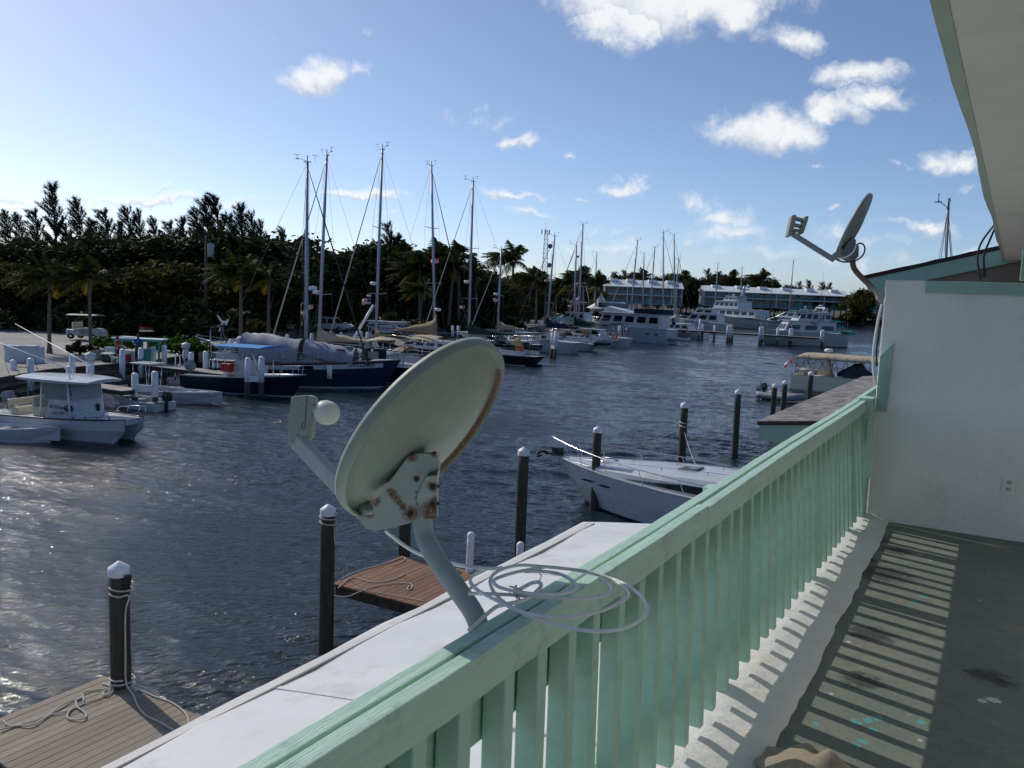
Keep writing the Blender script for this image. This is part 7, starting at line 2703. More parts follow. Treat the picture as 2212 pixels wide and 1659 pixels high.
def car(label, cat, loc, rz, m, L=4.4, W=1.75, H=1.65, kind='suv', name='suv'):
    T = thing(name, label, cat, loc, rz)
    prof = {'suv': [(-.5, .38), (.5, .38), (.5, .78), (.46, .92), (.24, 1.0), (-.5, 1.02)],
            'pickup': [(-.5, .40), (.5, .40), (.5, .85), (.44, .97), (.22, 1.02), (-.5, 1.0)]}['suv' if kind == 'suv' else 'pickup']
    g = MB()
    P = [(x * L, -W / 2, z) for x, z in prof]
    g.prism(P, (0, W, 0))
    g.build('body', m, T, bevel=.07)
    g = MB()
    cab = [(.24, 1.0), (.10, H), (-.44, H), (-.49, 1.0)] if kind == 'suv' else [(.22, 1.0), (.10, H), (-.10, H), (-.15, 1.0)]
    g.loft([[(x * L, -W * .47, z) for x, z in cab], [(x * L, W * .47, z) for x, z in cab]])
    g.build('cab', m, T, bevel=.06)
    g = MB()
    n_ = 3 if kind == 'suv' else 1
    (xa, xb_) = (cab[3][0] * L + .15, cab[0][0] * L - .35)
    for s in (1, -1):
        for k in range(n_):
            u0, u1 = xa + (xb_ - xa) * (k + .08) / n_, xa + (xb_ - xa) * (k + .92) / n_
            g.prism([(u0, s * W * .474, 1.06), (u1, s * W * .474, 1.06), (u1 - .1, s * W * .474, H - .13), (u0 + (.08 if k == 0 else 0), s * W * .474, H - .13)], (0, s * .012, 0))
    g.prism([(cab[0][0] * L - .02, -W * .4, 1.06), (cab[0][0] * L - .02, W * .4, 1.06), (cab[1][0] * L + .06, W * .38, H - .1), (cab[1][0] * L + .06, -W * .38, H - .1)], (.03, 0, 0))
    g.build('windows', TINT, T)
    for x in (.31 * L, -.31 * L):
        for y in (W * .46, -W * .46):
            wheel(T, x, y, .36)
    for y in (W * .36, -W * .36):
        g = MB()
        g.box((L * .5, y, .76), (.05, .26, .14))
        g.build('headlight', CLEAR, T)
    g = MB()
    g.box((L * .505, 0, .5), (.1, W * .96, .16))
    g.build('bumper', STEEL, T)
    if kind != 'suv':
        g = MB()
        g.box((-.33 * L, 0, 1.08), (.32 * L, W * .92, .14))
        g.build('load_bed', BLACK, T, bevel=.02)
    return T


def cart(label, loc, rz, body, top, L=2.5, gear=True):
    T = thing('golf_cart', label, 'golf cart', loc, rz)
    g = MB()
    g.prism([(-1.2, -.58, .28), (1.15, -.58, .28), (1.22, -.58, .62), (.95, -.58, .86), (.62, -.58, .90), (.5, -.58, .42), (-.15, -.58, .40), (-.2, -.58, .72), (-1.2, -.58, .74)], (0, 1.16, 0))
    g.build('body', body, T, bevel=.05)
    g = MB()
    g.box((-.42, 0, .80), (.55, 1.1, .14))
    g.box((-.72, 0, 1.08), (.12, 1.1, .44))
    g.build('seat', GELCREAM, T, bevel=.05)
    g = MB()
    g.loft([[(-1.15, a * .64, 1.86 + .08 * (1 - a * a)) for a in (-1, -.5, 0, .5, 1)] + [(-1.15, a * .64, 1.82) for a in (1, .5, 0, -.5, -1)], [(.95, a * .64, 1.90 + .06 * (1 - a * a)) for a in (-1, -.5, 0, .5, 1)] + [(.95, a * .64, 1.86) for a in (1, .5, 0, -.5, -1)]])
    rf = g.build('canopy', top, T)
    g = MB()
    for s in (1, -1):
        g.tube([(.62, s * .55, .86), (.80, s * .58, 1.88)], .025, 6)
        g.tube([(-.95, s * .55, .74), (-1.0, s * .58, 1.84)], .025, 6)
    g.build('canopy_frame', BLACK, rf)
    for x in (.82, -.85):
        for y in (.52, -.52):
            wheel(T, x, y, .23, .18)
    g = MB()
    g.tube([(.55, .3, .86), (.3, .3, 1.12)], .02, 6)
    ring = [Vector((.28 + .03 * math.sin(a), .3 + .17 * math.cos(a), 1.12 + .14 * math.sin(a))) for a in [2 * PI * k / 12 for k in range(13)]]
    g.tube(ring, .015, 5)
    g.build('steering_wheel', BLACK, T)
    return T


side = math.atan2(RT.y, RT.x)
p = gd(188, 77)
c_ = cart('white roofed golf cart parked between the two front palms', (p.x, p.y, SANDZ), side + R(-12), mat('cart_white_body', (.35, .36, .37), .4), mat('cart_roof', (.32, .31, .28), .6))
c_.scale = (1.32, 1.2, 1.12)
p = gd(402, 85)
cart('small golf cart with pale roof before the white shed', (p.x, p.y, SANDZ), side + R(-30), mat('cart_dark_body', (.05, .05, .05), .5), GEL)
p = gd(308, 86)
car('red pickup truck parked under the dark trees', 'truck', (p.x, p.y, SANDZ), side + R(-55), mat('red_car_paint', (.26, .012, .010), .35), L=4.6, W=1.7, H=1.75, kind='pickup', name='pickup_truck')
p = gd(374, 86)
car('green grey boxy jeep between the red pickup and the small golf cart', 'jeep', (p.x, p.y, SANDZ), side + R(-48), mat('green_grey_paint', (.20, .27, .24), .5), L=3.7, W=1.7, H=1.95, name='jeep')
p = gd(716, 104)
car('white off road car on the sand behind the tan covered sloop', 'suv', (p.x, p.y, SANDZ), side + R(-14), mat('white_car_paint', (.62, .63, .64), .3), L=4.3, W=1.8, H=1.75, name='suv')
p = gd(958, 135)
car('dark car beside the small hip roofed house', 'suv', (p.x, p.y, SANDZ), side + R(-80), mat('black_car_paint', (.02, .02, .022), .3), L=4.3, W=1.8, H=1.75, name='suv')
p = gd(1231, 195)
T = thing('tractor', 'dark red tractor on the sand by the far lagoon', 'tractor', (p.x, p.y, SANDZ), side + R(-70))
g = MB()
g.loft([[(-.6, .4, .7), (-.6, -.4, .7), (-.6, -.4, 1.3), (-.6, .4, 1.3)], [(1.5, .32, .7), (1.5, -.32, .7), (1.5, -.32, 1.2), (1.5, .32, 1.2)]])
g.box((-.7, 0, 1.5), (.6, .7, .5))
g.build('body', mat('dark_red_paint', (.16, .03, .02), .6), T)
for y in (.7, -.7):
    wheel(T, -.7, y, .75, .4)
    wheel(T, 1.2, y * .8, .42, .25)

# cleaning table, coolers
p = gd(C5(810, 700)[0], 58.5)
T = thing('cleaning_table', 'teal framed fish cleaning table with a white top on the boardwalk', 'table', (p.x, p.y, SANDZ), side + R(-4))
TURQ = mat('turquoise_wood_paint', (.06, .30, .24), .7, var=.1)
g = MB()
g.box((0, 0, 1.55), (3.5, 1.0, .07))
g.box((-.9, .1, 1.62), (.9, .6, .06))
g.build('table_top', PILEWHITE, T)
g = MB()
g.box((0, -.42, 1.45), (3.3, .06, .14))
g.box((0, .42, 1.45), (3.3, .06, .14))
g.build('apron', TURQ, T)
for x in (-1.45, .35, 1.5):
    for y in (-.4, .4):
        g = MB()
        g.box((x, y, .72), (.11, .11, 1.44))
        g.build('leg', TURQ, T)


def cooler(x, dep, w, h, body, lid, label, d=.5):
    p = gd(x, dep)
    T = thing('cooler', label, 'cooler', (p.x, p.y, SANDZ + .06), side + rnd.uniform(-.15, .15), 'coolers beside the cleaning table')
    g = MB()
    g.loft([[(-w * .46, -d * .46, 0), (w * .46, -d * .46, 0), (w * .46, d * .46, 0), (-w * .46, d * .46, 0)], [(-w / 2, -d / 2, h * .82), (w / 2, -d / 2, h * .82), (w / 2, d / 2, h * .82), (-w / 2, d / 2, h * .82)]])
    g.build('box', body, T, bevel=.02)
    g = MB()
    g.box((0, 0, h * .92), (w * 1.03, d * 1.03, h * .17))
    g.build('lid', lid, T, bevel=.02)


cooler(C5(257, 690)[0], 57.0, .78, .58, NAVY, PLASTICWHITE, 'dark blue cooler with white lid at the left of the red clad person')
cooler(C5(312, 640)[0], 58.6, .72, .85, PLASTICWHITE, PLASTICWHITE, 'white upright cooler behind the dark blue one')
cooler(C5(578, 680)[0], 57.6, .42, .6, RED, PLASTICWHITE, 'red cooler with white lid under the cleaning table')
cooler(C5(655, 665)[0], 58.0, .9, .66, PLASTICWHITE, PILEWHITE, 'white fish box under the cleaning table')
cooler(C5(920, 690)[0], 57.6, .45, .9, TURQ, TURQ, 'green bin under the right end of the cleaning table')
p = gd(A3(1565, 220)[0], 92)
T = thing('timber_table', 'bare timber table with braced legs behind the grey awning', 'table', (p.x, p.y, SANDZ), side)
g = MB()
g.box((0, 0, 1.25), (3.4, 1.1, .09))
g.build('table_top', mat('pale_timber', (.36, .30, .24), .85, var=.2), T)
for x in (-1.5, -.5, .5, 1.5):
    g = MB()
    g.box((x, -.45, .6), (.14, .12, 1.2))
    g.box((x, .45, .6), (.14, .12, 1.2))
    g.bar((x, -.45, .2), (x + .5, -.45, 1.2), .07, .09)
    g.build('leg', DARKWOOD, T)
# grey box and teal chairs by the quay
T, w, h = px_box('storage_box', 'large grey plastic box on the quay above the green sail cover', 'box', A5(735, 560)[0], A5(800, 560)[0], A5(735, 480)[1], 122, 1.2, mat('grey_box_plastic', (.42, .47, .50), .6))
g = MB()
g.box((0, .6, h + .03), (w + .1, 1.3, .08))
g.build('lid', mat('grey_lid_plastic', (.5, .54, .57), .6), T)
for i, x in enumerate([A5(915, 550)[0], A5(945, 550)[0], A5(1005, 550)[0]]):
    p = gd(x, 121)
    T = thing('beach_chair', ['left', 'middle', 'right'][i] + ' one of three teal wooden chairs on the quay', 'chair', (p.x, p.y, SANDZ), side + i)
    g = MB()
    g.box((0, 0, .45), (.6, .6, .06))
    g.build('seat', TURQ, T)
    g = MB()
    g.box((0, .3, .85), (.6, .06, .9), rot=Matrix.Rotation(R(-12), 3, 'X'))
    g.build('backrest', TURQ, T)
    for sx in (-.26, .26):
        for sy in (-.26, .26):
            g = MB()
            g.box((sx, sy, .22), (.07, .07, .44))
            g.build('leg', TURQ, T)
p0, p1_ = gd(C7(1370, 690)[0], 150), gd(C7(1745, 690)[0], 158)
T = thing('teal_fence', 'teal rail fence on the quay behind the navy sail cover', 'fence', p0, 0)
g = MB(p0)
for z in (.5, 1.0, 1.5):
    g.bar(p0 + Vector((0, 0, z)), p1_ + Vector((0, 0, z)), .06, .14)
g.build('rails', mat('light_teal_paint', (.16, .45, .45), .7), T)
for i in range(9):
    q = p0.lerp(p1_, i / 8)
    g = MB(p0)
    g.box(q + Vector((0, 0, .8)), (.14, .14, 1.6))
    g.build('fence_post', mat('light_teal_post', (.16, .45, .45), .7) if i == 0 else bpy.data.materials['light_teal_post'], T)
# rocks at the edge of the sand
ROCK = mat('coral_rock', (.25, .22, .18), .95, var=.3, scale=2, bump=.8, bscale=8)
for i, (x, dp, s, lab) in enumerate([(C5(120, 640)[0], 58.8, .75, 'largest brown rock left of the dark blue cooler'), (C5(20, 600)[0], 59.5, .6, 'brown rock at the foot of the second front palm'), (C5(210, 620)[0], 59.6, .45, 'small brown rock behind the dark blue cooler'), (C4(800, 740)[0], 70, .7, 'brown rock right of the hedge by the boardwalk'), (C4(720, 740)[0], 71, .55, 'brown rock under the right end of the hedge'), (1090, 158, 1.2, 'grey rubble heap near the grey block hut'), (1040, 150, 1.0, 'grey rubble heap right of the dark round bush')]):
    p = gd(x, dp)
    rs = random.Random(60 + i)
    bm = bmesh.new()
    bmesh.ops.create_icosphere(bm, subdivisions=3, radius=s)
    for v in bm.verts:
        d = 1 + .35 * mnoise.noise(v.co * 1.6 / s + Vector((i * 5, 0, 0))) + .12 * mnoise.noise(v.co * 5 / s)
        v.co = Vector((v.co.x * d * 1.2, v.co.y * d, v.co.z * d * .62 + s * .3))
    me = bpy.data.meshes.new('rock')
    bm.to_mesh(me)
    bm.free()
    me.materials.append(ROCK)
    o = bpy.data.objects.new('rock', me)
    COL.objects.link(o)
    o.location = (p.x, p.y, SANDZ)
    tag(o, lab, 'rock', 'rocks at the edge of the sand')


# ---------------------------------------------------------------- people and a dog
def body_from(parent, name, verts, edges, radii, material, root=0, sub=2):
    me = bpy.data.meshes.new(name)
    me.from_pydata(verts, edges, [])
    o = bpy.data.objects.new(name, me)
    COL.objects.link(o)
    o.parent = parent
    sk = o.modifiers.new('skin', 'SKIN')
    sk.use_smooth_shade = True
    for i, r in enumerate(radii):
        rr = r if isinstance(r, tuple) else (r, r)
        me.skin_vertices[0].data[i].radius = rr
    me.skin_vertices[0].data[root].use_root = True
    ss = o.modifiers.new('sub', 'SUBSURF')
    ss.levels = ss.render_levels = sub
    me.materials.append(material)
    return o


SKINL = mat('light_skin', (.42, .25, .17), .6)
SKIND = mat('dark_skin', (.07, .04, .028), .6)


def person(label, x, dep, hgt, rz, skin, shirt, trousers, hair, arms='down', cap=None, long_trousers=False, z=SANDZ + .055):
    p = gd(x, dep, z)
    T = thing('person', label, 'person', (p.x, p.y, z), rz)
    s = hgt / 1.75
    V = [(0, 0, .95), (0, .0, 1.12), (0, .01, 1.30), (0, .0, 1.44), (0, .0, 1.53), (0, -.02, 1.60), (0, -.02, 1.69)]
    E = [(0, 1), (1, 2), (2, 3), (3, 4), (4, 5), (5, 6)]
    Rr = [(.15, .11), (.13, .095), (.16, .105), (.12, .08), .052, (.075, .09), (.07, .085)]

    def add(pt, frm, r):
        V.append(pt)
        E.append((frm, len(V) - 1))
        Rr.append(r)
        return len(V) - 1
    for sg in (1, -1):
        k = add((sg * .10, 0, .86), 0, .095)
        k = add((sg * .11, -.01, .50), k, .065)
        k = add((sg * .115, .02, .10), k, .042)
        k = add((sg * .12, -.14, .03), k, .032)
        a = add((sg * .19, 0, 1.42), 3, .055)
        if arms == 'down':
            a = add((sg * .25, .02, 1.15), a, .042)
            a = add((sg * .24, -.08, .92), a, .032)
            hnd = (sg * .24, -.11, .84)
        elif arms == 'front':
            a = add((sg * .25, -.02, 1.17), a, .042)
            a = add((sg * .14, -.28, 1.10), a, .032)
            hnd = (sg * .10, -.35, 1.10)
        else:
            a = add((sg * .27, -.05, 1.22), a, .042)
            a = add((sg * .22, -.28, 1.32), a, .032)
            hnd = (sg * .2, -.36, 1.34)
        h_ = add(hnd, a, .030)
        for f in range(5):
            add((hnd[0] + sg * (-.03 + .015 * f), hnd[1] - (.05 if f else .01), hnd[2] - (.06 - .008 * abs(f - 2))), h_, .009)
    V = [(x_ * s, y_ * s, z_ * s) for x_, y_, z_ in V]
    Rr = [tuple(q * s for q in r) if isinstance(r, tuple) else r * s for r in Rr]
    body_from(T, 'body', V, E, Rr, skin)
    up_ = [(0, 0, .93), (0, 0, 1.12), (0, .01, 1.30), (0, 0, 1.44)]
    Vs, Es, Rs = [tuple(q * s for q in v) for v in up_], [(0, 1), (1, 2), (2, 3)], [(.17 * s, .13 * s), (.155 * s, .12 * s), (.18 * s, .13 * s), (.135 * s, .095 * s)]
    for sg in (1, -1):
        Vs += [(sg * .19 * s, 0, 1.42 * s), ((sg * .235) * s, 0, 1.24 * s)]
        Es += [(3, len(Vs) - 2), (len(Vs) - 2, len(Vs) - 1)]
        Rs += [.07 * s, .062 * s]
    body_from(T, 'shirt', Vs, Es, Rs, shirt)
    Vs, Es, Rs = [(0, 0, .96 * s), (0, 0, .88 * s)], [(0, 1)], [(.16 * s, .125 * s), (.16 * s, .125 * s)]
    for sg in (1, -1):
        Vs += [(sg * .10 * s, 0, .80 * s), (sg * .11 * s, -.01 * s, (.52 if not long_trousers else .5) * s)]
        Es += [(1, len(Vs) - 2), (len(Vs) - 2, len(Vs) - 1)]
        Rs += [.112 * s, .085 * s]
        if long_trousers:
            Vs.append((sg * .115 * s, .02 * s, .08 * s))
            Es.append((len(Vs) - 2, len(Vs) - 1))
            Rs.append(.06 * s)
    body_from(T, 'trousers' if long_trousers else 'shorts', Vs, Es, Rs, trousers)
    g = MB()
    g.lathe([(0, .13), (.07, .11), (.10, .05), (.105, -.02), (.09, -.07), (.07, -.06), (.0, -.05)], (0, .012 * s, 1.655 * s), 14)
    g.build('hair' if cap is None else 'cap', hair if cap is None else cap, T)
    g = MB()
    for sg in (1, -1):
        g.box((sg * .03 * s, -.108 * s, 1.635 * s), (.018, .012, .01))
    g.box((0, -.112 * s, 1.60 * s), (.022, .03, .035))
    g.box((0, -.105 * s, 1.565 * s), (.045, .012, .01))
    g.build('face', mat('face_' + label[:14].replace(' ', '_'), (.2, .1, .08), .6), T)
    return T


cam_face = math.atan2(FW.y, FW.x) - PI / 2            # local -y towards the camera when rz = this
BROWNH = mat('brown_hair', (.10, .06, .035), .7)
BLACKH = mat('black_hair', (.012, .01, .01), .7)
person('person in a red top and dark shorts standing by the cleaning table', C5(415, 735)[0], 56.6, 1.72, cam_face + R(100), SKINL, mat('red_cloth', (.35, .03, .03), .9), mat('dark_shorts_cloth', (.05, .04, .07), .9), BROWNH, 'front')
person('person in a blue shirt and dark trousers behind the corner post', C5(780, 715)[0], 57.2, 1.85, cam_face + R(20), SKIND, mat('blue_cloth', (.02, .10, .33), .9), mat('dark_trouser_cloth', (.02, .018, .018), .9), BLACKH, 'front', long_trousers=True)
person('person in a green shirt and white cap seen above the grey awning', A3(1440, 190)[0], 90, 1.75, cam_face + R(150), SKINL, mat('green_cloth', (.01, .14, .05), .9), mat('dark_shorts_cloth_2', (.03, .03, .04), .9), BROWNH, 'down', cap=PLASTICWHITE)
person('person in a purple top standing behind the timber table', A3(1532, 150)[0], 97, 1.7, cam_face + R(170), SKINL, mat('purple_cloth', (.07, .03, .13), .9), mat('dark_skirt_cloth', (.03, .02, .05), .9), BROWNH, 'down')
p = gd(C5(370, 735)[0], 56.2)
T = thing('dog', 'small white dog at the feet of the red clad person', 'dog', (p.x, p.y, SANDZ + .055), side + R(160))
Vd = [(-.22, 0, .34), (-.05, 0, .35), (.18, 0, .36), (.26, 0, .42), (.33, 0, .52), (.42, 0, .50), (.49, 0, .47), (-.30, 0, .40), (-.40, 0, .48)]
Ed = [(0, 1), (1, 2), (2, 3), (3, 4), (4, 5), (5, 6), (0, 7), (7, 8)]
Rd = [.085, .085, .105, .075, .065, .045, .028, .03, .016]
for sg in (1, -1):
    for (x_, pts_) in ((.18, [(.17, .20), (.19, .10), (.19, .02)]), (-.22, [(-.20, .22), (-.29, .11), (-.25, .02)])):
        frm = 2 if x_ > 0 else 0
        for (xx, zz_), r in zip(pts_, (.048, .028, .024)):
            Vd.append((xx, sg * .075, zz_))
            Ed.append((frm, len(Vd) - 1))
            Rd.append(r)
            frm = len(Vd) - 1
    Vd.append((.34, sg * .06, .60))
    Ed.append((4, len(Vd) - 1))
    Rd.append(.018)
body_from(T, 'body', Vd, Ed, Rd, mat('white_fur', (.55, .53, .5), .95))

# green rope on the corner post, wind turbine on the small grey hooded boat
pc = at(POSTS[6][0], POSTS[6][1], POSTS[6][2])
rope('mooring_rope', 'bundle of green rope wound around the corner post', [(pc.x + .2 * math.cos(a * .8), pc.y + .2 * math.sin(a * .8), .95 + .035 * a + .05 * math.sin(a * 2)) for a in range(18)], .045, m=mat('green_rope', (.01, .12, .10), .9))
pS = gd(505, 63.5, 0.0)
gb, gbr = yacht('white cruising boat with small grey hood moored stern out behind the ketch awning', (pS.x - 1.5, pS.y + 2.0), R(178), 10.5, 3.4, 1.2, 1.6, GEL, [(-2, 2.5, .6, 1.3, .5, .8, .2, 3, (.3, .75))], boot=BOOT, name='cruising_boat')
g = MB()
rr = []
zhood = 3.0
for i in range(9):
    x = -4.2 + 3.6 * i / 8
    rr.append([(x, a * 1.4, zhood - .35 * a * a - .3 * ((i - 4) / 4) ** 2 + .05 * math.sin(i * 2.3)) for a in (-1, -.5, 0, .5, 1)] + [(x, a * 1.4, zhood - .04 - .35 * a * a - .3 * ((i - 4) / 4) ** 2) for a in (1, .5, 0, -.5, -1)])
g.loft(rr, smooth=True)
cv = g.build('hood', mat('pale_grey_canvas', (.46, .44, .44), .9, var=.1), gb)
g = MB()
for x in (-4.0, -2.4, -.8):
    for s in (1, -1):
        g.tube([(x, s * 1.3, 1.3), (x, s * 1.35, 2.6)], .025, 6)
g.build('hood_frame', STEEL, cv)
dpw = 64.5
base_ = atd(*C4(890, 775), dpw)
T = thing('wind_turbine', 'white three bladed wind generator on a bent pole rising from the grey hooded boat', 'wind generator', base_)
hub = atd(*C4(805, 200), dpw)
g = MB(base_)
g.tube(smooth_path([base_, atd(*C4(895, 640), dpw), atd(*C4(880, 560), dpw), atd(*C4(830, 480), dpw), atd(*C4(822, 300), dpw), atd(*C4(822, 220), dpw)], 4), .045, 8)
g.build('pole', mat('dark_pole_paint', (.16, .14, .13), .6), T)
g = MB(base_)
tail = atd(*C4(920, 190), dpw + .2)
g.tube([hub - (tail - hub) * .1, hub, hub.lerp(tail, .6)], [.06, .11, .04], 8)
g.build('nacelle', PLASTICWHITE, T)
g = MB(base_)
g.prism([atd(*C4(x, y), dpw + .15) for x, y in [(850, 195), (910, 135), (955, 132), (920, 235), (890, 272), (862, 265)]], FW * .03)
g.build('tail_fin', PLASTICWHITE, T)
for tip in ((680, 28), (718, 415), (900, 120)):
    q = atd(*C4(*tip), dpw - .1) if tip != (900, 120) else hub + (FW * -1.0 + RT * .25 + UP * .1) * .9
    g = MB(base_)
    d = q - hub
    s_ = d.cross(FW).normalized() if tip != (900, 120) else UP
    g.loft([[hub + s_ * .07, hub - s_ * .07, hub - s_ * .07 + FW * .02, hub + s_ * .07 + FW * .02], [hub + d * .3 + s_ * .09, hub + d * .3 - s_ * .06, hub + d * .3 - s_ * .06 + FW * .02, hub + d * .3 + s_ * .09 + FW * .02], [q + s_ * .04, q - s_ * .03, q - s_ * .03 + FW * .015, q + s_ * .04 + FW * .015]])
    g.build('blade', PLASTICWHITE, T)
# leaning pale spar and furled dark pole at the tan covered sloop
g = MB(atd(*A4(1160, 1410), 66))
g.tube([atd(*A4(1155, 1410), 66), atd(*A4(1308, 1155), 66)], .10, 8)
tag(g.build('leaning_spar', PILECAP), 'pale blue white spar leaning between the tan and yellow sail covers', 'spar')

# ---------------------------------------------------------------- hotel blocks and what stands round them
HW_ = mat('hotel_white', (.60, .62, .62), .8, var=.03)
HTEAL = mat('hotel_teal', (.20, .36, .38), .7, var=.08)
HBLUE = mat('hotel_blue_grey', (.33, .39, .40), .8, var=.05)
HROOF = mat('hotel_white_roof', (.80, .80, .80), .7, var=.03)
EARTH = mat('shore_earth', (.07, .06, .045), .95, var=.3)


def hotel(label, xl, xr, dep, yridge, yeave, yup, ylow, nb_, steps, pale_left=False):
    a, b = gd(xl, dep, 2.0), gd(xr, dep, 2.0)
    d = Vector((b.x - a.x, b.y - a.y, 0))
    W = d.length
    rz = math.atan2(d.y, d.x)
    zr, ze, zu, zl = [ztop(a, y) for y in (yridge, yeave, yup, ylow)]
    T = thing('hotel_block', label, 'hotel', (a.x, a.y, 0), rz, 'hotel blocks across the water')
    D = 9.0
    g = MB()
    g.box((W / 2, D / 2 + 1.6, (zl + ze) / 2), (W - .6, D - 1.6, ze - zl))
    g.build('wall', HBLUE, T)
    g = MB()
    g.prism([(-.3, -.6, ze), (-.3, -.6, ze - .18), (-.3, D + .6, ze - .18), (-.3, D + .6, ze), (-.3, D / 2, zr)], (W + .6, 0, 0))
    rf = g.build('roof', HROOF, T)
    for u in steps:
        g = MB()
        g.box((W * u, D / 2 - .5, zr - .15), (2.6, 3.0, .9))
        g.build('parapet', HROOF, rf)
    bw = W / nb_
    g = MB()
    g.box((.15, D / 2, (zl + ze) / 2 - .1), (.3, D, ze - zl - .1))
    g.box((W - .15, D / 2, (zl + ze) / 2 - .1), (.3, D, ze - zl - .1))
    g.build('end_wall', HW_, T)
    g = MB()
    g.box((W / 2, .75, zu), (W, 1.7, .34))
    g.build('balcony_slab', HW_, T)
    g = MB()
    g.box((W / 2, .3, zl - .15), (W + 1, 2.6, .3))
    g.build('terrace_slab', HTEAL, T)
    for lv, (z0, z1) in enumerate(((zl, zu), (zu + .17, ze))):
        for k in range(nb_):
            x0_ = bw * k
            g = MB()
            g.box((x0_ + bw * .47, 1.56, z0 + (z1 - z0) * .46), (bw * .56, .10, (z1 - z0) * .82))
            g.build('window', TINT, T)
            g = MB()
            g.box((x0_ + bw * .5, 0, z0 + 1.0), (bw * .92, .07, .10))
            g.box((x0_ + bw * .5, 0, z0 + .55), (bw * .92, .06, .08))
            g.box((x0_ + bw * .5, 0, z0 + .22), (bw * .92, .06, .08))
            for j in range(6):
                g.box((x0_ + bw * (.05 + .18 * j), 0, z0 + .5), (.07, .07, 1.0))
            g.build('balcony_railing', HTEAL, T)
    for k in range(0, nb_ + 1, 2):
        g = MB()
        g.box((min(W - .15, bw * k + .1), .05, (zl + ze) / 2), (.32, .32, ze - zl))
        g.build('column', HW_ if k % 4 else HTEAL, T)
    g = MB()
    for k in range(nb_ + 1):
        g.box((W * k / nb_, 1.2, zl / 2), (.3, .3, zl))
        g.box((W * k / nb_, 6, zl / 2), (.3, .3, zl))
    g.build('stilts', DARKWOOD, T)
    return T, W, zl


h1, W1, zl1 = hotel('left hotel block with white roof and teal balcony railings, behind the sailing masts', 1305, 1472, 300, 602, 617, 634, 652, 7, (.12, .34, .62, .86))
h2, W2, zl2 = hotel('right hotel block, longer one, with white stepped roof and teal balconies', 1519, 1829, 300, 616, 628, 641, 658, 12, (.09, .26, .42, .58, .75, .92))
# far ground
g = MB()
a, b = gd(1270, 294, 1.5), gd(1990, 294, 1.5)
dv = (b - a).normalized()
nv = Vector((-dv.y, dv.x, 0))
g.prism([a - dv * 260, b + dv * 200, b + dv * 200 + nv * 500, a - dv * 260 + nv * 500], (0, 0, -3))
tag(g.build('far_ground', EARTH), kind='structure')
# trees behind and beside the hotel
for i, (x, dp, yt_, k) in enumerate([(1318, 330, 596, 0), (1340, 330, 590, 1), (1362, 332, 588, 2), (1395, 330, 592, 3), (1420, 328, 592, 0), (1450, 330, 588, 1), (1482, 315, 590, 2), (1500, 316, 594, 0), (1515, 322, 602, 4), (1545, 330, 588, 1), (1572, 332, 596, 2), (1600, 330, 594, 3), (1628, 330, 596, 0), (1650, 330, 600, 1), (1672, 332, 606, 2), (1700, 334, 610, 0)]):
    place(dense[k], x, dp, yt_, 8.3, ORD[i] + ' tree crown from the left showing over the hotel roofs', z=1.5, rz=rnd.uniform(0, 6), wide=.8)
for i, (x, dp, yt_, k) in enumerate([(1330, 336, 584, 0), (1352, 336, 580, 2), (1530, 336, 578, 1), (1556, 336, 582, 3), (1582, 338, 590, 4), (1662, 338, 600, 0), (1728, 338, 606, 1), (1748, 338, 602, 2), (1778, 338, 606, 3), (1792, 338, 608, 4)]):
    place(cas[k], x, dp, yt_, 14.6, ORD[i] + ' feathery treetop from the left behind the hotel roofs', z=1.5, rz=rnd.uniform(-.3, .3), wide=1.4)
for i, (x, dp, yt_, k) in enumerate([(1388, 322, 588, 1), (1588, 322, 594, 0), (1640, 322, 592, 2), (1470, 310, 592, 3)]):
    place(palms[k], x, dp, yt_, 8.2, ['palm', 'second palm', 'third palm', 'palm in the gap'][i] + ' showing over the hotel roofs' if i != 3 else 'palm in the gap between the two hotel blocks', z=1.5)
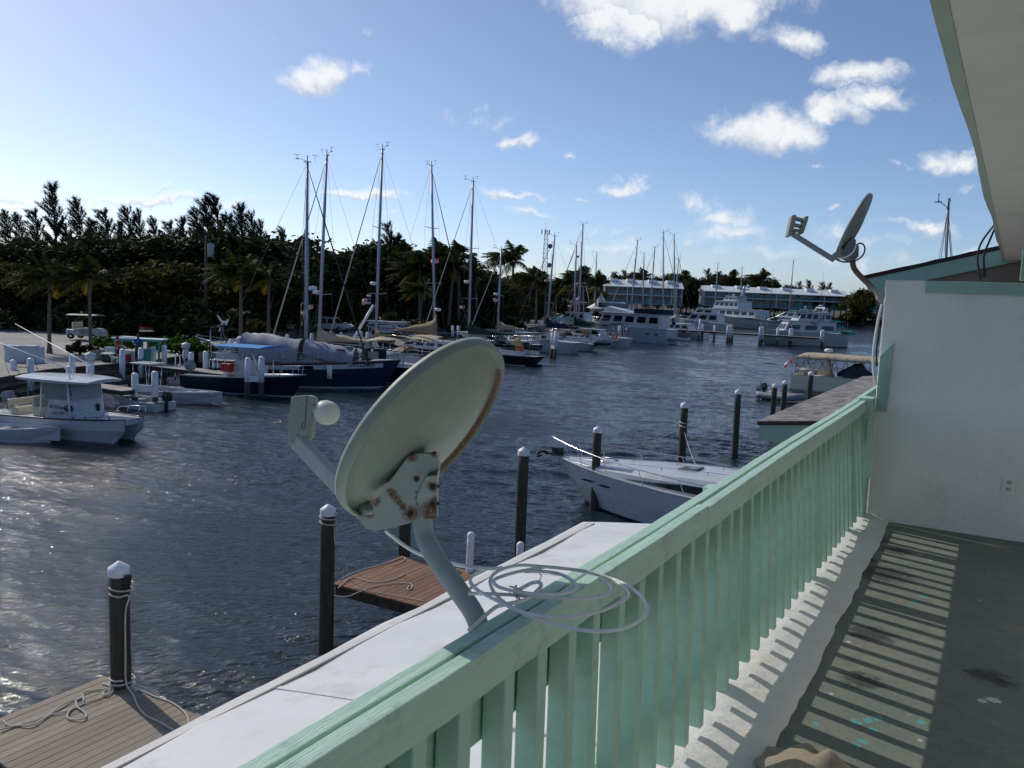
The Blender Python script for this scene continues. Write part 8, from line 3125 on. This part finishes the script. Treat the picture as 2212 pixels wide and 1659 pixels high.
place(dense[3], 1862, 285, 619, 8.3, 'big round tree right of the right hotel block', z=1.0, wide=1.25)
place(dense[0], 1885, 288, 632, 8.3, 'dark tree between the round one and the partition wall', z=1.0, wide=1.2)
place(dense[1], 1838, 290, 648, 8.3, 'low dark tree at the right end of the right hotel block', z=1.0, wide=1.3)
for i, (x, yt_) in enumerate([(1530, 672), (1580, 676), (1630, 678), (1680, 680), (1730, 680), (1790, 682), (1850, 684)]):
    place(bush_p[2], x, 291, yt_, 1.5, ORD[i] + ' dark shrub from the left below the right hotel terrace', z=.8, wide=3.0)
T, w, h = px_box('pale_shed', 'small pale shed right of the hotel below the round tree', 'shed', C3(1912, 480)[0], C3(2030, 480)[0], C3(1912, 395)[1], 284, 4, mat('pale_shed_wall', (.34, .42, .46), .8), z=3.0)
g = MB()
g.box((0, 2, h + .1), (w + 1, 5, .2))
g.build('roof', HW_, T)
T, w, h = px_box('teal_hut', 'teal roofed hut cut off by the partition wall edge', 'hut', C3(2145, 420)[0], C3(2300, 420)[0], C3(2145, 400)[1], 280, 5, HW_, z=3.0)
g = MB()
zz_ = ztop(gd(C3(2200, 400)[0], 280), C3(2200, 362)[1]) - 3.0
g.loft([[(-w / 2 - .6, -.6, h), (w / 2 + .6, -.6, h), (w / 2 + .6, 6, h), (-w / 2 - .6, 6, h)], [(-w * .2, 2.4, zz_), (w * .2, 2.4, zz_), (w * .2, 3, zz_), (-w * .2, 3, zz_)]])
g.build('roof', mat('bright_teal_roof', (.08, .45, .45), .6), T)
# whip aerials
for x, yt_, lab in ((1466, 545, 'thin whip aerial above the grey sloop'), (1667, 578, 'thin whip aerial above the right hotel block, left one'), (1775, 588, 'thin whip aerial above the right hotel block, right one')):
    p = gd(x - 3, 255, 4)
    g = MB((p.x, p.y, 4))
    zt_ = ztop(p, yt_)
    g.tube([(p.x, p.y, 4), (p.x, p.y, zt_ * .6), (p.x, p.y, zt_)], [.10, .07, .03], 5)
    tag(g.build('whip_aerial', WIRE), lab, 'aerial')
